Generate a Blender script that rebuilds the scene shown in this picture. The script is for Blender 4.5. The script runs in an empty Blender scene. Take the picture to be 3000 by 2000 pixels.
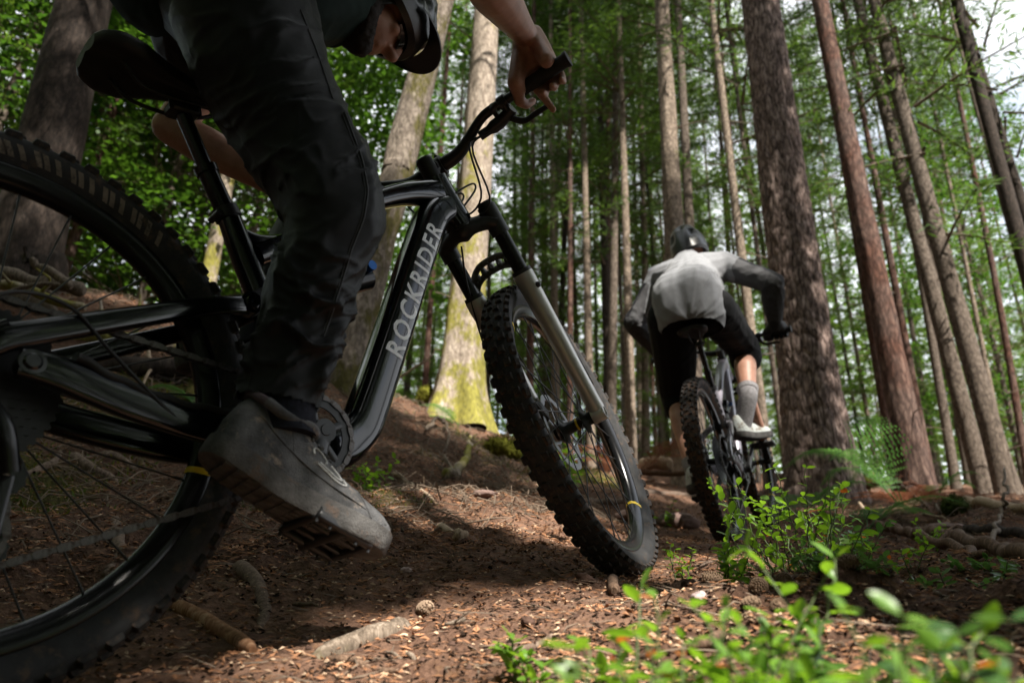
import bpy, bmesh, math, random
import numpy as np
from mathutils import Matrix, Vector

random.seed(7)
RNG = np.random.default_rng(7)
R_ = math.radians
SC = bpy.context.scene
COL = SC.collection

# ------------------------------------------------------------------ camera, sky, sun, exposure
# rows: world x, y, z expressed in camera axes (x right, y down, z forward)
W = np.array([[0.999689, 0.02493, 0.0], [-0.009498, 0.380875, 0.924578], [0.02305, -0.92429, 0.380994]])
FPX = 2200.0
cam = bpy.data.cameras.new('camera')
cam_o = bpy.data.objects.new('camera', cam)
COL.objects.link(cam_o)
rx, uy, bz = W[:, 0], -W[:, 1], -W[:, 2]
cam_o.matrix_world = Matrix(((rx[0], uy[0], bz[0], 0), (rx[1], uy[1], bz[1], 0), (rx[2], uy[2], bz[2], 0), (0, 0, 0, 1)))
cam.sensor_width = 36.0
cam.lens = 36.0 * FPX / 3000.0
cam.clip_start = 0.02
cam.clip_end = 600.0
cam.dof.use_dof = True
cam.dof.focus_distance = 1.55
cam.dof.aperture_fstop = 4.0
SC.camera = cam_o

SUN_AZ, SUN_EL = 28.0, 52.0            # degrees to the right of straight behind the camera, and above the horizon
SUN = np.array([math.sin(R_(SUN_AZ)) * math.cos(R_(SUN_EL)), -math.cos(R_(SUN_AZ)) * math.cos(R_(SUN_EL)), math.sin(R_(SUN_EL))])
world = bpy.data.worlds.new('World')
SC.world = world
world.use_nodes = True
wn, wl = world.node_tree.nodes, world.node_tree.links
bg = wn['Background']
sky = wn.new('ShaderNodeTexSky')
sky.sky_type = 'NISHITA'
sky.sun_disc = False
sky.sun_elevation = R_(SUN_EL)
sky.sun_rotation = math.atan2(SUN[0], SUN[1])
tc = wn.new('ShaderNodeTexCoord')
nz = wn.new('ShaderNodeTexNoise')
nz.inputs['Scale'].default_value = 2.4
nz.inputs['Detail'].default_value = 5
cr = wn.new('ShaderNodeValToRGB')
cr.color_ramp.elements[0].position = 0.30
cr.color_ramp.elements[1].position = 0.48
mx = wn.new('ShaderNodeMixRGB')
mx.inputs['Color2'].default_value = (6.6, 6.8, 7.1, 1)      # thin bright cloud over the blue
wl.new(tc.outputs['Generated'], nz.inputs['Vector'])
wl.new(nz.outputs['Fac'], cr.inputs['Fac'])
wl.new(cr.outputs['Color'], mx.inputs['Fac'])
wl.new(sky.outputs['Color'], mx.inputs['Color1'])
wl.new(mx.outputs['Color'], bg.inputs['Color'])
bg.inputs['Strength'].default_value = 0.088
sun_d = bpy.data.lights.new('sun', 'SUN')
sun_d.energy = 5.0
sun_d.angle = R_(0.6)
sun_d.color = (1.0, 0.94, 0.84)
sun_o = bpy.data.objects.new('sun', sun_d)
COL.objects.link(sun_o)
sun_o.location = tuple(SUN * 40)
sun_o.rotation_euler = Vector(tuple(SUN)).to_track_quat('Z', 'Y').to_euler()
SC.view_settings.view_transform = 'Standard'
SC.view_settings.look = 'None'
SC.view_settings.gamma = 1.0
SC.view_settings.use_curve_mapping = False
SC.view_settings.exposure = 1.5
SC.cycles.max_bounces = 7
SC.cycles.diffuse_bounces = 4
SC.cycles.glossy_bounces = 3
SC.cycles.transmission_bounces = 4
SC.cycles.sample_clamp_indirect = 6.0


def at(u, v, d):
    """World point on the line of sight of photo pixel (u, v), d metres in front of the lens."""
    return W @ np.array([(u - 1500.0) / FPX * d, (v - 1000.0) / FPX * d, d])


# ------------------------------------------------------------------ numbers: noise, splines
def _hash(ix, iy, iz):
    with np.errstate(over='ignore'):
        h = (ix.astype(np.uint32) * np.uint32(374761393) + iy.astype(np.uint32) * np.uint32(668265263) + iz.astype(np.uint32) * np.uint32(2246822519))
        h = (h ^ (h >> np.uint32(13))) * np.uint32(1274126177)
        h = h ^ (h >> np.uint32(16))
    return h.astype(np.float64) / 4294967295.0


def vnoise(x, y, z=None):
    """Smooth value noise, -1..1."""
    x = np.asarray(x, float); y = np.asarray(y, float)
    z = np.zeros_like(x) if z is None else np.asarray(z, float)
    x = x + 1000.0; y = y + 1000.0; z = z + 1000.0
    ix, iy, iz = np.floor(x), np.floor(y), np.floor(z)
    fx, fy, fz = x - ix, y - iy, z - iz
    fx, fy, fz = fx * fx * (3 - 2 * fx), fy * fy * (3 - 2 * fy), fz * fz * (3 - 2 * fz)
    ix, iy, iz = ix.astype(np.int64), iy.astype(np.int64), iz.astype(np.int64)
    r = 0
    for a in (0, 1):
        for b in (0, 1):
            for c in (0, 1):
                w = (fx if a else 1 - fx) * (fy if b else 1 - fy) * (fz if c else 1 - fz)
                r = r + w * _hash(ix + a, iy + b, iz + c)
    return r * 2 - 1


def fbm(x, y, z=None, o=4, g=0.5):
    s, a, f = 0, 1.0, 1.0
    for i in range(o):
        s = s + a * vnoise(x * f + 17 * i, y * f + 31 * i, None if z is None else z * f + 7 * i)
        a *= g; f *= 2.03
    return s


def cells(x, y, period=None):
    """2D cell noise: distance to nearest and second nearest point, and the nearest cell's random value."""
    ix, iy = np.floor(x).astype(np.int64), np.floor(y).astype(np.int64)
    f1 = np.full(x.shape, 9.0); f2 = np.full(x.shape, 9.0); val = np.zeros(x.shape)
    zz = np.zeros_like(ix)
    for a in (-1, 0, 1):
        for b in (-1, 0, 1):
            cx, cy = ix + a, iy + b
            hx = cx % period if period else cx
            px = cx + 0.15 + 0.7 * _hash(hx + 500, cy + 500, zz)
            py = cy + 0.15 + 0.7 * _hash(hx + 900, cy + 100, zz + 5)
            d = np.hypot(px - x, py - y)
            v = _hash(hx + 77, cy + 33, zz + 9)
            nearer = d < f1
            f2 = np.where(nearer, f1, np.minimum(f2, d))
            val = np.where(nearer, v, val)
            f1 = np.where(nearer, d, f1)
    return f1, f2, val


def spline(P, n):
    """n points on a smooth curve through P (Catmull-Rom); P may hold extra columns such as a radius."""
    P = np.asarray(P, float)
    if len(P) == 2:
        t = np.linspace(0, 1, n)[:, None]
        return P[0] * (1 - t) + P[1] * t
    Q = np.vstack([2 * P[0] - P[1], P, 2 * P[-1] - P[-2]])
    t = np.linspace(0, len(P) - 1 - 1e-9, n)
    i = t.astype(int); f = (t - i)[:, None]
    a, b, c, d = Q[i], Q[i + 1], Q[i + 2], Q[i + 3]
    return 0.5 * (2 * b + (c - a) * f + (2 * a - 5 * b + 4 * c - d) * f ** 2 + (3 * b - a - 3 * c + d) * f ** 3)


def unit(v):
    v = np.asarray(v, float)
    return v / (np.linalg.norm(v) + 1e-12)


def rot(axis, a):
    x, y, z = unit(axis)
    K = np.array([[0, -z, y], [z, 0, -x], [-y, x, 0]])
    return np.eye(3) + math.sin(a) * K + (1 - math.cos(a)) * K @ K


# ------------------------------------------------------------------ mesh building
def grid_faces(nr, nc, wrap=True):
    i = np.arange(nr - 1)[:, None]
    m = nc if wrap else nc - 1
    j = np.arange(m)[None, :]
    a = i * nc + j; b = i * nc + (j + 1) % nc
    return np.stack([a, b, b + nc, a + nc], -1).reshape(-1, 4)


class MB:
    """Collects vertices and faces and links them as one mesh object."""
    def __init__(self):
        self.V, self.F, self.n = [], [], 0

    def add(self, V, F, mi=0):
        V = np.asarray(V, float).reshape(-1, 3)
        if isinstance(F, np.ndarray):
            self.F.append((F + self.n, mi))
        else:
            by = {}
            for f in F:
                by.setdefault(len(f), []).append(f)
            for f in by.values():
                self.F.append((np.asarray(f, int) + self.n, mi))
        self.V.append(V)
        self.n += len(V)
        return self

    def tube(self, P, r, n=12, ref=None, cap=True, mi=0, pw=2.0):
        P = np.asarray(P, float)
        N = len(P)
        r = np.asarray(r, float)
        if r.ndim == 0:
            r = np.full((N, 2), float(r))
        elif r.ndim == 1:
            r = np.stack([r, r], -1) if len(r) == N else np.tile(r, (N, 1))
        T = np.gradient(P, axis=0)
        T /= np.linalg.norm(T, axis=1)[:, None] + 1e-12
        if ref is None:
            ref = np.array([0, 0, 1.0]) if abs(T[0][2]) < 0.9 else np.array([1.0, 0, 0])
        A = np.zeros_like(P)
        a = np.asarray(ref, float)
        for i in range(N):
            a = a - T[i] * (a @ T[i])
            a = unit(a)
            A[i] = a
        B = np.cross(T, A)
        th = np.linspace(0, 2 * np.pi, n, endpoint=False)
        c, s = np.cos(th), np.sin(th)
        if pw != 2.0:
            k = (np.abs(c) ** pw + np.abs(s) ** pw) ** (-1 / pw)
            c, s = c * k, s * k
        V = P[:, None, :] + A[:, None, :] * (r[:, 0, None] * c)[:, :, None] + B[:, None, :] * (r[:, 1, None] * s)[:, :, None]
        V = V.reshape(-1, 3)
        self.add(V, grid_faces(N, n), mi)
        if cap:
            self.add(V[:n], [tuple(range(n))[::-1]], mi)
            self.add(V[-n:], [tuple(range(n))], mi)
        return self

    def lathe(self, prof, n=48, o=(0, 0, 0), axis=(0, 1, 0), a0=0.0, a1=2 * np.pi, closed=True, mi=0):
        """prof: (radius, position along the axis); closed joins the last profile point to the first."""
        axis = unit(axis)
        e1 = unit(np.cross(axis, [0, 0, 1.0] if abs(axis[2]) < 0.9 else [1.0, 0, 0]))
        e2 = np.cross(axis, e1)
        prof = np.asarray(prof, float)
        if closed:
            prof = np.vstack([prof, prof[:1]])
        full = abs(a1 - a0 - 2 * np.pi) < 1e-6
        th = np.linspace(a0, a1, n, endpoint=not full)
        V = (np.asarray(o, float) + axis * prof[:, 1][:, None, None] +
             prof[:, 0][:, None, None] * (e1 * np.cos(th)[:, None] + e2 * np.sin(th)[:, None])[None])
        return self.add(V.reshape(-1, 3), grid_faces(len(prof), n, full)[:, ::-1], mi)

    def box(self, c, s, M=None, mi=0, bev=0.0):
        s = np.asarray(s, float) / 2
        if bev <= 0:
            V = np.array([[x, y, z] for x in (-1, 1) for y in (-1, 1) for z in (-1, 1)], float) * s
            F = [(0, 1, 3, 2), (4, 6, 7, 5), (0, 4, 5, 1), (2, 3, 7, 6), (0, 2, 6, 4), (1, 5, 7, 3)]
        else:
            b = min(bev, *(s * 0.9))
            V = []
            for z, k in ((-1, 1), (-1, 0), (1, 0), (1, 1)):
                sx, sy, sz = s[0], s[1], s[2]
                e = b if k else 0
                zz = z * (sz if k else sz - b)
                for x, y, first in ((1, 1, 0), (-1, 1, 1), (-1, -1, 0), (1, -1, 1)):
                    p, q = (x * (sx - e), y * (sy - b - e * 0.4)), (x * (sx - b - e * 0.4), y * (sy - e))
                    for w in ((p, q) if not first else (q, p)):
                        V.append((w[0], w[1], zz))
            V = np.array(V)
            F = [tuple(range(8))[::-1], tuple(range(24, 32))]
            for r in range(3):
                for j in range(8):
                    a, c2 = r * 8 + j, r * 8 + (j + 1) % 8
                    F.append((a, c2, c2 + 8, a + 8))
        if M is not None:
            V = V @ np.asarray(M, float).T
        return self.add(V + np.asarray(c, float), F, mi)

    def ball(self, c, r, M=None, n=16, m=10, mi=0):
        r = np.ones(3) * np.asarray(r, float)
        ph = np.linspace(0, np.pi, m + 1)[1:-1]
        th = np.linspace(0, 2 * np.pi, n, endpoint=False)
        V = np.stack([np.outer(np.sin(ph), np.cos(th)), np.outer(np.sin(ph), np.sin(th)), np.outer(np.cos(ph), np.ones(n))], -1).reshape(-1, 3)
        V = np.vstack([V, [[0, 0, 1], [0, 0, -1]]]) * r
        if M is not None:
            V = V @ np.asarray(M, float).T
        k = len(ph) * n
        F = [tuple(f[::-1]) for f in grid_faces(len(ph), n)]
        F += [(k, j, (j + 1) % n) for j in range(n)]
        F += [(k + 1, k - n + (j + 1) % n, k - n + j) for j in range(n)]
        return self.add(V + np.asarray(c, float), [tuple(f) for f in F], mi)

    def cap(self, p, q, r1, r2, n=14):
        """A tapered limb with round ends."""
        p, q = np.asarray(p, float), np.asarray(q, float)
        d = unit(q - p)
        k = np.linspace(0, np.pi / 2, 5)
        P = [p - d * r1 * math.cos(t) for t in k[:-1]] + [p + (q - p) * t for t in (0, 0.25, 0.5, 0.75, 1)] + [q + d * r2 * math.sin(t) for t in k[1:]]
        r = [max(r1 * math.sin(t), 1e-4) for t in k[:-1]] + [r1 + (r2 - r1) * t for t in (0, 0.25, 0.5, 0.75, 1)] + [max(r2 * math.cos(t), 1e-4) for t in k[1:]]
        return self.tube(P, r, n)

    def chain(self, J):
        """J: list of (point, radius): limbs end to end."""
        for (p, a), (q, b) in zip(J[:-1], J[1:]):
            self.cap(p, q, a, b)
        return self

    def verts(self):
        return np.vstack(self.V)

    def mesh(self, name, mats, smooth=True):
        me = bpy.data.meshes.new(name)
        V = np.vstack(self.V)
        me.vertices.add(len(V))
        me.vertices.foreach_set('co', V.astype(np.float32).ravel())
        tot = sum(len(f) for f, _ in self.F)
        loops = np.concatenate([f.ravel() for f, _ in self.F]).astype(np.int32)
        sizes = np.concatenate([np.full(len(f), f.shape[1], np.int32) for f, _ in self.F])
        me.loops.add(len(loops))
        me.loops.foreach_set('vertex_index', loops)
        me.polygons.add(tot)
        me.polygons.foreach_set('loop_start', np.concatenate([[0], np.cumsum(sizes)[:-1]]).astype(np.int32))
        me.polygons.foreach_set('loop_total', sizes)
        me.polygons.foreach_set('use_smooth', np.full(tot, bool(smooth)))
        if not isinstance(mats, (list, tuple)):
            mats = [mats]
        for m in mats:
            me.materials.append(m)
        if len(mats) > 1:
            me.polygons.foreach_set('material_index', np.concatenate([np.full(len(f), mi, np.int32) for f, mi in self.F]))
        me.update(calc_edges=True)
        return me

    def build(self, name, mats, parent=None, smooth=True, sharp=None):
        me = self.mesh(name, mats, smooth)
        if sharp is not None:
            me.set_sharp_from_angle(angle=R_(sharp))
        return put(name, me, parent)


def put(name, me, parent=None, loc=None, M=None):
    o = bpy.data.objects.new(name, me)
    COL.objects.link(o)
    if parent is not None:
        o.parent = parent
    if M is not None:
        o.matrix_basis = M
    if loc is not None:
        o.location = tuple(loc)
    return o


def tag(o, label=None, cat=None, group=None, kind=None):
    for k, v in (('label', label), ('category', cat), ('group', group), ('kind', kind)):
        if v:
            o[k] = v
    return o


def thing(name, label, cat, loc=(0, 0, 0), group=None, M=None):
    o = bpy.data.objects.new(name, None)
    COL.objects.link(o)
    o.empty_display_size = 0.1
    if M is not None:
        o.matrix_basis = M
    else:
        o.location = tuple(loc)
    return tag(o, label, cat, group)


def mat4(R3, t):
    return Matrix([list(R3[0]) + [t[0]], list(R3[1]) + [t[1]], list(R3[2]) + [t[2]], [0, 0, 0, 1]])


def fuse(mb, voxel, it=6):
    """One continuous skin round overlapping solids; returns vertices and quads."""
    me = mb.mesh('tmp', [], True)
    o = bpy.data.objects.new('tmp', me)
    COL.objects.link(o)
    m = o.modifiers.new('r', 'REMESH')
    m.mode = 'VOXEL'
    m.voxel_size = voxel
    m.adaptivity = 0
    dg = bpy.context.evaluated_depsgraph_get()
    dg.update()
    ev = o.evaluated_get(dg).data
    V = np.empty(len(ev.vertices) * 3, np.float32)
    ev.vertices.foreach_get('co', V)
    V = V.reshape(-1, 3).astype(float)
    E = np.empty(len(ev.edges) * 2, np.int32)
    ev.edges.foreach_get('vertices', E)
    E = E.reshape(-1, 2)
    L = np.empty(len(ev.loops), np.int32)
    ev.loops.foreach_get('vertex_index', L)
    F = L.reshape(-1, 4).copy()
    bpy.data.objects.remove(o)
    bpy.data.meshes.remove(me)
    relax(V, E, it)
    return V, F, E


def relax(V, E, it, k=0.5):
    n = len(V)
    deg = np.bincount(E.ravel(), minlength=n)[:, None] + 1e-9
    for _ in range(it):
        S = np.zeros_like(V)
        for c in range(3):
            S[:, c] = np.bincount(E[:, 0], V[E[:, 1], c], n) + np.bincount(E[:, 1], V[E[:, 0], c], n)
        V += k * (S / deg - V)
    return V


def normals(V, F):
    fn = np.cross(V[F[:, 2]] - V[F[:, 0]], V[F[:, 3]] - V[F[:, 1]])
    N = np.zeros_like(V)
    for k in range(4):
        for c in range(3):
            N[:, c] += np.bincount(F[:, k], fn[:, c], len(V))
    return N / (np.linalg.norm(N, axis=1)[:, None] + 1e-12)


def along(V, P):
    """Arc position along polyline P, distance off it and angle round it, for each vertex."""
    P = np.asarray(P, float)
    best = np.full(len(V), 1e9); S = np.zeros(len(V)); A = np.zeros(len(V))
    s0 = 0
    for p, q in zip(P[:-1], P[1:]):
        d = q - p; l = np.linalg.norm(d); d = d / l
        t = np.clip((V - p) @ d, 0, l)
        off = V - p - t[:, None] * d
        r = np.linalg.norm(off, axis=1)
        e1 = unit(np.cross(d, [0.2, 1, 0.1])); e2 = np.cross(d, e1)
        m = r < best
        best[m] = r[m]; S[m] = s0 + t[m]; A[m] = np.arctan2(off[m] @ e2, off[m] @ e1)
        s0 += l
    return S, best, A


# ------------------------------------------------------------------ materials
def nodes(name):
    m = bpy.data.materials.new(name)
    m.use_nodes = True
    nt = m.node_tree
    return m, nt.nodes, nt.links, nt.nodes['Principled BSDF']


def noise_node(n, l, scale, detail=4, vec=None, rough=0.6, dist=0.0):
    t = n.new('ShaderNodeTexNoise')
    t.inputs['Scale'].default_value = scale
    t.inputs['Detail'].default_value = detail
    t.inputs['Roughness'].default_value = rough
    t.inputs['Distortion'].default_value = dist
    if vec is not None:
        l.new(vec, t.inputs['Vector'])
    return t


def ramp(n, l, src, stops):
    r = n.new('ShaderNodeValToRGB')
    e = r.color_ramp.elements
    while len(e) < len(stops):
        e.new(0.5)
    for k, (p, c) in zip(e, stops):
        k.position = p
        k.color = (*c, 1) if len(c) == 3 else c
    l.new(src, r.inputs['Fac'])
    return r


def coords(n, l, scale=(1, 1, 1), obj=True):
    t = n.new('ShaderNodeTexCoord')
    m = n.new('ShaderNodeMapping')
    m.inputs['Scale'].default_value = scale
    l.new(t.outputs['Object' if obj else 'Generated'], m.inputs['Vector'])
    return m.outputs['Vector']


def plain(name, col, rough=0.5, metal=0.0, var=0.25, scale=30, bump=0.0, bscale=200, coat=0.0, spec=0.5, dirt=None, dirt_at=0.6, stretch=(1, 1, 1), sheen=0.0):
    """A painted, plastic, metal or cloth surface with small tone changes, relief and optional dirt specks."""
    m, n, l, b = nodes(name)
    vec = coords(n, l, stretch)
    t = noise_node(n, l, scale, 5, vec)
    c0 = tuple(max(x * (1 - var), 0) for x in col); c1 = tuple(min(x * (1 + var), 1) for x in col)
    r = ramp(n, l, t.outputs['Fac'], [(0.3, c0), (0.7, c1)])
    out = r.outputs['Color']
    rough_out = None
    if dirt:
        d = noise_node(n, l, scale * 0.7, 8, vec, 0.75)
        dm = ramp(n, l, d.outputs['Fac'], [(dirt_at, (0, 0, 0)), (dirt_at + 0.12, (1, 1, 1))])
        x = n.new('ShaderNodeMixRGB')
        l.new(dm.outputs['Color'], x.inputs['Fac']); l.new(out, x.inputs['Color1'])
        x.inputs['Color2'].default_value = (*dirt, 1)
        out = x.outputs['Color']
        mr = n.new('ShaderNodeMapRange')
        mr.inputs['To Min'].default_value = rough; mr.inputs['To Max'].default_value = 0.9
        l.new(dm.outputs['Color'], mr.inputs['Value'])
        rough_out = mr.outputs['Result']
    l.new(out, b.inputs['Base Color'])
    b.inputs['Roughness'].default_value = rough
    if rough_out is not None:
        l.new(rough_out, b.inputs['Roughness'])
    b.inputs['Metallic'].default_value = metal
    b.inputs['Specular IOR Level'].default_value = spec
    b.inputs['Coat Weight'].default_value = coat
    b.inputs['Coat Roughness'].default_value = 0.06
    b.inputs['Sheen Weight'].default_value = sheen
    if bump:
        bt = noise_node(n, l, bscale, 4, vec)
        bn = n.new('ShaderNodeBump')
        bn.inputs['Strength'].default_value = bump
        bn.inputs['Distance'].default_value = 0.002
        l.new(bt.outputs['Fac'], bn.inputs['Height'])
        l.new(bn.outputs['Normal'], b.inputs['Normal'])
    return m


def leafmat(name, c0, c1, trans=0.45, rough=0.5, scale=1.5, gloss=0.25):
    """Thin leaves: light also passes through them."""
    m, n, l, b = nodes(name)
    gi = n.new('ShaderNodeNewGeometry')
    oi = n.new('ShaderNodeObjectInfo')
    t = noise_node(n, l, scale, 3, coords(n, l))
    a = n.new('ShaderNodeMath'); a.operation = 'ADD'
    a2 = n.new('ShaderNodeMath'); a2.operation = 'MULTIPLY_ADD'
    l.new(oi.outputs['Random'], a2.inputs[0]); a2.inputs[1].default_value = 0.35
    l.new(t.outputs['Fac'], a2.inputs[2])
    l.new(a2.outputs[0], a.inputs[0])
    mul = n.new('ShaderNodeMath'); mul.operation = 'MULTIPLY'
    l.new(gi.outputs['Random Per Island'], mul.inputs[0]); mul.inputs[1].default_value = 0.35
    l.new(mul.outputs[0], a.inputs[1])
    r = ramp(n, l, a.outputs[0], [(0.45, c0), (1.05, c1)])
    l.new(r.outputs['Color'], b.inputs['Base Color'])
    b.inputs['Roughness'].default_value = rough
    b.inputs['Specular IOR Level'].default_value = gloss
    tr = n.new('ShaderNodeBsdfTranslucent')
    hs = n.new('ShaderNodeHueSaturation')
    hs.inputs['Hue'].default_value = 0.485
    hs.inputs['Saturation'].default_value = 1.1
    hs.inputs['Value'].default_value = 1.9
    l.new(r.outputs['Color'], hs.inputs['Color'])
    l.new(hs.outputs['Color'], tr.inputs['Color'])
    mix = n.new('ShaderNodeMixShader')
    mix.inputs['Fac'].default_value = trans
    l.new(b.outputs['BSDF'], mix.inputs[1]); l.new(tr.outputs['BSDF'], mix.inputs[2])
    l.new(mix.outputs['Shader'], n['Material Output'].inputs['Surface'])
    return m


def bark(name, dark, mid, light, zs=0.25, scale=14, bump=0.7, dist=0.02, moss=None, moss_at=0.55, moss_col=(0.10, 0.11, 0.012), red=None, crack=0.16, fade=0.0):
    m, n, l, b = nodes(name)
    vec = coords(n, l, (1, 1, zs))
    vo = n.new('ShaderNodeTexVoronoi')
    vo.feature = 'DISTANCE_TO_EDGE'
    vo.inputs['Scale'].default_value = scale
    w = noise_node(n, l, scale * 0.6, 4, vec)
    ad = n.new('ShaderNodeMixRGB'); ad.blend_type = 'ADD'; ad.inputs['Fac'].default_value = 0.12
    l.new(vec, ad.inputs['Color1']); l.new(w.outputs['Color'], ad.inputs['Color2'])
    l.new(ad.outputs['Color'], vo.inputs['Vector'])
    t = noise_node(n, l, scale * 1.6, 7, vec, 0.7)
    big = noise_node(n, l, 1.3, 3, coords(n, l))
    mul = n.new('ShaderNodeMath'); mul.operation = 'MULTIPLY_ADD'
    crk = ramp(n, l, vo.outputs['Distance'], [(0.0, (0, 0, 0)), (0.22, (1, 1, 1))])
    l.new(crk.outputs['Color'], mul.inputs[0]); mul.inputs[1].default_value = crack
    l.new(t.outputs['Fac'], mul.inputs[2])
    r = ramp(n, l, mul.outputs[0], [(0.30 + crack * 0.35, dark), (0.50 + crack * 0.75, mid), (0.66 + crack * 0.85, light)])
    out = r.outputs['Color']
    if red:
        rm = ramp(n, l, big.outputs['Fac'], [(0.45, (0, 0, 0)), (0.6, (1, 1, 1))])
        x = n.new('ShaderNodeMixRGB'); x.blend_type = 'MULTIPLY'
        l.new(rm.outputs['Color'], x.inputs['Fac']); l.new(out, x.inputs['Color1']); x.inputs['Color2'].default_value = (*red, 1)
        out = x.outputs['Color']
    if moss is not None:
        mn = noise_node(n, l, 3.2, 8, coords(n, l, (1, 1, 0.6)), 0.72)
        src = mn.outputs['Fac']
        if fade:
            # moss thins out with height above the root
            tco = n.new('ShaderNodeTexCoord'); sx = n.new('ShaderNodeSeparateXYZ'); fm_ = n.new('ShaderNodeMath')
            fm_.operation = 'MULTIPLY_ADD'; fm_.inputs[1].default_value = -fade
            l.new(tco.outputs['Object'], sx.inputs[0]); l.new(sx.outputs['Z'], fm_.inputs[0]); l.new(src, fm_.inputs[2])
            src = fm_.outputs[0]
        mm = ramp(n, l, src, [(moss_at, (0, 0, 0)), (moss_at + 0.07, (1, 1, 1))])
        mc = noise_node(n, l, 40, 4, vec)
        mr = ramp(n, l, mc.outputs['Fac'], [(0.35, tuple(0.45 * k for k in moss_col)), (0.65, moss_col)])
        x = n.new('ShaderNodeMixRGB')
        sc = n.new('ShaderNodeMath'); sc.operation = 'MULTIPLY'; sc.inputs[1].default_value = moss
        l.new(mm.outputs['Color'], sc.inputs[0]); l.new(sc.outputs[0], x.inputs['Fac'])
        l.new(out, x.inputs['Color1']); l.new(mr.outputs['Color'], x.inputs['Color2'])
        out = x.outputs['Color']
    l.new(out, b.inputs['Base Color'])
    b.inputs['Roughness'].default_value = 0.9
    b.inputs['Specular IOR Level'].default_value = 0.2
    bn = n.new('ShaderNodeBump')
    bn.inputs['Strength'].default_value = bump
    bn.inputs['Distance'].default_value = dist
    l.new(mul.outputs[0], bn.inputs['Height'])
    l.new(bn.outputs['Normal'], b.inputs['Normal'])
    return m


M = {}
M['carbon'] = plain('gloss_black_frame', (0.003, 0.0035, 0.005), 0.16, 0, 0.4, 12, 0.03, 60, coat=0.45, spec=0.4, dirt=(0.05, 0.035, 0.025), dirt_at=0.66)
M['grey_frame'] = plain('lilac_grey_frame', (0.30, 0.28, 0.33), 0.3, 0.2, 0.15, 12, coat=0.5, dirt=(0.10, 0.07, 0.05), dirt_at=0.6)
M['black'] = plain('matt_black_metal', (0.012, 0.012, 0.013), 0.42, 0, 0.4, 40, 0.05, dirt=(0.05, 0.035, 0.025), dirt_at=0.68)
M['anod'] = plain('black_anodised', (0.010, 0.010, 0.011), 0.22, 0.3, 0.3, 40)
M['rubber'] = plain('tyre_rubber', (0.022, 0.022, 0.023), 0.75, 0, 0.4, 60, 0.3, 300, dirt=(0.085, 0.058, 0.042), dirt_at=0.54, spec=0.4)
M['muddy_rubber'] = plain('muddy_tyre_rubber', (0.022, 0.021, 0.021), 0.8, 0, 0.4, 45, 0.4, 300, dirt=(0.10, 0.055, 0.034), dirt_at=0.46, spec=0.3)
M['knob'] = plain('dirt_tipped_rubber', (0.024, 0.023, 0.023), 0.8, 0, 0.4, 60, 0.3, 300, dirt=(0.10, 0.066, 0.047), dirt_at=0.46, spec=0.3)
M['grip'] = plain('grip_rubber', (0.012, 0.012, 0.012), 0.7, 0, 0.3, 80, 0.5, 500)
M['silver'] = plain('champagne_fork_paint', (0.52, 0.505, 0.475), 0.32, 0.45, 0.12, 8, coat=0.3, dirt=(0.12, 0.085, 0.06), dirt_at=0.64)
M['steel'] = plain('brushed_steel', (0.35, 0.35, 0.36), 0.32, 0.9, 0.25, 60)
M['chain'] = plain('oily_chain_steel', (0.10, 0.092, 0.088), 0.38, 0.8, 0.45, 140, dirt=(0.06, 0.04, 0.028), dirt_at=0.55)
M['yellow'] = plain('yellow_band', (0.75, 0.52, 0.02), 0.45, 0, 0.1)
M['white_print'] = plain('white_frame_lettering', (0.82, 0.83, 0.84), 0.4, 0, 0.12, 90, dirt=(0.05, 0.04, 0.035), dirt_at=0.70)
M['tan_print'] = plain('tan_tyre_print', (0.17, 0.14, 0.11), 0.8, 0, 0.4, 60, dirt=(0.03, 0.028, 0.026), dirt_at=0.52)
M['saddle'] = plain('saddle_cover', (0.010, 0.010, 0.011), 0.5, 0, 0.3, 50, 0.15, 400)
M['trousers'] = plain('black_trouser_cloth', (0.0033, 0.0033, 0.0040), 0.46, 0, 0.4, 40, 0.35, 1400, spec=0.25, dirt=(0.02, 0.015, 0.011), dirt_at=0.70)
M['shirt_green'] = plain('dark_green_jersey', (0.010, 0.022, 0.018), 0.85, 0, 0.3, 30, 0.3, 600, spec=0.2)
M['jersey'] = plain('light_grey_jersey', (0.195, 0.20, 0.215), 0.85, 0, 0.08, 60, 0.3, 800, spec=0.2, sheen=0.1)
M['jersey_mid'] = plain('mid_grey_sleeve', (0.085, 0.085, 0.09), 0.85, 0, 0.12, 60, 0.3, 800, spec=0.2)
M['jersey_black'] = plain('black_sleeve_panel', (0.022, 0.022, 0.026), 0.8, 0, 0.2, 60, 0.3, 800, spec=0.2)
M['jersey_char'] = plain('charcoal_cuff', (0.055, 0.055, 0.058), 0.85, 0, 0.2, 60, 0.3, 800, spec=0.2)
M['shorts'] = plain('black_shorts_cloth', (0.0045, 0.0044, 0.005), 0.75, 0, 0.3, 30, 0.25, 800, spec=0.14)
M['glove'] = plain('black_glove', (0.010, 0.010, 0.011), 0.7, 0, 0.3, 60, 0.3, 500)
M['helmet'] = plain('black_helmet_shell', (0.014, 0.014, 0.015), 0.32, 0, 0.2, 30)
M['sock_dark'] = plain('navy_sock_knit', (0.010, 0.011, 0.018), 0.9, 0, 0.5, 160, 0.6, 700, spec=0.2)
M['sock_grey'] = plain('grey_sock_knit', (0.26, 0.25, 0.26), 0.9, 0, 0.3, 90, 0.5, 700, spec=0.2)
M['shoe'] = plain('dusty_grey_shoe', (0.080, 0.080, 0.083), 0.85, 0, 0.5, 45, 0.9, 420, dirt=(0.26, 0.21, 0.17), dirt_at=0.56, spec=0.3)
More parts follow.
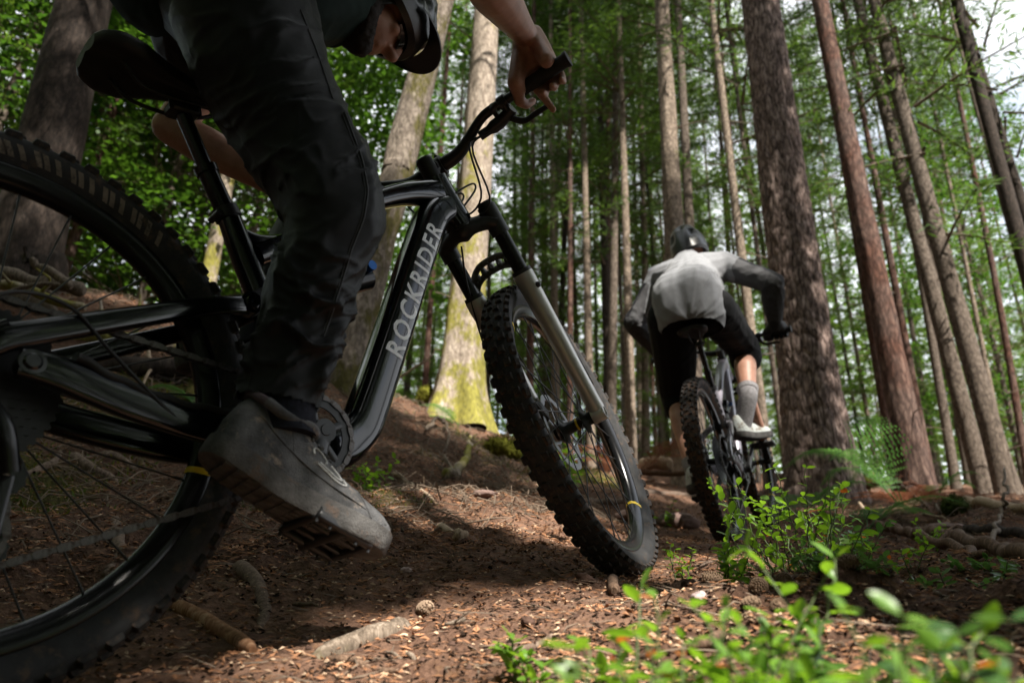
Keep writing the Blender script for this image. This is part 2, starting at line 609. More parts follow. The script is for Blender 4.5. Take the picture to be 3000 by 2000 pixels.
M['shoe_lining'] = plain('mauve_shoe_lining', (0.085, 0.065, 0.075), 0.9, 0, 0.2, 80, 0.3, 500, spec=0.2)
M['sole'] = plain('muddy_rubber_sole', (0.085, 0.082, 0.080), 0.9, 0, 0.45, 40, 0.9, 300, dirt=(0.13, 0.088, 0.066), dirt_at=0.56, spec=0.2)
M['shoe_pale'] = plain('muddy_pale_shoe', (0.46, 0.49, 0.48), 0.7, 0, 0.15, 40, 0.3, 300, dirt=(0.16, 0.115, 0.08), dirt_at=0.5, spec=0.3)
M['cap_blue'] = plain('blue_dial', (0.02, 0.10, 0.32), 0.3, 0.6, 0.1)
M['lens'] = plain('dark_glasses', (0.01, 0.01, 0.012), 0.08, 0, 0.1)
M['eye'] = plain('eye_white', (0.6, 0.58, 0.55), 0.2, 0, 0.05)


def skinmat():
    m, n, l, b = nodes('skin')
    t = noise_node(n, l, 22, 6, coords(n, l), 0.65)
    r = ramp(n, l, t.outputs['Fac'], [(0.3, (0.30, 0.145, 0.095)), (0.55, (0.40, 0.205, 0.14)), (0.75, (0.46, 0.25, 0.18))])
    l.new(r.outputs['Color'], b.inputs['Base Color'])
    b.inputs['Roughness'].default_value = 0.52
    b.inputs['Subsurface Weight'].default_value = 0.12
    b.inputs['Subsurface Radius'].default_value = (0.012, 0.004, 0.002)
    bt = noise_node(n, l, 260, 4, coords(n, l))
    bn = n.new('ShaderNodeBump'); bn.inputs['Strength'].default_value = 0.25; bn.inputs['Distance'].default_value = 0.001
    l.new(bt.outputs['Fac'], bn.inputs['Height']); l.new(bn.outputs['Normal'], b.inputs['Normal'])
    return m


M['skin'] = skinmat()
M['beard'] = plain('dark_beard', (0.02, 0.014, 0.011), 0.8, 0, 0.4, 200, 0.8, 600)
M['needle'] = leafmat('conifer_needles', (0.018, 0.042, 0.012), (0.060, 0.110, 0.024), 0.42, 0.6, 0.6)
M['needle_bright'] = leafmat('young_conifer_needles', (0.030, 0.068, 0.014), (0.095, 0.170, 0.032), 0.48, 0.6, 0.6)
M['broadleaf'] = leafmat('broad_leaves', (0.014, 0.044, 0.009), (0.046, 0.105, 0.017), 0.46, 0.5, 0.8)
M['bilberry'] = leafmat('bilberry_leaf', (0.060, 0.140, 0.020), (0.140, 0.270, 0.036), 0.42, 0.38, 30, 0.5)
M['bilberry_dark'] = leafmat('shade_toned_bilberry_leaf', (0.030, 0.080, 0.022), (0.060, 0.130, 0.032), 0.38, 0.38, 30, 0.5)  # shaded copy of the bilberry leaf: the shade is put into the colour
M['red_leaf'] = leafmat('rusty_leaf', (0.22, 0.07, 0.02), (0.40, 0.16, 0.05), 0.35, 0.6, 40)
M['dead_fern'] = leafmat('dead_bracken', (0.085, 0.040, 0.022), (0.20, 0.10, 0.055), 0.25, 0.8, 8)
M['fern'] = leafmat('fern_frond', (0.035, 0.090, 0.025), (0.075, 0.160, 0.045), 0.45, 0.55, 8)
M['stem'] = plain('green_stem', (0.07, 0.10, 0.03), 0.6, 0, 0.4, 60)
M['stem_brown'] = plain('brown_stem', (0.06, 0.04, 0.025), 0.7, 0, 0.4, 60)
M['bark_pine'] = bark('pine_bark', (0.026, 0.017, 0.014), (0.175, 0.125, 0.108), (0.32, 0.245, 0.215), 0.24, 22, 0.6, 0.012, crack=0.34)
M['bark_red'] = bark('red_pine_bark', (0.026, 0.016, 0.013), (0.092, 0.058, 0.047), (0.155, 0.105, 0.086), 0.3, 18, 0.5, 0.01, red=(0.85, 0.62, 0.52), crack=0.28)
M['bark_grey'] = bark('grey_spruce_bark', (0.030, 0.023, 0.018), (0.098, 0.076, 0.060), (0.185, 0.150, 0.122), 0.5, 22, 0.5, 0.01, moss=0.5, moss_at=0.62)
M['bark_pale'] = bark('pale_spruce_bark', (0.055, 0.041, 0.030), (0.165, 0.128, 0.098), (0.31, 0.25, 0.195), 0.5, 22, 0.45, 0.01, moss=0.6, moss_at=0.6)
M['bark_dark'] = bark('dark_spruce_bark', (0.010, 0.0075, 0.006), (0.034, 0.025, 0.020), (0.065, 0.048, 0.038), 0.4, 24, 0.6, 0.01, moss=0.35, moss_at=0.6)
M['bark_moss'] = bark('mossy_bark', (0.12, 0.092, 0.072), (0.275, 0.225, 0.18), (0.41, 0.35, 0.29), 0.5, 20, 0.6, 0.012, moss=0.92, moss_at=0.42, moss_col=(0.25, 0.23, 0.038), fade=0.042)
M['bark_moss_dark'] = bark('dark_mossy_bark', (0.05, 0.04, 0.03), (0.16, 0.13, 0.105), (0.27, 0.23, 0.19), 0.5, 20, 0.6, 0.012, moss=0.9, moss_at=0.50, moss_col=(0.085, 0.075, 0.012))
M['dead_wood'] = bark('bare_dead_wood', (0.05, 0.038, 0.028), (0.145, 0.112, 0.085), (0.27, 0.22, 0.175), 0.15, 60, 0.4, 0.004, moss=0.5, moss_at=0.6)
M['pale_wood'] = bark('pale_broken_wood', (0.16, 0.11, 0.07), (0.36, 0.27, 0.19), (0.50, 0.41, 0.31), 0.15, 70, 0.4, 0.003)
M['brown_wood'] = bark('brown_bark_stick', (0.035, 0.022, 0.015), (0.12, 0.075, 0.05), (0.22, 0.145, 0.10), 0.2, 60, 0.5, 0.004)
M['orange_wood'] = bark('peeled_orange_stick', (0.10, 0.045, 0.022), (0.27, 0.135, 0.07), (0.42, 0.27, 0.17), 0.15, 50, 0.4, 0.003)
M['rotten'] = bark('rust_brown_rotten_wood', (0.06, 0.022, 0.012), (0.19, 0.08, 0.045), (0.30, 0.15, 0.09), 0.4, 40, 0.6, 0.006)
M['root'] = bark('root_bark', (0.055, 0.038, 0.028), (0.15, 0.105, 0.08), (0.25, 0.19, 0.15), 0.3, 60, 0.5, 0.004)
M['stone'] = plain('red_brown_stone', (0.16, 0.105, 0.09), 0.85, 0, 0.35, 14, 0.8, 60, spec=0.3, dirt=(0.06, 0.038, 0.028), dirt_at=0.55)
M['pale_stone'] = plain('pale_pink_stone', (0.38, 0.29, 0.28), 0.75, 0, 0.25, 20, 0.6, 80, spec=0.3, dirt=(0.10, 0.06, 0.045), dirt_at=0.6)
M['clod'] = plain('soil_clod', (0.075, 0.045, 0.034), 0.95, 0, 0.5, 60, 1.0, 160, spec=0.1)
M['cone'] = plain('pine_cone_scale', (0.17, 0.115, 0.075), 0.8, 0, 0.4, 90, 0.4, 200, spec=0.2)
M['cone_pale'] = plain('bleached_pine_cone', (0.33, 0.235, 0.165), 0.8, 0, 0.35, 90, 0.4, 200, spec=0.2)
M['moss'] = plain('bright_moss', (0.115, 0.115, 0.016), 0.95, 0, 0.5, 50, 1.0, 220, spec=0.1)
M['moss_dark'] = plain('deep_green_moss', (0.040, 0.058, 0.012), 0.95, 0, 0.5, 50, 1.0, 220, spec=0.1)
M['litter_red'] = plain('rusty_needles', (0.27, 0.135, 0.072), 0.85, 0, 0.6, 6, spec=0.15)
M['litter_tan'] = plain('tan_wood_chips', (0.44, 0.31, 0.21), 0.85, 0, 0.5, 6, spec=0.15)
M['litter_dark'] = plain('dark_humus_bits', (0.022, 0.014, 0.010), 0.95, 0, 0.6, 6, spec=0.1)
M['litter_grey'] = plain('grey_twigs', (0.145, 0.110, 0.082), 0.9, 0, 0.5, 6, spec=0.15)
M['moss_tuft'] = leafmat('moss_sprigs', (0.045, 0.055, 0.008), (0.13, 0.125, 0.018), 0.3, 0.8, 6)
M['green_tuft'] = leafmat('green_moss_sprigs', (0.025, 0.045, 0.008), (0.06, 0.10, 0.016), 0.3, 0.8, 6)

# ------------------------------------------------------------------ the hillside
CTRL = [(-0.566, 0.903, -0.085), (0.243, 1.691, 0.150), (0.9217, 3.1679, 0.410), (1.4416, 4.2304, 0.666),
        (0, 0, -0.27), (0, 0.45, -0.17), (0.0, -1.0, -0.5), (-1.2, -0.6, -0.35), (1.4, -0.5, -0.36), (-0.6, 0.3, -0.20), (0.8, 0.35, -0.13)]
for u, v, d in [(1240, 1805, 1.15), (1900, 1850, 0.95), (2600, 1850, 0.90), (2800, 1640, 1.9), (2500, 1640, 2.0), (2600, 1490, 4.8), (2300, 1600, 2.3),
                (2950, 1490, 5.2), (1650, 1400, 9.0), (2400, 1450, 6.2), (1345, 1245, 6.5), (1100, 1310, 3.7), (900, 1420, 2.7), (300, 1370, 2.6),
                (200, 1660, 1.62), (60, 1080, 3.3), (250, 905, 4.3), (0, 860, 6.0), (560, 1130, 3.6), (700, 1000, 5.5), (1500, 1330, 5.6), (1300, 1520, 2.35), (1560, 1400, 4.6),
                (1960, 1500, 4.9), (700, 1700, 1.45), (1550, 1640, 1.62), (2120, 1640, 2.0)]:
    CTRL.append(tuple(at(u, v, d)))
for x, y, z in [(-6, 16, 4.6), (0, 18, 4.1), (6, 17, 3.75), (12, 14, 2.9), (-14, 9, 4.2), (14, 4, 0.6), (-12, -4, 0.3), (10, -8, -2.4), (0, -9, -2.5),
                (-8, 34, 8.6), (6, 36, 8.2), (22, 30, 6.0), (-26, 26, 8.0), (0, 70, 13.5), (40, 60, 10.5), (-45, 60, 15), (-40, -10, 1.0), (40, -10, -3.5), (0, -45, -9)]:
    CTRL.append((x, y, z))
CTRL = np.array(CTRL)


def _tps():
    P = CTRL[:, :2]
    r2 = ((P[:, None] - P[None]) ** 2).sum(-1)
    K = 0.5 * r2 * np.log(r2 + 1e-9) + np.eye(len(P)) * 0.004
    A = np.zeros((len(P) + 3, len(P) + 3))
    A[:-3, :-3] = K
    A[:-3, -3] = 1; A[-3, :-3] = 1
    A[:-3, -2:] = P; A[-2:, :-3] = P.T
    return np.linalg.solve(A, np.r_[CTRL[:, 2], 0, 0, 0])


TPS = _tps()
TRAIL = spline(np.array([(-2.6, -1.2), (-1.2, 0.25), (-0.566, 0.903), (0.0, 1.40), (0.28, 1.85), (0.55, 2.5), (0.92, 3.17), (1.44, 4.23), (1.5, 5.4), (1.1, 7.0), (0.8, 10.0), (0.6, 16.0)]), 160)


def trail_dist(x, y):
    s = np.asarray(x).shape
    X = np.stack([np.ravel(x), np.ravel(y)], -1)
    out = np.empty(len(X))
    for i in range(0, len(X), 20000):
        out[i:i + 20000] = np.sqrt(((X[i:i + 20000, None] - TRAIL[None]) ** 2).sum(-1)).min(1)
    return out.reshape(s)


def ground_z(x, y, detail=True):
    x = np.asarray(x, float); y = np.asarray(y, float)
    s = x.shape
    X = np.stack([x.ravel(), y.ravel()], -1)
    z = np.empty(len(X))
    for i in range(0, len(X), 20000):
        c = X[i:i + 20000]
        r2 = ((c[:, None] - CTRL[None, :, :2]) ** 2).sum(-1)
        z[i:i + 20000] = (0.5 * r2 * np.log(r2 + 1e-9)) @ TPS[:-3] + TPS[-3] + c @ TPS[-2:]
    z = z.reshape(s)
    if detail:
        td = trail_dist(x, y)
        off = np.clip((td - 0.12) / 0.5, 0, 1)
        far = np.clip(np.hypot(x, y) / 5, 0.35, 3)
        z = z + 0.055 * off * far * fbm(x * 1.1, y * 1.1, o=3) + 0.024 * (0.30 + off) * fbm(x * 6 + 3, y * 6, o=3) + 0.009 * (0.5 + off) * fbm(x * 23, y * 23, o=2)
    return z


def surf_z(x, y):
    """The soil surface with the small relief close to the viewpoint."""
    x = np.asarray(x, float); y = np.asarray(y, float)
    near = np.clip(1.6 - np.hypot(x, y) / 4, 0, 1)
    rough = np.clip((trail_dist(x, y) - 0.05) / 0.3, 0.45, 1)
    return ground_z(x, y) + near * rough * (0.0055 * fbm(x * 38, y * 38, o=2) + 0.007 * np.maximum(0, fbm(x * 21 + 9, y * 21, o=2)))


def gz(x, y):
    return float(ground_z(np.array([x]), np.array([y]))[0])


def on_ground(u, v, lo=0.3, hi=60.0):
    """Where the line of sight of photo pixel (u, v) first meets the hillside."""
    d = np.geomspace(lo, hi, 500)
    dr = W @ np.array([(u - 1500.0) / FPX, (v - 1000.0) / FPX, 1.0])
    P = d[:, None] * dr
    clear = P[:, 2] - ground_z(P[:, 0], P[:, 1])
    below = (clear < 0) & (d < 9)
    if below.any():
        p = P[int(np.argmax(below))].copy()
        p[2] = gz(p[0], p[1])
        return p
    near = np.where((d > 2.5) & (d < 7), clear, 9)          # just over the brow: the nearest pass above it
    return P[int(np.argmin(near))].copy()


def make_ground():
    m, n, l, b = nodes('forest_floor')
    vec = coords(n, l)
    a = n.new('ShaderNodeAttribute'); a.attribute_name = 'trail'
    mo = n.new('ShaderNodeAttribute'); mo.attribute_name = 'moss'
    big = noise_node(n, l, 2.5, 6, vec, 0.65)
    fine = noise_node(n, l, 55, 8, vec, 0.75)
    grit = n.new('ShaderNodeTexVoronoi'); grit.inputs['Scale'].default_value = 130
    l.new(vec, grit.inputs['Vector'])
    soil = ramp(n, l, fine.outputs['Fac'], [(0.30, (0.040, 0.023, 0.016)), (0.52, (0.125, 0.070, 0.047)), (0.72, (0.28, 0.170, 0.115))])
    trail = ramp(n, l, fine.outputs['Fac'], [(0.30, (0.100, 0.056, 0.038)), (0.55, (0.215, 0.125, 0.086)), (0.75, (0.34, 0.215, 0.155))])
    x1 = n.new('ShaderNodeMixRGB'); l.new(a.outputs['Fac'], x1.inputs['Fac']); l.new(soil.outputs['Color'], x1.inputs['Color1']); l.new(trail.outputs['Color'], x1.inputs['Color2'])
    bits = ramp(n, l, grit.outputs['Color'], [(0.80, (0, 0, 0)), (0.86, (1, 1, 1))])
    x2 = n.new('ShaderNodeMixRGB'); l.new(bits.outputs['Color'], x2.inputs['Fac']); l.new(x1.outputs['Color'], x2.inputs['Color1']); x2.inputs['Color2'].default_value = (0.20, 0.115, 0.07, 1)
    wet = ramp(n, l, big.outputs['Fac'], [(0.35, (0.55, 0.52, 0.50)), (0.62, (1.0, 1.0, 1.0))])
    x3 = n.new('ShaderNodeMixRGB'); x3.blend_type = 'MULTIPLY'; x3.inputs['Fac'].default_value = 1
    l.new(x2.outputs['Color'], x3.inputs['Color1']); l.new(wet.outputs['Color'], x3.inputs['Color2'])
    mn = noise_node(n, l, 5, 8, vec, 0.7)
    madd = n.new('ShaderNodeMath'); madd.operation = 'MULTIPLY_ADD'; l.new(mo.outputs['Fac'], madd.inputs[0]); madd.inputs[1].default_value = 0.55; l.new(mn.outputs['Fac'], madd.inputs[2])
    mm = ramp(n, l, madd.outputs[0], [(0.74, (0, 0, 0)), (0.88, (0.85, 0.85, 0.85))])
    mc = ramp(n, l, fine.outputs['Fac'], [(0.35, (0.022, 0.024, 0.007)), (0.65, (0.085, 0.085, 0.016))])
    x4 = n.new('ShaderNodeMixRGB'); l.new(mm.outputs['Color'], x4.inputs['Fac']); l.new(x3.outputs['Color'], x4.inputs['Color1']); l.new(mc.outputs['Color'], x4.inputs['Color2'])
    l.new(x4.outputs['Color'], b.inputs['Base Color'])
    b.inputs['Roughness'].default_value = 0.95
    b.inputs['Specular IOR Level'].default_value = 0.15
    bn = n.new('ShaderNodeBump'); bn.inputs['Strength'].default_value = 0.9; bn.inputs['Distance'].default_value = 0.012
    hh = n.new('ShaderNodeMath'); hh.operation = 'MULTIPLY_ADD'; l.new(grit.outputs['Distance'], hh.inputs[0]); hh.inputs[1].default_value = 0.5; l.new(fine.outputs['Fac'], hh.inputs[2])
    l.new(hh.outputs[0], bn.inputs['Height']); l.new(bn.outputs['Normal'], b.inputs['Normal'])
    # one sheet, rings round the viewpoint, finest in front
    front = np.linspace(R_(-52), R_(52), 370)
    back = np.linspace(R_(52), R_(308), 90)[1:-1]
    th = np.concatenate([front, back])
    r = np.concatenate([[0.02, 0.12, 0.22], np.geomspace(0.30, 12, 400), np.geomspace(12.4, 160, 60)])
    X = (r[:, None] * np.sin(th)[None]); Y = (r[:, None] * np.cos(th)[None])
    Z = surf_z(X, Y)
    td = trail_dist(X, Y)
    mb = MB()
    mb.add(np.stack([X, Y, Z], -1).reshape(-1, 3), grid_faces(len(r), len(th))[:, ::-1])
    o = mb.build('forest_floor', m)
    tag(o, None, None, None, 'structure')
    me = o.data
    tm = np.clip(1.35 - td / 0.42 + 0.35 * fbm(X * 3, Y * 3, o=3), 0, 1)
    mosm = np.clip(0.22 * (X < 0.9) * np.clip((td - 0.5) / 0.5, 0, 1) + 0.62 * fbm(X * 1.3 + 5, Y * 1.3, o=3) * np.clip((td - 0.4) / 0.4, 0, 1), 0, 1)
    mosm = np.where((X > 0.9), mosm * 0.35, mosm)
    for nm, val in (('trail', tm), ('moss', mosm)):
        at_ = me.attributes.new(nm, 'FLOAT', 'POINT')
        at_.data.foreach_set('value', val.ravel().astype(np.float32))
    return o


make_ground()

# ------------------------------------------------------------------ trees
# places where sunlight really reaches in the photograph: crowns are cut open towards the sun there
GAPS = []


def lit(u, v, d, r):
    GAPS.append((at(u, v, d), r))


lit(1320, 1000, 6.3, 0.62); lit(1330, 720, 6.4, 0.50); lit(1300, 1190, 6.3, 0.6); lit(1370, 400, 6.6, 0.45); lit(1340, 860, 6.4, 0.5)
lit(2030, 830, 3.75, 0.42); lit(2215, 1100, 3.75, 0.08); lit(2210, 1220, 3.7, 0.17)
lit(1960, 430, 8.0, 0.25); lit(2650, 980, 8.0, 0.2); lit(2620, 350, 8.2, 0.18); lit(2760, 1000, 9.0, 0.22)
lit(1650, 1360, 6.8, 0.55); lit(1880, 1440, 5.6, 0.4); lit(1840, 1330, 7.5, 0.5)
lit(1480, 1930, 0.98, 0.16); lit(1720, 1900, 0.85, 0.38); lit(2050, 1900, 0.62, 0.20); lit(1600, 1990, 0.75, 0.22); lit(1880, 1720, 1.2, 0.16); lit(2000, 1800, 0.5, 0.30); lit(2330, 1850, 0.45, 0.26); lit(2600, 1850, 0.36, 0.16)
lit(1560, 1560, 2.3, 0.32); lit(1380, 1480, 2.7, 0.38); lit(2300, 1500, 1.8, 0.24); lit(2080, 1620, 1.5, 0.12); lit(1700, 1480, 3.2, 0.25)
lit(1910, 1590, 1.75, 0.13); lit(1230, 1560, 2.2, 0.12)
lit(2210, 850, 9.0, 0.2); lit(1790, 1150, 12.0, 0.5); lit(1700, 1100, 14, 0.5); lit(1610, 900, 14.0, 0.5); lit(2700, 1560, 2.6, 0.10); lit(2560, 1390, 5.0, 0.35)


def sunlit_filter(C):
    """True for points of the canopy that are not in one of the sun gaps."""
    keep = np.ones(len(C), bool)
    for g, r in GAPS:
        d = C - g
        t = d @ SUN
        off = np.linalg.norm(d - t[:, None] * SUN, axis=1)
        keep &= ~((t > 0.6) & (off < r * (1 + 0.01 * t)))
    return keep


def trunk_mesh(P, r0, r1, mat, n=26, rings=60, bark_amp=0.04, flare=0.5, seed=0, plates=0.0, name='trunk'):
    """P: axis points (world, from below the ground up). Radius falls r0 -> r1; the base flares into root buttresses."""
    P = np.asarray(P, float)
    A = spline(P, 200)
    # more rings near the ground
    k = np.linspace(0, 1, rings) ** 1.25
    ii = k * 199
    C = np.stack([np.interp(ii, np.arange(200), A[:, c]) for c in range(3)], -1)
    base = C[0]
    h = np.r_[0, np.cumsum(np.linalg.norm(np.diff(C, axis=0), axis=1))]
    H = h[-1]
    rad = r0 + (r1 - r0) * (h / H) ** 0.9
    th = np.linspace(0, 2 * np.pi, n, endpoint=False)
    T = np.gradient(C, axis=0); T /= np.linalg.norm(T, axis=1)[:, None]
    e1 = np.cross(T, [0, 1.0, 0]); e1 /= np.linalg.norm(e1, axis=1)[:, None]
    e2 = np.cross(T, e1)
    TH, HH = np.meshgrid(th, h)
    R = rad[:, None] * np.ones_like(TH)
    lob = 0.5 + 0.5 * np.cos(TH * 5 + seed * 1.7 + 0.6 * np.sin(HH * 2 + seed))
    R = R * (1 + flare * np.exp(-HH / (r0 * 2.2)) * (0.45 + 0.75 * lob))
    R = R * (1 + bark_amp * fbm(np.cos(TH) * 2.5 + seed * 3, np.sin(TH) * 2.5, HH * 2.2, o=3))
    if plates:
        m = 17
        f1, f2, val = cells(TH / (2 * np.pi) * m + 0.30 * fbm(np.cos(TH) * 4, np.sin(TH) * 4, HH * 4, o=3), HH * 6.0 + 0.3 * vnoise(TH * 5, HH * 4) + seed * 13, m)
        g = np.clip((f2 - f1) / 0.30, 0, 1)
        R = R + plates * (g * (0.75 + 0.5 * val) - 0.6) + plates * 0.25 * fbm(TH * 9, HH * 30, o=2)
    V = C[:, None] + e1[:, None] * (R * np.cos(TH))[..., None] + e2[:, None] * (R * np.sin(TH))[..., None]
    mb = MB()
    mb.add(V.reshape(-1, 3), grid_faces(rings, n)[:, ::-1])
    return mb, C, rad


def sprays(mb, A0, d, L, rng, droop, dens, wid, keep=None, tip=0.055):
    """One conifer bough: a drooping limb with side twigs clothed in small needle blades. Adds blades to mb."""
    nseg = max(int(L * dens), 4)
    t = np.linspace(0.12, 1, nseg)
    up = np.array([0, 0, 1.0])
    d = unit(d)
    side = unit(np.cross(d, up))
    base = A0 + d * (t * L)[:, None] + up * (-droop * L * t ** 1.7 + 0.10 * L * np.clip(t - 0.8, 0, 1) * 2)[:, None]
    wl = wid * L * (1 - t * 0.75) + 0.05
    pts, dirs = [], []
    for sgn in (-1, 1, 0):
        m = 4 if sgn else 1
        for k in range(m):
            f = (k + rng.random(nseg)) / m if sgn else np.zeros(nseg)
            dd = (d * 0.55)[None] + side[None] * (sgn * 0.9) + rng.normal(0, 0.28, (nseg, 3))
            dd /= np.linalg.norm(dd, axis=1)[:, None]
            p = base + dd * (wl * f)[:, None] + up * (-0.10 * wl * f)[:, None] + rng.normal(0, 0.012, (nseg, 3))
            pts.append(p)
            dirs.append(dd + up * rng.normal(-0.15, 0.35, (nseg, 1)))
    p = np.vstack(pts); dd = np.vstack(dirs)
    dd /= np.linalg.norm(dd, axis=1)[:, None]
    if keep is not None:
        k = keep(p)
        p, dd = p[k], dd[k]
    if not len(p):
        return
    nn = rng.normal(0, 1, (len(p), 3)); w = np.cross(dd, nn); w /= np.linalg.norm(w, axis=1)[:, None]
    ln = (rng.uniform(0.7, 1.5, len(p)) * tip * 2.7)[:, None]
    ww = (rng.uniform(0.6, 1.2, len(p)) * tip * 0.27)[:, None]
    V = np.stack([p - dd * ln * 0.35, p + w * ww, p + dd * ln * 0.65, p - w * ww], 1).reshape(-1, 3)
    mb.add(V, np.arange(len(V)).reshape(-1, 4))


def conifer_crown(H, h0, Lmax, rng, step=0.42, per=5, dens=9, tip=0.055, keep=None, base=None, sparse=0.0, limbs=True):
    """Needle blades (material 0) and limbs (material 1) of a crown between heights h0 and H."""
    mb = MB()
    base = np.zeros(3) if base is None else np.asarray(base, float)
    h = h0
    while h < H - 0.3:
        f = (h - h0) / (H - h0)
        prof = (1 - f) ** 0.75 * min(1.0, 0.45 + f * 5)
        for k in range(per):
            if rng.random() < sparse * (1 - f):
                continue
            L = Lmax * prof * rng.uniform(0.55, 1.15) + 0.15
            a = rng.uniform(0, 2 * np.pi)
            d = np.array([math.cos(a), math.sin(a), rng.uniform(-0.12, 0.30) + 0.35 * f])
            p0 = base + np.array([0, 0, h + rng.uniform(-0.15, 0.15)])
            sprays(mb, p0, d, L, rng, rng.uniform(0.12, 0.32), dens, 0.36, keep, tip)
            if limbs:
                t = np.linspace(0, 1, 5)
                P = p0 + unit(d) * (t * L)[:, None] + np.array([0, 0, 1.0]) * (-0.2 * L * t ** 1.7)[:, None]
                if keep is None or keep(P).all():
                    mb.tube(P, np.linspace(0.012 + 0.008 * L, 0.004, 5), 4, cap=False, mi=1)
        h += step * rng.uniform(0.7, 1.3)
    return mb


def broad_crown(H, h0, rad, rng, clumps=130, per=70, size=0.045, keep=None, base=None):
    """Flat sprays of broad leaves on thin limbs."""
    mb = MB()
    base = np.zeros(3) if base is None else np.asarray(base, float)
    for c in range(clumps):
        f = rng.random()
        h = h0 + (H - h0) * f
        a = rng.uniform(0, 2 * np.pi)
        L = rad * math.sqrt(rng.uniform(0.05, 1)) * (0.55 + 0.6 * math.sin(np.pi * min(f * 0.9 + 0.1, 1)))
        p = base + np.array([math.cos(a) * L, math.sin(a) * L, h])
        q = base + np.array([0, 0, h - 0.35 * L])
        mb.tube(spline(np.array([q, (p + q) / 2 + [0, 0, 0.08 * L], p]), 5), np.linspace(0.012, 0.003, 5), 4, cap=False, mi=1)
        s = 0.55
        x = rng.normal(0, 1, (per, 3)) * [s, s, 0.16] * 0.6
        x[:, 2] -= 0.25 * np.hypot(x[:, 0], x[:, 1]) ** 1.5
        P = p + x
        if keep is not None:
            P = P[keep(P)]
        k = len(P)
        if not k:
            continue
        dd = rng.normal(0, 1, (k, 3)) * [1, 1, 0.35]; dd /= np.linalg.norm(dd, axis=1)[:, None]
        nn = rng.normal(0, 0.45, (k, 3)) + [0, 0, 1]; w = np.cross(dd, nn); w /= np.linalg.norm(w, axis=1)[:, None]
        sz = (rng.uniform(0.7, 1.3, k) * size)[:, None]
        V = np.stack([P - dd * sz, P + w * sz * 0.6, P + dd * sz, P - w * sz * 0.6], 1).reshape(-1, 3)
        mb.add(V, np.arange(len(V)).reshape(-1, 4))
    return mb


# shared crowns: unit trees 20 m tall standing at the origin
CR = {}
crng = np.random.default_rng(11)
CR['spruce'] = [conifer_crown(20, h0, 2.1, crng, 0.60, 5, 12, 0.052, sparse=s).mesh('crown', [M['needle'], M['dead_wood']], False) for h0, s in ((5.0, 0.6), (7.5, 0.58), (3.2, 0.68), (10, 0.5))]
CR['young'] = [conifer_crown(20, h0, 2.2, crng, 0.55, 5, 12, 0.052, sparse=s).mesh('crown', [M['needle_bright'], M['dead_wood']], False) for h0, s in ((2.0, 0.4), (4.0, 0.5), (6.5, 0.45))]
CR['pine'] = [conifer_crown(20, h0, 2.0, crng, 0.7, 4, 12, 0.055, sparse=s).mesh('crown', [M['needle'], M['dead_wood']], False) for h0, s in ((11, 0.4), (9, 0.5))]
CR['broad'] = [broad_crown(11, 1.0, 3.0, crng, 190, 80, 0.06).mesh('crown', [M['broadleaf'], M['dead_wood']], False) for _ in range(2)]

TREE_KIND = {'spruce': ('spruce_tree', 'bark_grey'), 'young': ('spruce_tree', 'bark_grey'), 'pine': ('pine_tree', 'bark_red'), 'broad': ('beech_tree', 'bark_grey')}


def dead_branches(parent, C, rad, rng, n, lo, hi, L, mat, side=None):
    """Bare stubs and dead twigs on the lower trunk, each a part of its own."""
    base = C[0]
    hs = np.linalg.norm(C - base, axis=1)
    for k in range(n):
        h = rng.uniform(lo, hi)
        i = int(np.clip(np.searchsorted(hs, h), 1, len(C) - 2))
        a = rng.uniform(0, 2 * np.pi) if side is None else side + rng.normal(0, 0.5)
        d = np.array([math.cos(a), math.sin(a), rng.uniform(-0.35, 0.25)])
        l = L * rng.uniform(0.3, 1.0)
        P = spline(np.array([C[i] + d * rad[i] * 0.5, C[i] + d * (rad[i] + l * 0.5) + rng.normal(0, 0.03, 3) * l, C[i] + d * (rad[i] + l) + rng.normal(0, 0.06, 3) * l - [0, 0, 0.12 * l]]), 7)
        mb = MB().tube(P - base, np.linspace(0.009 + 0.006 * l, 0.003, 7), 6)
        mb.build('dead_branch', mat, parent)


def gapped(me, A, b):
    """A copy of a crown mesh without the blades that stand in a sun gap when placed by matrix A at b."""
    n = len(me.polygons)
    V = np.empty(len(me.vertices) * 3, np.float32); me.vertices.foreach_get('co', V); V = V.reshape(-1, 3).astype(float)
    L = np.empty(len(me.loops), np.int32); me.loops.foreach_get('vertex_index', L)
    mi = np.empty(n, np.int32); me.polygons.foreach_get('material_index', mi)
    F = L.reshape(-1, 4)
    C = V[F].mean(1) @ A.T + b
    keep = sunlit_filter(C)
    mb = MB()
    mb.V.append(V); mb.n = len(V)
    for k in (0, 1):
        mb.F.append((F[keep & (mi == k)], k))
    return mb.mesh('crown', list(me.materials), False)


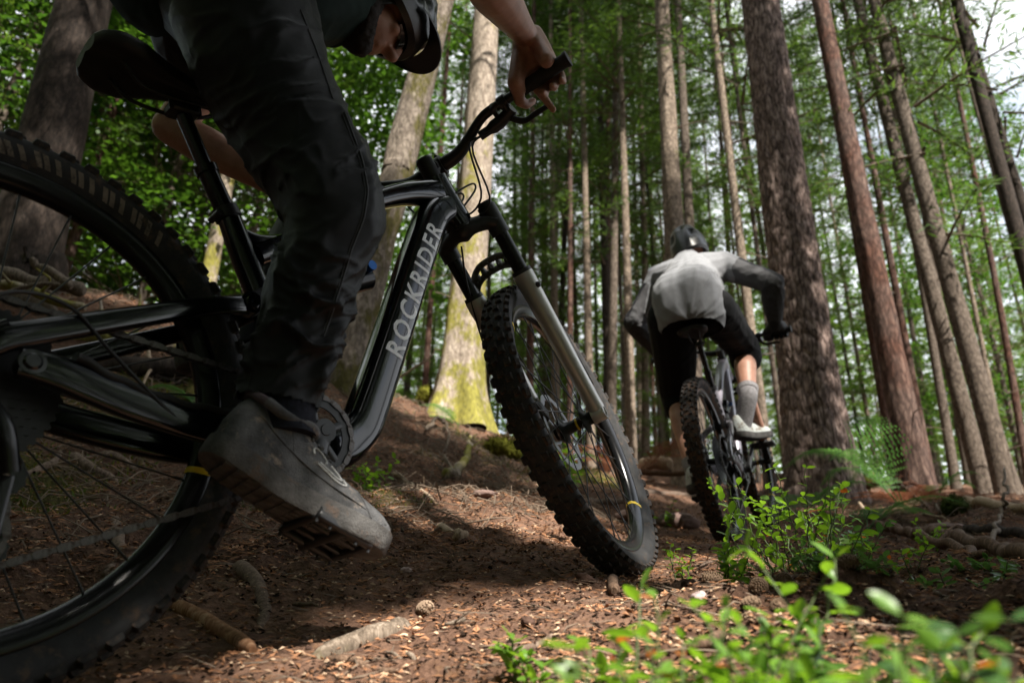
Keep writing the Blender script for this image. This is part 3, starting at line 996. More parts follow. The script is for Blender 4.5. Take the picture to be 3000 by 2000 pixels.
def tree(kind, base_uvd, top_uv, w_px, label, mat=None, H=20.0, crown=None, taper=0.45, group=None, n=24, rings=46, flare=0.5, amp=0.05, plates=0.0,
         deads=0, dead_l=0.5, side=None, cz=None, cat='tree', mids=None, own=False, seed=1, dsz=0.35, dhi=7.0):
    """A tree whose trunk runs from the ground at a photo pixel and distance up past a second pixel at its top."""
    u, v, d = base_uvd
    b = at(u, v, d)
    b[2] = gz(b[0], b[1]) - 0.10
    dirs = []
    for (u2, v2) in (mids or []) + [top_uv]:
        ray = W @ np.array([(u2 - 1500) / FPX, (v2 - 1000) / FPX, 1.0])
        k = np.hypot(b[0], b[1]) / np.hypot(ray[0], ray[1])
        dirs.append(ray * k)
    P = [b] + dirs
    last = dirs[-1]
    up = unit(last - P[-2])
    up = unit(up * 0.6 + np.array([0, 0, 0.4])) if not mids else up
    hl = np.linalg.norm(last - b)
    if H > hl + 1:
        P.append(last + up * (H - hl))
    r0 = w_px * d / FPX / 2
    name, bm = TREE_KIND[kind]
    rng = np.random.default_rng(seed + int(u))
    mb, C, rad = trunk_mesh(P, r0, max(r0 * 0.12, 0.02), None, n, rings, amp, flare, seed, plates)
    t = thing(name, label, cat, b, group)
    for i in range(len(mb.V)):
        mb.V[i] = mb.V[i] - b
    mb.build('trunk', M[mat or bm], t)
    if crown is not None:
        me = CR[crown][seed % len(CR[crown])]
        s = H / 20.0
        ax = (P[-1] - b); sh = ax / ax[2]
        if d < 11.6:
            # near enough to stand in the sun's way: the same crown with the sun gaps left open
            o = put('crown', gapped(me, np.array([[s * math.cos(seed), -s * math.sin(seed), s * sh[0]], [s * math.sin(seed), s * math.cos(seed), s * sh[1]], [0, 0, ax[2] / 20.0]]), b), t)
        else:
            o = put('crown', me, t)
        o.matrix_basis = Matrix(((s * math.cos(seed), -s * math.sin(seed), s * sh[0], 0), (s * math.sin(seed), s * math.cos(seed), s * sh[1], 0), (0, 0, ax[2] / 20.0, 0), (0, 0, 0, 1)))
    if deads:
        dead_branches(t, C, rad, rng, deads, 0.4, dhi, dead_l, M['dead_wood'], side)
    return t


TREES = [
    # kind, base (u, v, depth), pixel higher up the trunk, width px at the base, label, options
    ('pine', (2412, 1460, 6.2), (2226, 0), 178, 'thick pine trunk with plated grey brown bark right of the grey jersey rider', dict(mat='bark_pine', n=124, rings=270, plates=0.017, amp=0.02, flare=0.42, seed=3, crown='pine', H=23)),
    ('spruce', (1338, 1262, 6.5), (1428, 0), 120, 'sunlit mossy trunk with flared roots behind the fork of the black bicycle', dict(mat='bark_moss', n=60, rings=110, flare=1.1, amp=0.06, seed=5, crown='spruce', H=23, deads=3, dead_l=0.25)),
    ('spruce', (30, 1010, 4.4), (250, 0), 195, 'thick dark trunk leaning behind the rear tyre at the edge of the picture', dict(mat='bark_dark', n=80, rings=150, amp=0.05, flare=0.35, seed=2, crown='spruce', H=21)),
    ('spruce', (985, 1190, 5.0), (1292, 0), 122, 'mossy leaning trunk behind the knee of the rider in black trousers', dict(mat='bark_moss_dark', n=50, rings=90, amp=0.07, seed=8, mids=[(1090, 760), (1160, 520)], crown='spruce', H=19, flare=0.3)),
    ('spruce', (1100, 560, 8.5), (1238, 60), 42, 'slim pinkish trunk leaning left of the mossy leaning tree behind the helmet', dict(mat='bark_pale', seed=4, crown='spruce', H=20)),
    ('pine', (1262, 900, 15), (1318, 60), 20, 'thin orange pine stem between the leaning tree and the sunlit mossy trunk', dict(mat='bark_red', seed=6, crown='pine', H=21)),
    ('spruce', (2010, 1400, 8.2), (1938, 0), 76, 'pale flaking trunk rising behind the helmet of the grey jersey rider', dict(mat='bark_pale', n=48, rings=110, amp=0.09, seed=7, crown='spruce', H=22, deads=4, dead_l=0.5)),
    ('spruce', (2052, 1380, 10.5), (1985, 0), 40, 'brown trunk close behind the pale flaking trunk above the helmet', dict(mat='bark_grey', seed=9, crown='spruce', H=22)),
    ('spruce', (2255, 1400, 9.0), (2118, 300), 36, 'slim pale dead trunk with bare side twigs between the rider and the thick pine', dict(mat='bark_pale', seed=12, crown='spruce', H=17, deads=14, dead_l=0.8, side=0.0, dhi=8)),
    ('pine', (2690, 1420, 8.0), (2402, 0), 86, 'red barked pine trunk right of the thick pine with a dark knot near its base', dict(mat='bark_red', n=48, rings=100, seed=10, crown='pine', H=22, deads=4, dead_l=0.3)),
    ('spruce', (2895, 1470, 9.2), (2512, 0), 54, 'grey brown trunk next right of the red barked pine', dict(mat='bark_grey', n=36, rings=80, seed=13, crown='spruce', H=22, deads=6, dead_l=0.5)),
    ('spruce', (2968, 1490, 8.4), (2560, 0), 66, 'grey trunk with dark bare stubs at the right end of the earth mound', dict(mat='bark_grey', n=36, rings=80, seed=14, crown='spruce', H=22, deads=9, dead_l=0.4)),
    ('spruce', (3090, 1100, 9.0), (2800, 0), 52, 'dark trunk leaning in from the right edge high above the logs', dict(mat='bark_dark', seed=15, crown='spruce', H=21, deads=4)),
    ('spruce', (3080, 760, 10), (2900, 300), 40, 'second dark trunk at the upper right edge behind green sprays', dict(mat='bark_dark', seed=16, crown='spruce', H=21)),
    ('pine', (2950, 1150, 14), (2880, 640), 22, 'thin rusty stem at the right edge among bright green foliage', dict(mat='bark_red', seed=17, crown='pine', H=20)),
    ('spruce', (180, 800, 9.0), (340, 290), 34, 'slim pinkish trunk in the gap between the saddle and the rear tyre', dict(mat='bark_red', seed=18, crown='young', H=15)),
    ('spruce', (600, 900, 8.0), (660, 560), 50, 'yellow green mossy trunk seen just behind the seat post', dict(mat='bark_moss', seed=19, crown='young', H=14)),
    ('spruce', (1520, 1330, 18), (1545, 370), 24, 'reddish trunk beside the brake cables behind the front wheel', dict(mat='bark_red', seed=20, crown='spruce', H=22)),
    ('spruce', (1600, 1340, 16), (1640, 300), 26, 'pale grey trunk under the rider hand beyond the front wheel', dict(mat='bark_pale', seed=21, crown='young', H=21)),
    ('spruce', (1790, 1340, 14), (1755, 180), 34, 'dark spruce trunk midway between the front wheel and the grey jersey rider', dict(mat='bark_dark', seed=22, crown='spruce', H=21)),
    ('spruce', (1850, 1350, 11.5), (1830, 560), 34, 'pale lit trunk just left of the grey jersey rider', dict(mat='bark_pale', seed=23, crown='young', H=18)),
    ('spruce', (1890, 1345, 15), (1885, 600), 26, 'pale stem rising beside the left elbow of the grey jersey rider', dict(mat='bark_pale', seed=24, crown='spruce', H=20)),
]
for kind, b, t_, w, lab, kw in TREES:
    tree(kind, b, t_, w, lab, **kw)

# the stand behind: slim trunks one can still tell apart; several look just alike and share a label by region
frng = np.random.default_rng(5)
REGION = [
    ((1130, 1480), 'slim distant trunk seen between the fork crown and the mossy tree', 'slim trunks behind the fork', 5, (12, 24)),
    ((1480, 1780), 'slim distant trunk standing in rows beyond the front wheel', 'slim trunks beyond the front wheel', 16, (11, 28)),
    ((1780, 2140), 'slim distant trunk in the stand behind the grey jersey rider', 'slim trunks behind the grey jersey rider', 12, (12, 28)),
    ((2140, 2400), 'slim distant trunk between the grey jersey rider and the thick pine', 'slim trunks left of the thick pine', 6, (11, 24)),
    ((2420, 2720), 'slim distant trunk seen between the thick pine and the red barked pine', 'slim trunks behind the red pine', 7, (11, 24)),
    ((2720, 3150), 'slim distant trunk among the foliage at the right side', 'slim trunks at the right side', 10, (11, 26)),
]
for (u0, u1), lab, grp, cnt, (d0, d1) in REGION:
    for k in range(cnt):
        u = u0 + (u1 - u0) * (k + frng.uniform(0.1, 0.9)) / cnt
        d = frng.uniform(d0, d1)
        p = at(u, 1340, d)
        vp = np.array([1633.0, -4337.0])
        s = frng.normal(0, 25)
        v2 = 300.0
        f = (1340 - v2) / (1340 - vp[1])
        u2 = u + (vp[0] - u) * f + s
        w = frng.uniform(0.09, 0.20) * FPX / d
        kind = frng.choice(['spruce', 'spruce', 'young', 'pine', 'pine'])
        matn = frng.choice(['bark_grey', 'bark_pale', 'bark_dark', 'bark_grey']) if kind != 'pine' else 'bark_red'
        H = frng.uniform(14, 24)
        tone = {'bark_grey': 'grey', 'bark_pale': 'pale', 'bark_dark': 'dark', 'bark_red': 'reddish'}[matn]
        tree(kind, (u, 1340, d), (u2, v2), w, lab.replace('slim distant', ('slim distant ' if w * d / FPX < 0.145 else 'stouter distant ') + tone), mat=matn, crown=str(frng.choice(['spruce', 'pine', 'young'], p=[0.34, 0.44, 0.22])), H=H, group=grp, n=10, rings=16, flare=0.3, amp=0.05, seed=int(frng.integers(0, 100)) * 4 + (3 if kind == 'spruce' and frng.random() < 0.75 else int(frng.integers(0, 3))), deads=int(frng.integers(1, 5)), dead_l=0.7)

# broad leaved understorey on the left bank and the bright young trees
LEFT = [((-60, 640, 13), 'bushy beech behind the thick dark trunk at the left edge', 1.2), ((560, 700, 14), 'farther green beech seen beside the seat post', 1.3), ((820, 760, 16), 'deep green beech behind the thigh of the rider in black', 1.4),
        ((120, 700, 11), 'leafy beech glowing green behind the thick dark trunk', 1.0), ((430, 760, 9.5), 'bright green beech filling the gap under the saddle', 0.75),
        ((700, 800, 10.5), 'bright green beech behind the seat tube and forearm', 0.8), ((-150, 700, 8.5), 'green beech cut by the left edge above the rear tyre', 0.9),
        ((330, 640, 15), 'taller beech farther back between trunk and saddle', 1.3),
        ((2960, 1250, 17), 'bright leafy tree low at the right edge behind slim trunks', 0.9)]
for i, ((u, v, d), lab, s) in enumerate(LEFT):
    b = at(u, v, d); b[2] = gz(b[0], b[1]) - 0.05
    t = thing('beech_tree', lab, 'tree', b)
    mb, C, rad = trunk_mesh([b, b + [0.1, 0.05, 4 * s], b + [0.0, 0.2, 10 * s]], 0.08 * s, 0.02, None, 12, 16, 0.05, 0.4, i)
    for k in range(len(mb.V)):
        mb.V[k] = mb.V[k] - b
    mb.build('trunk', M['bark_grey'], t)
    o = put('crown', CR['broad'][i % 2], t)
    o.scale = (s, s, s); o.rotation_euler = (0, 0, i * 1.3)

# unseen trees added to shade the trail; crowns cut open for the sun patches
OVER = [(2.4, -2.6, 15), (0.2, -4.2, 16), (4.6, -5.2, 17), (1.6, -7.2, 18), (-2.6, -2.4, 15), (-1.5, -1.1, 15), (4.9, 1.5, 16), (2.5, -5.7, 17), (1.7, -4.5, 16), (4.4, -0.6, 15), (6.4, -2.8, 16), (-1.6, -6.6, 17), (3.4, -9.5, 19), (6.8, -7.6, 19)]
org = np.random.default_rng(21)
for x, y, H in OVER:
    b = np.array([x, y, gz(x, y) - 0.1])
    t = thing('spruce_tree', 'unseen spruce added beside the camera to shade the trail', 'tree', b, 'unseen spruces added to shade the trail')
    mb, C, rad = trunk_mesh([b, b + [0.05, 0, H * 0.5], b + [0, 0.1, H]], 0.16, 0.02, None, 12, 16, 0.05, 0.4, int(abs(x * 10)))
    for k in range(len(mb.V)):
        mb.V[k] = mb.V[k] - b
    mb.build('trunk', M['bark_grey'], t)
    cmb = conifer_crown(H, 5.2, 3.3, org, 0.58, 6, 6.5, 0.098, keep=lambda p, b=b: sunlit_filter(p + b))
    cmb.build('crown', [M['needle'], M['dead_wood']], t, smooth=False)

# the wood goes on behind the viewpoint too
brng = np.random.default_rng(41)
for k in range(110):
    a = R_(brng.uniform(95, 290))
    r = brng.uniform(8, 26)
    x, y = r * math.sin(a), r * math.cos(a)
    b = np.array([x, y, gz(x, y) - 0.1])
    H = brng.uniform(15, 22)
    t = thing('spruce_tree', 'spruce of the wood that goes on behind the camera', 'tree', b, 'spruces of the wood behind the camera')
    MB().tube([(0, 0, 0), (0, 0, H * 0.5), (0, 0, H)], [0.16, 0.11, 0.02], 8).build('trunk', M['bark_grey'], t)
    o = put('crown', CR['young'][0] if k % 3 else CR['spruce'][2], t)
    o.scale = (H / 17, H / 17, H / 20); o.rotation_euler = (0, 0, brng.uniform(0, 6))

# ------------------------------------------------------------------ bicycles (x forward, y to the rider's left, z up, origin at the bottom bracket)
B1R = np.array([[0.66789, -0.70497, -0.23861], [0.70872, 0.70031, -0.08531], [0.22724, -0.11213, 0.96736]])
B1T = np.array([-0.3415, 1.1914, 0.3028])
B2R = np.array([[0.43517, -0.87904, -0.19473], [0.87141, 0.46561, -0.15443], [0.22642, -0.10249, 0.96862]])
B2T = np.array([1.0907, 3.58, 0.8294])
HTA = R_(64.5)
SAX = np.array([-math.cos(HTA), 0, math.sin(HTA)])       # up the steering axis
SPF = np.array([math.sin(HTA), 0, math.cos(HTA)])        # forward, square to it
Y = np.array([0, 1.0, 0])
REACH, STACK, COMP = 0.4499, 0.6105, 0.0103
HTT = np.array([REACH, 0, STACK])
FLEN = 0.118 + 0.555 - COMP
WR_ = 0.372


def steerfn(angle):
    R = rot(SAX, angle)
    def s(down, fwd, y):
        return HTT - SAX * down + R @ (SPF * fwd + np.array([0, y, 0]))
    return s, R


M['arch'] = plain('shade_toned_fork_arch', (0.16, 0.15, 0.14), 0.4, 0.6, 0.3, 30, dirt=(0.07, 0.05, 0.035), dirt_at=0.5)  # silver fork paint darkened: the shadow on the arch is in its colour
KNOBS = {}


def knob_mesh(size, mat, key):
    k = (key, mat.name)
    if k not in KNOBS:
        a, b, h = size
        V = np.array([[x * a * s, y * b * s, z] for z, s in ((-0.003, 1.08), (h * 0.55, 0.98), (h, 0.80)) for x, y in ((-.5, -.5), (.5, -.5), (.5, .5), (-.5, .5))])
        mb = MB().add(V, [(8, 9, 10, 11)] + [(i * 4 + j, i * 4 + (j + 1) % 4, i * 4 + 4 + (j + 1) % 4, i * 4 + 4 + j) for i in (0, 1) for j in range(4)])
        KNOBS[k] = mb.mesh('knob', mat, False)
    return KNOBS[k]


def wheel(bike, centre, Rw, mat_t, cassette=False, bands=True, rotor_r=0.10, spin=0.0, spoke_n=28, front=True):
    """A wheel part with tyre, knobs, rim, spokes, hub and brake rotor as its pieces."""
    w = put('wheel', None, bike, M=mat4(Rw, centre))
    prof = [(0.316, -0.014), (0.322, -0.0185), (0.332, -0.0275), (0.345, -0.0325), (0.355, -0.0310), (0.3615, -0.0245), (0.3655, -0.0145), (0.3675, -0.004),
            (0.3675, 0.004), (0.3655, 0.0145), (0.3615, 0.0245), (0.355, 0.0310), (0.345, 0.0325), (0.332, 0.0275), (0.322, 0.0185), (0.316, 0.014)]
    MB().lathe(prof, 150).build('tyre', mat_t, w)
    pitch = 66
    rows = [(0.0075, 0.3672, 0.05, (0.0165, 0.0140, 0.0055), 0.0), (-0.0075, 0.3672, -0.05, (0.0165, 0.0140, 0.0055), 0.5),
            (0.0280, 0.3585, 0.80, (0.0200, 0.0120, 0.0075), 0.25), (-0.0280, 0.3585, -0.80, (0.0200, 0.0120, 0.0075), 0.75)]
    for ri, (y, r, tilt, size, ph) in enumerate(rows):
        me = knob_mesh(size, M['knob'] if mat_t is M['rubber'] else mat_t, ri // 2)
        for i in range(pitch):
            a = 2 * math.pi * (i + ph) / pitch + spin
            yy, rr, tt = y, r, tilt
            if ri < 2 and i % 2:
                yy, rr, tt = y * 1.75, r - 0.0008, tilt * 3.2
            rad = np.array([math.cos(a), 0, math.sin(a)]); tan = np.array([-math.sin(a), 0, math.cos(a)])
            nn = rad * math.cos(tt) + Y * math.sin(tt); lat = np.cross(nn, tan)
            put('knob', me, w, M=mat4(np.stack([tan, lat, nn], 1), rad * rr + Y * yy))
    rim = [(0.3205, -0.0165), (0.3175, -0.0185), (0.309, -0.0172), (0.297, -0.0125), (0.2905, -0.006), (0.2895, 0), (0.2905, 0.006), (0.297, 0.0125), (0.309, 0.0172), (0.3175, 0.0185), (0.3205, 0.0165), (0.3135, 0.0145), (0.3135, -0.0145)]
    MB().lathe(rim, 120).build('rim', M['anod'], w)
    if bands:
        for a0 in ((1.15, 1.17 + math.pi) if front else (0.4, 0.4 + math.pi)):
            b = [(r + 0.0006 * (1 if y0 == 0 else 0), y0 * 1.035) for r, y0 in rim[1:10]]
            b = [(0.2890 + (r - 0.2895) * 0.985 if abs(y0) < 0.0065 else r, y0 * 1.05) for r, y0 in rim[1:10]]
            MB().lathe(b, 5, a0=a0, a1=a0 + 0.030, closed=False).build('rim_band', M['yellow'], w)
    me = None
    for i in range(spoke_n):
        s = 1 if i % 2 else -1
        k = i // 2
        a = 2 * math.pi * i / spoke_n + spin * 0.7
        off = 0.62 * (1 if k % 2 else -1)
        p = np.array([math.cos(a + off) * 0.029, s * (0.028 if not cassette else (0.028 if s > 0 else 0.018)), math.sin(a + off) * 0.029])
        q = np.array([math.cos(a) * 0.293, s * 0.003, math.sin(a) * 0.293])
        mb = MB().tube([p, q - (q - p) * 0.05], 0.0014, 5, cap=False)
        mb.tube([q - (q - p) * 0.06, q], 0.0019, 5)
        mb.build('spoke', M['black'], w)
    hub = [(0.010, -0.05), (0.016, -0.05), (0.016, -0.036), (0.033, -0.031), (0.033, -0.0275), (0.0155, -0.022), (0.0145, 0), (0.0155, 0.022), (0.033, 0.0275), (0.033, 0.031), (0.018, 0.036), (0.018, 0.05), (0.010, 0.05)]
    MB().lathe(hub, 28).build('hub', M['black'], w)
    MB().lathe([(0.0148, -0.012), (0.0158, -0.0115), (0.0158, -0.007), (0.0148, -0.0065)], 24, closed=False).build('hub_band', M['yellow'], w)
    if cassette and mat_t is M['rubber']:
        for k in range(19):
            a = -0.20 + 0.046 * k + (0.014 if k % 3 else 0)
            V = []
            for q in np.linspace(0, 1, 4):
                for g in np.linspace(0, 1, 4):
                    aa = -(a + 0.022 * g + 0.030 * q)
                    rr_ = 0.327 + 0.017 * q
                    yy_ = -float(np.interp(rr_, [0.322, 0.332, 0.345, 0.355], [0.0185, 0.0275, 0.0325, 0.0310])) - 0.0006
                    V.append((-math.cos(aa + 2.2) * rr_, yy_, math.sin(aa + 2.2) * rr_))
            MB().add(V, grid_faces(4, 4, False)).build('worn_print', M['tan_print'], w)
    # rotor on the left side
    y0 = 0.037
    mb = MB()
    n = 72
    th = np.linspace(0, 2 * np.pi, n, endpoint=False)
    ro = rotor_r * (1 + 0.018 * np.cos(th * 12)); ri_ = rotor_r * 0.84 * (1 + 0.025 * np.cos(th * 12 + 1))
    ring = [np.stack([r * np.cos(th), np.full(n, y0 + dy), r * np.sin(th)], -1) for r, dy in ((ro, -0.001), (ro, 0.001), (ri_, 0.001), (ri_, -0.001), (ro, -0.001))]
    mb.add(np.vstack(ring), grid_faces(5, n))
    for i in range(6):
        a = i * math.pi / 3
        P = spline(np.array([[math.cos(a + 0.5) * 0.024, y0, math.sin(a + 0.5) * 0.024], [math.cos(a + 0.2) * 0.055, y0, math.sin(a + 0.2) * 0.055], [math.cos(a) * rotor_r * 0.86, y0, math.sin(a) * rotor_r * 0.86]]), 7)
        mb.tube(P, np.tile([0.0012, 0.0042], (7, 1)), 6, ref=Y)
    mb.lathe([(0.020, y0 - 0.002), (0.030, y0 - 0.002), (0.030, y0 + 0.002), (0.020, y0 + 0.002)], 24)
    mb.build('brake_rotor', M['steel'], w, sharp=40)
    MB().tube([(math.cos(2.2) * 0.290, 0, math.sin(2.2) * 0.290), (math.cos(2.2) * 0.248, 0, math.sin(2.2) * 0.248)], 0.003, 8).build('valve', M['black'], w)
    if cassette:
        teeth = [51, 45, 39, 33, 28, 24, 21, 18, 16, 14, 12, 10]
        for j, T in enumerate(teeth):
            r = T * 0.00204
            y = -0.020 - j * 0.0029
            n = T * 4
            th = np.linspace(0, 2 * np.pi, n, endpoint=False)
            rr = r + 0.0026 * np.where(np.arange(n) % 4 < 2, 1, -0.6)
            ri2 = max(r * 0.62, 0.017)
            mb = MB()
            rings = [np.stack([q * np.cos(th), np.full(n, y + dy), q * np.sin(th)], -1) for q, dy in ((rr, -0.0009), (rr, 0.0009), (np.full(n, ri2), 0.0009), (np.full(n, ri2), -0.0009), (rr, -0.0009))]
            mb.add(np.vstack(rings), grid_faces(5, n))
            for i in range(5):
                a = i * 2 * math.pi / 5
                mb.box((math.cos(a) * ri2 * 0.75, y, math.sin(a) * ri2 * 0.75), (ri2 * 0.6, 0.0014, 0.006), rot(Y, -a))
            mb.build('sprocket', M['black'], w, sharp=40)
    return w


LINK = {}


def chain(bike, path, y, pitch=0.0127):
    """Chain links along a path of (x, z) points, outer and inner plates by turns."""
    c = put('chain', None, bike)
    if not LINK:
        for nm, dy, hh in (('outer', 0.0031, 0.0046), ('inner', 0.0021, 0.0031)):
            mb = MB()
            for s in (-1, 1):
                th = np.linspace(0, 2 * np.pi, 8, endpoint=False)
                out = []
                for cx, a0 in ((0.0, np.pi / 2), (pitch, -np.pi / 2)):
                    for t in np.linspace(0, np.pi, 5):
                        out.append((cx + hh * math.cos(a0 + t), hh * math.sin(a0 + t)))
                out = np.array(out)
                k = len(out)
                V = np.vstack([np.c_[out[:, 0], np.full(k, s * dy), out[:, 1]], np.c_[out[:, 0], np.full(k, s * (dy + 0.0009)), out[:, 1]]])
                mb.add(V, [tuple(range(k)), tuple(range(k, 2 * k))[::-1]] + [(j, (j + 1) % k, (j + 1) % k + k, j + k) for j in range(k)])
            for cx in (0, pitch):
                mb.tube([(cx, -0.0032, 0), (cx, 0.0032, 0)], 0.0037, 7)
            LINK[nm] = mb.mesh('chain_link', M['chain'], False)
    P = np.asarray(path, float)
    s = np.r_[0, np.cumsum(np.hypot(*np.diff(P, axis=0).T))]
    n = int(s[-1] / pitch)
    q = np.stack([np.interp(np.arange(n + 1) * pitch, s, P[:, k]) for k in (0, 1)], -1)
    for i in range(n):
        d = q[i + 1] - q[i]
        a = math.atan2(d[1], d[0])
        put('chain_link', LINK['outer' if i % 2 else 'inner'], c, M=mat4(rot(Y, -a), (q[i][0], y, q[i][1])))
    return c


def letters(text, size, mat, parent, origin, xdir, hdir, surf, space=1.0, name='lettering'):
    """Flat print laid on a tube: origin is where the text starts, xdir its direction, hdir its upward direction, surf(h) the lateral position of the tube skin."""
    cu = bpy.data.curves.new('print', 'FONT')
    cu.body = text
    cu.size = size
    cu.offset = size * 0.019
    cu.space_character = space
    cu.resolution_u = 3
    o = bpy.data.objects.new('print', cu)
    COL.objects.link(o)
    dg = bpy.context.evaluated_depsgraph_get(); dg.update()
    me = bpy.data.meshes.new_from_object(o.evaluated_get(dg))
    bpy.data.objects.remove(o); bpy.data.curves.remove(cu)
    bm = bmesh.new(); bm.from_mesh(me)
    bmesh.ops.triangulate(bm, faces=bm.faces)
    for _ in range(3):
        long_e = [e for e in bm.edges if e.calc_length() > size * 0.10]
        if not long_e:
            break
        bmesh.ops.subdivide_edges(bm, edges=long_e, cuts=1)
        bmesh.ops.triangulate(bm, faces=bm.faces)
    bm.to_mesh(me); bm.free()
    V = np.empty(len(me.vertices) * 3, np.float32); me.vertices.foreach_get('co', V); V = V.reshape(-1, 3)
    out = np.array([np.asarray(origin) + np.asarray(xdir) * x + np.asarray(hdir) * y + np.array([0, surf(x, y), 0]) for x, y, _ in V])
    me.vertices.foreach_set('co', out.astype(np.float32).ravel())
    me.name = name
    me.materials.append(mat)
    me.update()
    return put(name, me, parent)


def make_bike(label, Rb, Tb, steer, rax, fm, fork_m, mat_t, crank_a, detailed, saddle_z=0.0, spin=(0.0, 0.0), group=None):
    t = thing('mountain_bicycle', label, 'bicycle', M=mat4(Rb, Tb), group=group)
    s, SR = steerfn(steer)
    RAX = np.array([rax[0], 0, rax[1]])
    # ---- main frame
    f = MB()
    htb = HTT - SAX * 0.118
    f.tube([HTT + SAX * 0.004, HTT - SAX * 0.02, HTT - SAX * 0.06, HTT - SAX * 0.10, htb - SAX * 0.002], np.array([[0.027, 0.030], [0.0265, 0.031], [0.027, 0.034], [0.029, 0.034], [0.030, 0.031]]), 24, ref=Y, pw=2.6)
    DT = np.array([(0.474, 0, 0.545), (0.415, 0, 0.505), (0.345, 0, 0.395), (0.262, 0, 0.252), (0.192, 0, 0.132), (0.150, 0, 0.062), (0.122, 0, 0.022), (0.080, 0, -0.008), (0.035, 0, -0.016), (0.0, 0, -0.012)])
    dtp = spline(DT, 60)
    k = np.linspace(0, 1, 60)
    dw = np.interp(k, [0, 0.12, 0.3, 0.7, 0.85, 1], [0.027, 0.029, 0.030, 0.030, 0.033, 0.036])
    dd = np.interp(k, [0, 0.12, 0.3, 0.6, 0.8, 1], [0.030, 0.037, 0.0355, 0.036, 0.036, 0.032])
    f.tube(dtp, np.stack([dw, dd], -1), 32, ref=Y, pw=3.4)
    TT = np.array([(0.446, 0, 0.575), (0.40, 0, 0.565), (0.33, 0, 0.543), (0.24, 0, 0.500), (0.13, 0, 0.430), (0.03, 0, 0.366), (-0.035, 0, 0.330)])
    k = np.linspace(0, 1, 40)
    f.tube(spline(TT, 40), np.stack([np.interp(k, [0, 0.2, 1], [0.026, 0.024, 0.020]), np.interp(k, [0, 0.2, 0.5, 1], [0.032, 0.027, 0.020, 0.019])], -1), 26, ref=Y, pw=3.0)
    f.tube(spline(np.array([(-0.074, 0, 0.392), (-0.055, 0, 0.32), (-0.02, 0, 0.20), (0.0, 0, 0.09), (0.0, 0, 0)]), 24), np.linspace(0.0195, 0.028, 24), 22, ref=Y)
    f.tube(spline(np.array([(-0.066, 0, 0.372), (-0.02, 0, 0.362), (0.05, 0, 0.378)]), 10), np.tile([0.010, 0.012], (10, 1)), 12, ref=Y, pw=3)
    f.lathe([(0.017, -0.046), (0.027, -0.046), (0.030, -0.040), (0.030, 0.040), (0.027, 0.046), (0.017, 0.046)], 28)
    f.lathe([(0.0, -0.040), (0.017, -0.040), (0.019, -0.036), (0.019, 0.036), (0.017, 0.040), (0.0, 0.040)], 20, o=(-0.045, 0, 0.095), closed=False)
    frame = f.build('frame', fm, t, sharp=None)
    if detailed:
        xd = unit([0.262 - 0.415, 0, 0.252 - 0.505]); xd = -xd
        # straight run of the down tube, lettering reads from the bottom bracket towards the head tube
        a0, a1 = np.array([0.206, 0, 0.155]), np.array([0.405, 0, 0.492])
        xd = unit(a1 - a0); hd = np.array([-xd[2], 0, xd[0]])
        Pd = dtp

        def surf(x, y):
            p = a0 + xd * x + hd * (y - 0.0200)
            dvec = Pd - p; j = int(np.argmin((dvec ** 2).sum(1)))
            tt = Pd[min(j + 1, 59)] - Pd[max(j - 1, 0)]; tt = unit(tt); nn = np.array([-tt[2], 0, tt[0]])
            h = (p - Pd[j]) @ nn
            q = max(1 - (abs(h) / dd[j]) ** 3.4, 0.02) ** (1 / 3.4)
            return -(dw[j] * q + 0.0007)
        letters('ROCKRIDER', 0.0565, M['white_print'], frame, a0 - hd * 0.0200, xd, hd, surf, 1.24)
        for h0, h1 in ((0.0335, 0.0342), (-0.0342, -0.0335)):
            pass
        # cable ports and hoses at the head tube
        for y0, q in ((-0.020, 0.0), (0.020, 0.01)):
            MB().tube(spline(np.array([(0.475, y0, 0.565), (0.50, y0 * 1.5, 0.585), (0.53, y0 * 1.2 - 0.02, 0.60), (0.535, y0 - 0.02, 0.585), (0.505, y0, 0.545)]), 14), 0.0025, 6).build('cable', M['black'], t)
    # ---- rear end
    for sy in (-1, 1):
        m = MB()
        P = np.array([(-0.082, sy * 0.040, 0.218), (-0.16, sy * 0.058, 0.198), (-0.27, sy * 0.068, 0.165), (-0.37, sy * 0.074, 0.135), (-0.425, sy * 0.076, 0.118), (-0.448, sy * 0.074, rax[1] + 0.022)])
        k = np.linspace(0, 1, 36)
        m.tube(spline(P, 36), np.stack([np.full(36, 0.0085), np.interp(k, [0, 0.15, 0.6, 0.85, 1], [0.017, 0.0145, 0.0165, 0.0175, 0.016])], -1), 20, ref=Y, pw=3.2)
        m.tube([(-0.082, sy * 0.030, 0.218), (-0.082, sy * 0.052, 0.218)], 0.0185, 24)
        m.tube([(-0.082, sy * 0.052, 0.218), (-0.082, sy * 0.056, 0.218)], [0.012, 0.010], 18)
        m.build('seat_stay', fm, t, sharp=50)
        m = MB()
        P = np.array([(-0.412, sy * 0.073, rax[1] + 0.006), (-0.37, sy * 0.071, rax[1] - 0.004), (-0.28, sy * 0.062, 0.045), (-0.16, sy * 0.052, 0.010), (-0.09, sy * 0.046, 0.015), (-0.045, sy * 0.034, 0.075)])
        m.tube(spline(P, 36), np.stack([np.interp(k, [0, 1], [0.0105, 0.011]), np.interp(k, [0, 0.12, 0.4, 0.8, 1], [0.019, 0.021, 0.024, 0.022, 0.020])], -1), 20, ref=Y, pw=3.2)
        m.tube([(-0.40, sy * 0.062, rax[1] + 0.004), (-0.40, sy * 0.085, rax[1] + 0.004)], 0.0155, 24)
        m.tube([(-0.40, sy * 0.085, rax[1] + 0.004), (-0.40, sy * 0.088, rax[1] + 0.004)], [0.011, 0.008], 18)
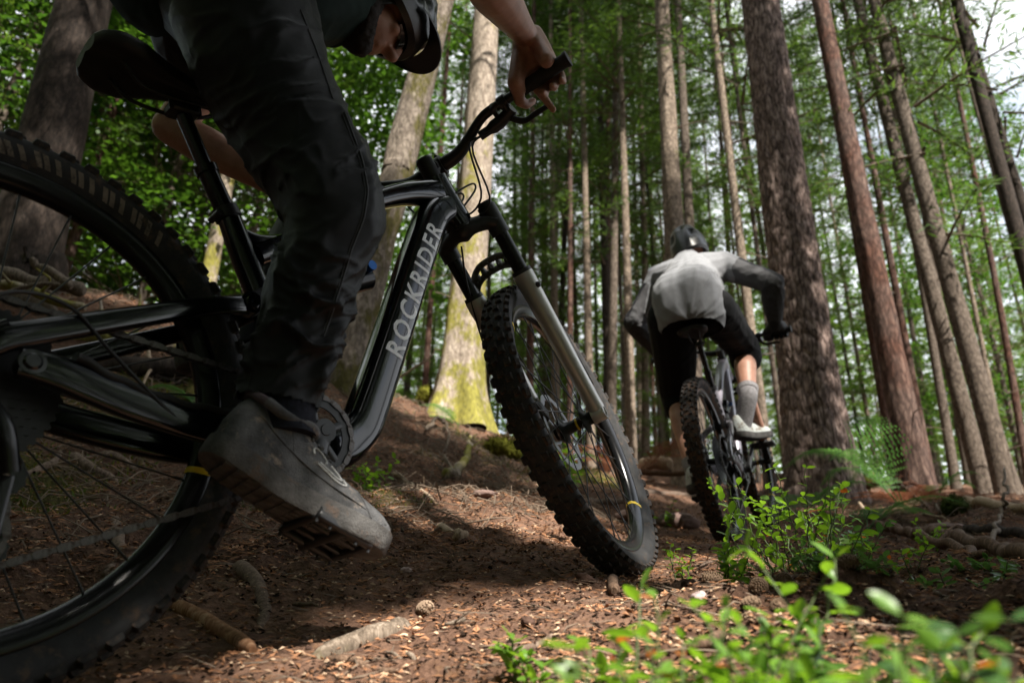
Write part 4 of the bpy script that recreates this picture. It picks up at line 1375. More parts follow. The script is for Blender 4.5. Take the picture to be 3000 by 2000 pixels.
        m.tube(spline(np.array([(-0.42, sy * 0.078, 0.13), (-0.447, sy * 0.076, rax[1] + 0.03), (RAX[0], sy * 0.072, RAX[2] - 0.01)]), 10), np.tile([0.006, 0.013], (10, 1)), 14, ref=Y, pw=3)
        cs = m.build('chain_stay', fm, t, sharp=50)
        if sy < 0:
            g = MB()
            P2 = spline(np.array([(-0.35, -0.073, rax[1] + 0.016), (-0.28, -0.064, 0.0645), (-0.20, -0.056, 0.042), (-0.12, -0.049, 0.034)]), 22)
            P2[:, 2] += 0.0022 * np.sin(np.arange(22) * 1.3)
            g.tube(P2, np.tile([0.011, 0.006], (22, 1)), 12, ref=Y, pw=3)
            g.build('stay_guard', M['grip'], cs)
    m = MB()
    for sy in (-1, 1):
        m.tube(spline(np.array([(-0.082, sy * 0.028, 0.218), (-0.03, sy * 0.028, 0.245), (0.03, sy * 0.024, 0.262)]), 10), np.tile([0.006, 0.019], (10, 1)), 14, ref=Y, pw=3)
    m.tube([(-0.03, -0.034, 0.245), (-0.03, 0.034, 0.245)], 0.013, 18)
    m.build('rocker_link', M['black'], t, sharp=50)
    m = MB()
    m.tube([(0.03, 0, 0.262), (0.10, 0, 0.288)], 0.0115, 18); m.tube([(0.09, 0, 0.284), (0.20, 0, 0.325)], 0.0235, 22); m.tube([(0.155, 0, 0.308), (0.185, 0, 0.35)], 0.019, 18)
    sh = m.build('shock_absorber', M['anod'], t, sharp=50)
    MB().tube([(0.190, -0.022, 0.336), (0.190, -0.036, 0.336)], 0.010, 16).build('dial', M['cap_blue'], sh)
    # ---- seat post and saddle
    m = MB()
    c0, c1, c2 = np.array([-0.072, 0, 0.385]), np.array([-0.1035, 0, 0.475]), np.array([-0.138, 0, 0.583 + saddle_z])
    m.tube([c0, c1], 0.0168, 24); m.tube([c1 - [0, 0, .001], c1 + unit(c1 - c0) * 0.012], [0.0195, 0.0195], 24); m.tube([c1, c2], 0.0128, 22)
    sp = m.build('seat_post', M['anod'], t, sharp=40)
    ux = unit(c1 - c0)
    m = MB().tube([np.array([-0.0755, 0, 0.394]), np.array([-0.0755, 0, 0.394]) + ux * 0.019], 0.0225, 24)
    m.tube([(-0.099, -0.016, 0.394), (-0.099, 0.016, 0.394)], 0.006, 12)
    m.build('seat_clamp', M['black'], t, sharp=40)
    m = MB().box(c2 + [0, 0, 0.004], (0.05, 0.036, 0.020), bev=0.004)
    for sx in (-1, 1):
        m.tube([c2 + [sx * 0.024, -0.012, -0.006], c2 + [sx * 0.024, -0.012, 0.02]], 0.004, 10)
    m.build('saddle_clamp', M['black'], t, sharp=40)
    SB = c2 + np.array([0, 0, 0.052])
    n, mm = 40, 24
    prof = []
    xs = np.linspace(0, 1, n)
    half = np.interp(xs, [0, 0.03, 0.12, 0.25, 0.42, 0.6, 0.8, 0.95, 1.0], [0.040, 0.060, 0.073, 0.070, 0.045, 0.027, 0.021, 0.018, 0.010])
    rise = np.interp(xs, [0, 0.1, 0.3, 0.6, 1.0], [0.020, 0.022, 0.012, 0.006, 0.000])
    dep = np.interp(xs, [0, 0.1, 0.4, 0.7, 1.0], [0.026, 0.040, 0.036, 0.030, 0.018])
    V = []
    for i in range(n):
        x = -0.150 + 0.268 * xs[i]
        for j in range(mm):
            a = 2 * math.pi * j / mm
            c, sn = math.cos(a), math.sin(a)
            yy = half[i] * math.copysign(abs(c) ** 0.75, c)
            top = rise[i] - 0.010 * (abs(yy) / 0.073) ** 2
            zz = top + (0.004 * sn if sn > 0 else dep[i] * sn * (0.35 + 0.65 * abs(c) ** 0.7))
            V.append(SB + [x, yy, zz])
    m = MB().add(V, grid_faces(n, mm)[:, ::-1])
    m.add(V[:mm], [tuple(range(mm))]); m.add(V[-mm:], [tuple(range(mm))[::-1]])
    sd = m.build('saddle', M['saddle'], t)
    for sy in (-1, 1):
        MB().tube(spline(np.array([(SB + [-0.105, sy * 0.028, -0.005]), (SB + [-0.07, sy * 0.022, -0.040]), (SB + [0.02, sy * 0.022, -0.040]), (SB + [0.09, sy * 0.010, -0.012])]), 14), 0.0035, 8).build('saddle_rail', M['black'], sd)
    # ---- fork, stem, bar
    m = MB()
    m.tube([s(0.112, 0, 0), s(0.125, 0, 0)], 0.0285, 24)
    cr = [s(0.150, 0.040, -0.067), s(0.138, 0.030, -0.052), s(0.131, 0.006, -0.022), s(0.130, 0.0, 0), s(0.131, 0.006, 0.022), s(0.138, 0.030, 0.052), s(0.150, 0.040, 0.067)]
    m.tube(spline(np.array(cr), 26), np.stack([np.interp(np.linspace(0, 1, 26), [0, .3, .5, .7, 1], [0.018, 0.019, 0.029, 0.019, 0.018]), np.interp(np.linspace(0, 1, 26), [0, .3, .5, .7, 1], [0.023, 0.017, 0.022, 0.017, 0.023])], -1), 18, ref=SAX)
    for sy in (-1, 1):
        m.tube([s(0.104, 0.044, sy * 0.067), s(0.178, 0.044, sy * 0.067)], [0.0225, 0.0225], 24)
        m.tube([s(0.094, 0.044, sy * 0.067), s(0.106, 0.044, sy * 0.067)], [0.0185, 0.0195], 20)
    m.tube([s(-0.055, 0, 0), s(0.05, 0, 0)], 0.0143, 18)
    fk = m.build('fork', M['black'], t, sharp=45)
    SL = 0.118 + 0.175 - COMP
    for sy in (-1, 1):
        MB().tube([s(0.176, 0.044, sy * 0.067), s(SL + 0.03, 0.044, sy * 0.067)], 0.0178, 24).build('stanchion', M['anod'], fk)
        m = MB()
        L = FLEN
        seg = [(SL, 0.044, 0.0250), (SL + 0.022, 0.044, 0.0255), (SL + 0.05, 0.044, 0.0240), (SL + 0.15, 0.044, 0.0225), (L - 0.10, 0.0445, 0.0205), (L - 0.04, 0.046, 0.0195), (L - 0.012, 0.046, 0.0200)]
        m.tube([s(a, b, sy * 0.067) for a, b, _ in seg], [r for _, _, r in seg], 26)
        m.tube(spline(np.array([s(L - 0.02, 0.046, sy * 0.066), s(L, 0.045, sy * 0.063), s(L + 0.010, 0.044, sy * 0.060)]), 6), np.array([[0.016, 0.019]] * 5 + [[0.013, 0.015]]), 18, ref=SPF)
        m.lathe([(0.009, sy * 0.050), (0.0185, sy * 0.050), (0.0195, sy * 0.056), (0.0195, sy * 0.080), (0.0175, sy * 0.083), (0.0125, sy * 0.083), (0.0115, sy * 0.066), (0.0, sy * 0.066)], 24, o=s(L, 0.044, 0), axis=SR @ Y, closed=False)
        leg = m.build('fork_leg', fork_m, fk, sharp=50)
        MB().tube([s(SL - 0.010, 0.044, sy * 0.067), s(SL + 0.004, 0.044, sy * 0.067)], [0.0235, 0.0250], 24).build('wiper_seal', M['black'], fk)
        if detailed and sy < 0:
            c = s(SL + 0.040, 0.044, -0.067) + SR @ (-Y * 0.022 - SPF * 0.011)
            MB().ball(c, (0.0075, 0.0075, 0.0075)).build('bleed_button', M['black'], leg)
            # black marks printed down the outside of the leg
            for a, l, wv in ((0.07, 0.010, 0.6), (0.088, 0.010, 0.6), (0.105, 0.010, 0.6), (0.175, 0.010, 0.6), (0.192, 0.010, 0.6), (0.225, 0.014, 0.5)):
                tha = np.linspace(2.05 - wv * 0.22, 2.05 + wv * 0.22, 5)
                V = [s(SL + a + l * j, 0.044, -0.067) + SR @ (SPF * math.cos(x) * -1 * (0.0240 - 0.010 * (a - 0.05)) * -1 + -Y * math.sin(x) * (0.0240 - 0.010 * (a - 0.05)) * 1.01) * 1.0 for j in (0, 1) for x in (tha - 1.05)]
                MB().add(V, grid_faces(2, 5, False)).build('printed_mark', M['black'], leg)
            tha = np.linspace(-0.35, 0.65, 8)
            V = [s(SL + 0.240 + 0.075 * j + 0.012 * (x - 0.1), 0.0445, -0.067) + SR @ (SPF * math.sin(x + 0.55) - Y * math.cos(x + 0.55)) * 0.0226 for j in np.linspace(0, 1, 6) for x in tha * 0.6]
            MB().add(V, grid_faces(6, 8, False)).build('printed_panel', M['black'], leg)
    # arch behind and over the tyre
    m = MB()
    AP = np.array([s(SL + 0.020, 0.052, -0.064), s(SL - 0.035, 0.078, -0.060), s(SL - 0.062, 0.086, -0.035), s(SL - 0.068, 0.088, 0), s(SL - 0.062, 0.086, 0.035), s(SL - 0.035, 0.078, 0.060), s(SL + 0.020, 0.052, 0.064)])
    ap = spline(AP, 40)
    m.tube(ap - SPF * 0.0, np.tile([0.0030, 0.0085], (40, 1)), 10, ref=SAX, pw=3)
    ap2 = ap + np.outer(np.sin(np.linspace(0, np.pi, 40)) ** 0.5, -SAX * 0.027)
    m.tube(ap2, np.tile([0.0028, 0.0085], (40, 1)), 10, ref=SAX, pw=3)
    for i in range(4, 37, 4):
        m.tube([ap[i], ap2[i + 1]], np.tile([0.0075, 0.0016], (2, 1)), 8, ref=SPF)
        m.tube([ap2[i - 1], ap[i]], np.tile([0.0075, 0.0016], (2, 1)), 8, ref=SPF)
    m.build('fork_arch', M['arch'] if detailed else fork_m, fk, sharp=45)
    wheel(t, s(FLEN, 0.044, 0), np.stack([SR @ np.cross(Y, SAX), SR @ Y, SAX], 1), mat_t, False, True, 0.10, spin[0], front=True)
    m = MB()
    m.tube([s(FLEN, 0.044, -0.066), s(FLEN, 0.044, 0.066)], 0.0075, 14)
    m.build('front_axle', M['black'], t)
    m = MB()
    m.tube([s(-0.052, 0, 0), s(-0.004, 0, 0)], [0.0205, 0.0205], 24)
    m.tube([s(-0.0575, 0, 0), s(-0.051, 0, 0)], [0.0175, 0.0195], 22)
    m.tube([s(-0.004, 0, 0), s(0.004, 0, 0)], [0.0200, 0.0235], 24)
    m.tube([s(-0.030, 0.006, 0), s(-0.030, 0.044, 0)], np.tile([0.0165, 0.022], (2, 1)), 18, ref=SAX, pw=3)
    m.tube([s(-0.030, 0.046, -0.026), s(-0.030, 0.046, 0.026)], 0.0235, 22)
    for y in (-0.018, 0.018):
        for dz in (-0.024, 0.024):
            m.tube([s(-0.030 + dz, 0.042, y), s(-0.030 + dz, 0.062, y)], 0.0045, 8)
    m.build('stem', M['black'], t, sharp=45)
    hb = []
    for y in np.linspace(-0.388, 0.388, 61):
        a = abs(y)
        rise = 0.046 * np.clip((a - 0.05) / 0.13, 0, 1) ** 2 * (3 - 2 * np.clip((a - 0.05) / 0.13, 0, 1))
        back = 0.115 * np.clip(a - 0.10, 0, 1) ** 1.1 * 1.0
        hb.append(s(-0.030 - rise, 0.046 - back, y))
    hb = np.array(hb)
    ya = np.abs(np.linspace(-0.388, 0.388, 61))
    bar = MB().tube(hb, np.interp(ya, [0, 0.04, 0.14, 0.388], [0.0175, 0.0172, 0.0112, 0.0111]), 20).build('handlebar', M['black'], t)
    out = {'root': t, 's': s, 'SR': SR, 'hb': hb, 'bar': bar}
    for sy in (-1, 1):
        i0, i1 = (0, 10) if sy < 0 else (50, 60)
        P = hb[i0:i1 + 1] if sy > 0 else hb[i1::-1] if False else hb[i0:i1 + 1]
        m = MB().tube(P, 0.0158, 20)
        inner = P[-1] if sy < 0 else P[0]; outer = P[0] if sy < 0 else P[-1]
        m.tube([inner, inner + unit(inner - outer) * 0.012], 0.0185, 20)
        m.tube([outer + unit(inner - outer) * 0.004, outer + unit(outer - inner) * 0.004], 0.0180, 20)
        m.build('grip', M['grip'], bar, sharp=40)
        ii = 12 if sy < 0 else 48
        g = hb[ii]; inn = unit(hb[18 if sy < 0 else 42] - g)
        fwd = unit(SR @ SPF * 0.42 - SAX * 0.91)
        dn = unit(-(SR @ SPF) * 0.91 - SAX * 0.42)
        m = MB().tube([g + inn * 0.004, g + inn * 0.024], 0.0165, 18)
        body0 = g + inn * 0.014 + fwd * 0.022 + dn * 0.008
        m.tube(spline(np.array([body0 - inn * 0.012, body0 + inn * 0.03 + fwd * 0.008, body0 + inn * 0.085 + fwd * 0.004 + dn * 0.012]), 10), np.array([[0.012, 0.014]] * 4 + [[0.0135, 0.015]] * 3 + [[0.010, 0.010]] * 3), 16, pw=2.6)
        m.tube([g + inn * 0.014 + fwd * 0.008, body0], 0.008, 10)
        for k in (-1, 1):
            m.tube([g + inn * 0.014 + dn * 0.016 * k, g + inn * 0.014 + dn * 0.016 * k + fwd * 0.02], 0.004, 8)
        lev = m.build('brake_lever', M['black'], t, sharp=45)
        bl = spline(np.array([body0 + inn * 0.005 + fwd * 0.012, body0 - inn * 0.02 + fwd * 0.036 + dn * 0.006, body0 - inn * 0.05 + fwd * 0.038 + dn * 0.010, body0 - inn * 0.085 + fwd * 0.040 + dn * 0.012, body0 - inn * 0.096 + fwd * 0.046 + dn * 0.014]), 20)
        MB().tube(bl, np.stack([np.interp(np.linspace(0, 1, 20), [0, 1], [0.0075, 0.0065]), np.full(20, 0.0030)], -1), 12, ref=SAX).build('lever_blade', M['black'], lev)
        if sy < 0:
            MB().tube([g + inn * 0.034 + fwd * 0.002 + dn * 0.006, g + inn * 0.044 + fwd * 0.0 + dn * 0.006], 0.0165, 16).tube([g + inn * 0.040 + dn * 0.016, g + inn * 0.036 + dn * 0.034 - fwd * 0.012, g + inn * 0.020 + dn * 0.040 - fwd * 0.014], [0.008, 0.008, 0.006], 10).build('shifter', M['black'], lev)
        out['lever%d' % sy] = bl
        hs = body0 + inn * 0.085 + fwd * 0.004 + dn * 0.012
        ends = HTT - SAX * 0.05 + np.array([0.030, sy * 0.012, 0])
        MB().tube(spline(np.array([hs, hs + inn * 0.03 + dn * 0.02, (hs + ends) / 2 + fwd * 0.055 + dn * 0.045, ends + fwd * 0.04 + dn * 0.005, ends]), 22), 0.0025, 7).build('brake_hose', M['black'], t)
        if sy < 0:
            h2 = hs - inn * 0.03 + dn * 0.02
            MB().tube(spline(np.array([h2, h2 + inn * 0.05 + dn * 0.03, (h2 + ends) / 2 + fwd * 0.070 + dn * 0.055, ends + fwd * 0.05 + dn * 0.012, ends + dn * 0.012]), 22), 0.0024, 7).build('gear_cable', M['black'], t)
    # front brake caliper and hose on the left leg
    m = MB().box(s(FLEN - 0.075, -0.010, 0.047), (0.055, 0.034, 0.040), SR @ rot(Y, 0.5), bev=0.008)
    m.build('brake_caliper', M['black'], t, sharp=45)
    MB().tube(spline(np.array([s(FLEN - 0.10, -0.01, 0.055), s(0.42, 0.015, 0.095), s(0.25, 0.02, 0.06), s(0.16, 0.0, 0.02)]), 20), 0.0024, 7).build('brake_hose', M['black'], t)
    # ---- rear wheel and drivetrain
    wheel(t, RAX, np.eye(3), mat_t, True, True, 0.09, spin[1], front=False)
    m = MB().tube([RAX - Y * 0.078, RAX + Y * 0.078], 0.0085, 14); m.tube([RAX - Y * 0.084, RAX - Y * 0.074], 0.013, 16)
    m.build('rear_axle', M['steel'], t, sharp=45)
    MB().box((RAX[0] + 0.055, 0.050, RAX[2] + 0.062), (0.055, 0.030, 0.036), rot(Y, 0.6), bev=0.007).build('brake_caliper', M['black'], t, sharp=45)
    cy = -0.050
    T = 32
    n = T * 4
    th = np.linspace(0, 2 * np.pi, n, endpoint=False)
    rr = 0.0650 + 0.0030 * np.where(np.arange(n) % 4 < 2, 1, -0.6)
    m = MB()
    rings = [np.stack([q * np.cos(th), np.full(n, cy + dy), q * np.sin(th)], -1) for q, dy in ((rr, -0.0016), (rr, 0.0016), (np.full(n, 0.049), 0.0016), (np.full(n, 0.049), -0.0016), (rr, -0.0016))]
    m.add(np.vstack(rings), grid_faces(5, n))
    for i in range(5):
        a = i * 2 * math.pi / 5 + 0.3
        m.tube([(math.cos(a) * 0.018, cy - 0.004, math.sin(a) * 0.018), (math.cos(a) * 0.052, cy, math.sin(a) * 0.052)], np.tile([0.003, 0.007], (2, 1)), 8, ref=Y)
    m.lathe([(0.012, cy - 0.008), (0.024, cy - 0.008), (0.026, cy - 0.004), (0.026, cy + 0.003), (0.012, cy + 0.003)], 26)
    m.build('chainring', M['black'], t, sharp=40)
    ca = np.array([math.cos(crank_a), 0, math.sin(crank_a)])
    for sy in (-1, 1):
        d = ca * (1 if sy < 0 else -1)
        p, q = np.array([0, sy * 0.066, 0]), d * 0.170 + np.array([0, sy * 0.088, 0])
        m = MB().tube([p - d * 0.012, p + (q - p) * 0.3, p + (q - p) * 0.75, q + d * 0.012], np.array([[0.0095, 0.017], [0.009, 0.014], [0.0085, 0.012], [0.009, 0.0125]]), 18, ref=Y, pw=3)
        m.tube([p - Y * sy * 0.014, p + Y * sy * 0.012], 0.019, 24); m.tube([q - Y * sy * 0.010, q + Y * sy * 0.010], 0.0135, 18)
        m.tube([p + Y * sy * 0.012, p + Y * sy * 0.0135], [0.0095, 0.0085], 16)
        cr_ = m.build('crank_arm', M['black'], t, sharp=45)
        out['pedal%d' % sy] = q + Y * sy * 0.056
    tp = (0.004, 0.066)
    bc = (RAX[0] + 0.026, RAX[2] + 0.100)
    arc1 = [(0.066 * math.cos(a), 0.066 * math.sin(a)) for a in np.linspace(-1.75, 1.78, 26)]
    cass = [(RAX[0] + 0.104 * math.cos(a), RAX[2] + 0.104 * math.sin(a)) for a in np.linspace(1.30, 3.6, 20)]
    jl = (RAX[0] + 0.010, RAX[2] - 0.205)
    ju = (RAX[0] + 0.030, RAX[2] - 0.125)
    path = arc1 + [tp, bc] + cass + [(ju[0] - 0.022, ju[1]), (ju[0], ju[1] - 0.022), (jl[0] + 0.020, jl[1] + 0.008), (jl[0], jl[1] - 0.022)] + [(-0.011, -0.0655)]
    chain(t, path, cy)
    m = MB()
    for c in (ju, jl):
        n = 12 * 3
        th = np.linspace(0, 2 * np.pi, n, endpoint=False)
        q = 0.0215 + 0.0025 * (np.arange(n) % 3 == 0)
        rg = [np.stack([c[0] + a * np.cos(th), np.full(n, cy + dy), c[1] + a * np.sin(th)], -1) for a, dy in ((q, -0.0015), (q, 0.0015), (np.full(n, .006), 0.0015), (np.full(n, .006), -0.0015), (q, -0.0015))]
        m.add(np.vstack(rg), grid_faces(5, n))
    for dy in (-0.006, 0.006):
        m.tube([(ju[0], cy + dy, ju[1]), (jl[0], cy + dy, jl[1])], np.tile([0.0012, 0.009], (2, 1)), 12, ref=Y)
    m.tube(spline(np.array([(RAX[0] - 0.006, -0.078, RAX[2] - 0.028), (RAX[0] + 0.02, -0.085, RAX[2] - 0.075), (ju[0], -0.070, ju[1])]), 10), np.tile([0.008, 0.011], (10, 1)), 14, ref=Y, pw=3)
    m.build('derailleur', M['anod'], t, sharp=45)
    MB().tube(spline(np.array([(RAX[0] - 0.02, -0.085, RAX[2] - 0.06), (RAX[0] - 0.06, -0.085, RAX[2] + 0.02), (-0.43, -0.088, 0.17), (-0.36, -0.084, 0.165), (-0.31, -0.078, 0.11), (-0.25, -0.070, 0.045), (-0.20, -0.060, 0.00)]), 40), 0.0026, 8).build('gear_cable', M['black'], t)
    # ---- pedals: platforms with pins
    for sy in (-1, 1):
        p = out['pedal%d' % sy]
        if sy < 0 and detailed:
            p = p - np.array([0, -0.004, 0.014])
        tilt = R_(34) if (sy < 0 and detailed) else R_(12)
        Rp = rot(Y, tilt)
        m = MB()
        for dy in (-0.046, 0.046):
            m.box(p + Rp @ np.array([0, dy, 0]), (0.094, 0.012, 0.013), Rp, bev=0.003)
        for dx in (-0.044, 0.044):
            m.box(p + Rp @ np.array([dx, 0, 0]), (0.012, 0.086, 0.012), Rp, bev=0.003)
        for dy in (-0.018, 0.018):
            m.box(p + Rp @ np.array([0, dy, 0]), (0.078, 0.008, 0.010), Rp, bev=0.002)
        m.tube([p - Y * sy * 0.058, p + Y * sy * 0.045], 0.0085, 14)
        for dx in (-0.044, -0.022, 0.022, 0.044):
            for dy in (-0.046, 0.046):
                m.tube([p + Rp @ np.array([dx, dy, -0.011]), p + Rp @ np.array([dx, dy, 0.011])], 0.0022, 6)
        m.build('pedal', M['black'], t, sharp=45)
    return out


BIKE1 = make_bike('glossy black full suspension mountain bicycle with white lettering on its down tube', B1R, B1T, 0.38, (-0.452, 0.083), M['carbon'], M['silver'], M['rubber'], math.atan2(-0.155, -0.070), True, spin=(0.02, 0.3))
BIKE2 = make_bike('lilac grey mountain bicycle with a muddy rear tyre under the grey jersey rider', B2R, B2T, -0.058, (-0.4435, 0.050), M['grey_frame'], M['anod'], M['muddy_rubber'], math.atan2(0.100, 0.137), False, saddle_z=0.03, spin=(0.1, 0.05))

# ------------------------------------------------------------------ the two riders
def on_bike(Rb, Tb, u, v, ax, val):
    """Bike coordinates of the point seen at photo pixel (u, v) in the plane where coordinate ax equals val."""
    ray = W @ np.array([(u - 1500) / FPX, (v - 1000) / FPX, 1.0])
    o = -Rb.T @ Tb; d = Rb.T @ ray
    return o + (val - o[ax]) / d[ax] * d


def head_shape(mb, c, Hx, Hy, Hz):
    """Skull, jaw, nose, brow, lips, chin and ears; Hx to the right ear, Hy out of the face, Hz to the crown."""
    Mh = np.stack([Hx, Hy, Hz], 1)
    p = lambda x, y, z: c + Mh @ np.array([x, y, z])
    mb.ball(p(0, -0.012, 0.035), (0.076, 0.094, 0.085), Mh, 22, 14)
    mb.ball(p(0, 0.030, -0.035), (0.060, 0.064, 0.078), Mh, 20, 12)
    mb.ball(p(0, 0.072, -0.090), (0.026, 0.022, 0.022), Mh)
    mb.cap(p(-0.045, 0.02, -0.075), p(0, 0.070, -0.092), 0.024, 0.022); mb.cap(p(0.045, 0.02, -0.075), p(0, 0.070, -0.092), 0.024, 0.022)
    mb.cap(p(0, 0.090, 0.020), p(0, 0.112, -0.022), 0.009, 0.0135)
    for s in (-1, 1):
        mb.ball(p(s * 0.011, 0.103, -0.027), (0.009, 0.010, 0.008), Mh)
        mb.cap(p(s * 0.012, 0.084, 0.026), p(s * 0.048, 0.066, 0.028), 0.010, 0.009)
        mb.ball(p(s * 0.040, 0.066, -0.020), (0.020, 0.016, 0.018), Mh)
        mb.ball(p(s * 0.078, -0.008, -0.008), (0.010, 0.022, 0.033), Mh)
    mb.cap(p(-0.020, 0.086, -0.052), p(0.020, 0.086, -0.052), 0.008, 0.008)
    mb.cap(p(-0.018, 0.084, -0.064), p(0.018, 0.084, -0.064), 0.009, 0.009)
    return p


def gripping_hand(mb, g0, g1, bk, up, wrist, lever=None, open_index=True, sgn=1.0, th=1.0):
    """A hand closed on a grip that runs from its inner end g0 to its outer end g1; bk points from the grip back to the palm, up away from the fingertips' side."""
    a = unit(g1 - g0)
    L = np.linalg.norm(g1 - g0)
    c = lambda f: g0 + a * (L * f)
    q = lambda f, b, u_: c(f) + bk * b + up * u_
    fr = [0.16, 0.38, 0.58, 0.76]
    rad = [0.0098, 0.0100, 0.0095, 0.0083]
    kn = [q(f, -0.012 + 0.002 * i, 0.036 - 0.003 * i) for i, f in enumerate(fr)]
    # palm: from the wrist to the knuckles, plus the heel and the thumb's ball
    for i, k in enumerate(kn):
        w = wrist + a * (0.020 * (i - 1.5) / 1.5)
        m = w * 0.45 + k * 0.55 + up * 0.006
        mb.chain([(w, 0.0185), (m, 0.0165), (k, 0.0125)])
    mb.chain([(wrist - a * 0.012, 0.022), (q(0.10, 0.034, 0.006), 0.0195), (q(0.08, 0.016, -0.004), 0.015)])
    mb.chain([(wrist + a * 0.014, 0.020), (q(0.72, 0.030, 0.012), 0.0175), (kn[3], 0.0125)])
    # thumb: leaves the side of the palm, goes round under the grip
    mb.chain([(q(0.06, 0.024, -0.002), 0.0155), (q(-0.02, 0.010, -0.024), 0.0125), (q(0.02, -0.012, -0.031), 0.0110), (q(0.12, -0.028, -0.026), 0.0092)])
    for i, f in enumerate(fr):
        r = rad[i]
        if i == 0 and lever is not None:
            pip = kn[0] * 0.45 + lever * 0.55 + up * 0.010
            mb.chain([(kn[0], 0.0122), (kn[0] * 0.75 + lever * 0.25 + up * 0.010, 0.0105), (pip, r), (lever, r * 0.92), (lever + unit(lever - pip) * 0.016 - up * 0.006, r * 0.82)])
            continue
        k = kn[i]
        mb.chain([(k, 0.0118), (q(f, -0.037, 0.014), r * 1.06), (q(f, -0.035, -0.014), r), (q(f, -0.018, -0.031), r * 0.95), (q(f + 0.01, 0.004, -0.031), r * 0.85)])


def body(mb, J, ls=1.0):
    c = mb.chain
    P = J['pelvis']; N = J['neck']; ch = J['chest']
    c([(P, 0.125), ((P + ch) / 2 + J['back'] * 0.01, 0.118), (ch, 0.128), (N * 0.6 + ch * 0.4, 0.085), (N, 0.060), (J['head'] * 0.55 + N * 0.45, 0.056)])
    for s in ('L', 'R'):
        c([(P * 0.4 + J['hip' + s] * 0.6, 0.105), (J['hip' + s], 0.092 * ls), (J['hip' + s] * 0.45 + J['knee' + s] * 0.55, 0.075 * ls), (J['knee' + s], 0.056 * ls), (J['knee' + s] * 0.66 + J['ankle' + s] * 0.34 - J.get('calf' + s, 0), 0.055 * ls), (J['ankle' + s], 0.036)])
        if 'inst' + s in J:
            c([(J['ankle' + s], 0.036), (J['inst' + s], 0.030), (J['ball' + s], 0.022)])
        else:
            c([(J['ankle' + s], 0.036), (J['ball' + s], 0.026)])
        c([(ch * 0.5 + J['sh' + s] * 0.5, 0.088), (J['sh' + s], 0.062), (J['el' + s], 0.042)])
        e, w = J['el' + s], J['wr' + s]
        c([(e, 0.043), (e * 0.72 + w * 0.28, 0.047), (e * 0.25 + w * 0.75, 0.033), (w, 0.0275)])


def skinned(name, mb, mats, parent, T, voxel, it=4, warp=None, pick=None, cut=None):
    """Fuse the limbs into one surface, wrinkle it with warp and pick a material per face."""
    V, F, E = fuse(mb, voxel, it)
    if warp is not None:
        V = warp(V, F, E)
    if cut is not None:
        F = F[~cut(V[F].mean(1))]
    m = MB()
    if pick is None:
        m.add(T(V), F)
    else:
        C = V[F].mean(1)
        mi = pick(C, normals(V, F)[F].mean(1))
        vv = T(V)
        for k in range(len(mats)):
            fk = F[mi == k]
            m.F.append((fk, k))
        m.V.append(vv); m.n = len(vv)
        m.F = [x for x in m.F if len(x[0])]
    SKIN[parent.name + name] = (T(V), F)
    return m.build(name, mats, parent)


SKIN = {}


def on_skin(key, loc, u, v, out=0.0):
    """The point of a garment that is seen at photo pixel (u, v), in its rider's own coordinates."""
    from mathutils.bvhtree import BVHTree
    k = key + '_tree'
    if k not in SKIN:
        V, F = SKIN[key]
        SKIN[k] = BVHTree.FromPolygons([tuple(x) for x in V], [tuple(x) for x in F.tolist()])
    d = unit(W @ np.array([(u - 1500) / FPX, (v - 1000) / FPX, 1.0]))
    h = SKIN[k].ray_cast(Vector(tuple(-loc)), Vector(tuple(d)))
    return None if h[0] is None else np.array(h[0]) + np.array(h[1]) * out


def folds(V, F, path, amp, freq, seed, zones, base=0.25):
    """Cloth folds running round a limb: ridged noise stretched round the limb, stronger in zones (arc position, width, gain)."""
    S, off, A = along(V, path)
    N = normals(V, F)
    g = np.full(len(V), base)
    for s0, w, k in zones:
        g += k * np.exp(-((S - s0) / w) ** 2)
    x = S * freq + 0.8 * np.sin(A + seed) + 0.35 * fbm(np.cos(A) * 1.1, np.sin(A) * 1.1, S * 9 + seed, o=2)
    ca, sa = np.cos(A), np.sin(A)
    n1 = (1 - np.abs(vnoise(x, ca * 0.9 + seed, sa * 0.9))) ** 4
    n2 = (1 - np.abs(vnoise(x * 2.1 + 9 + 0.8 * ca, ca * 1.3 - seed, sa * 1.3))) ** 5
    n3 = (1 - np.abs(vnoise(x * 1.3 - 1.4 * A, ca * 1.0, sa * 1.0 + seed))) ** 5
    return V + N * ((amp * g) * (1.05 * n1 + 0.55 * n2 + 0.45 * n3 - 0.50))[:, None]


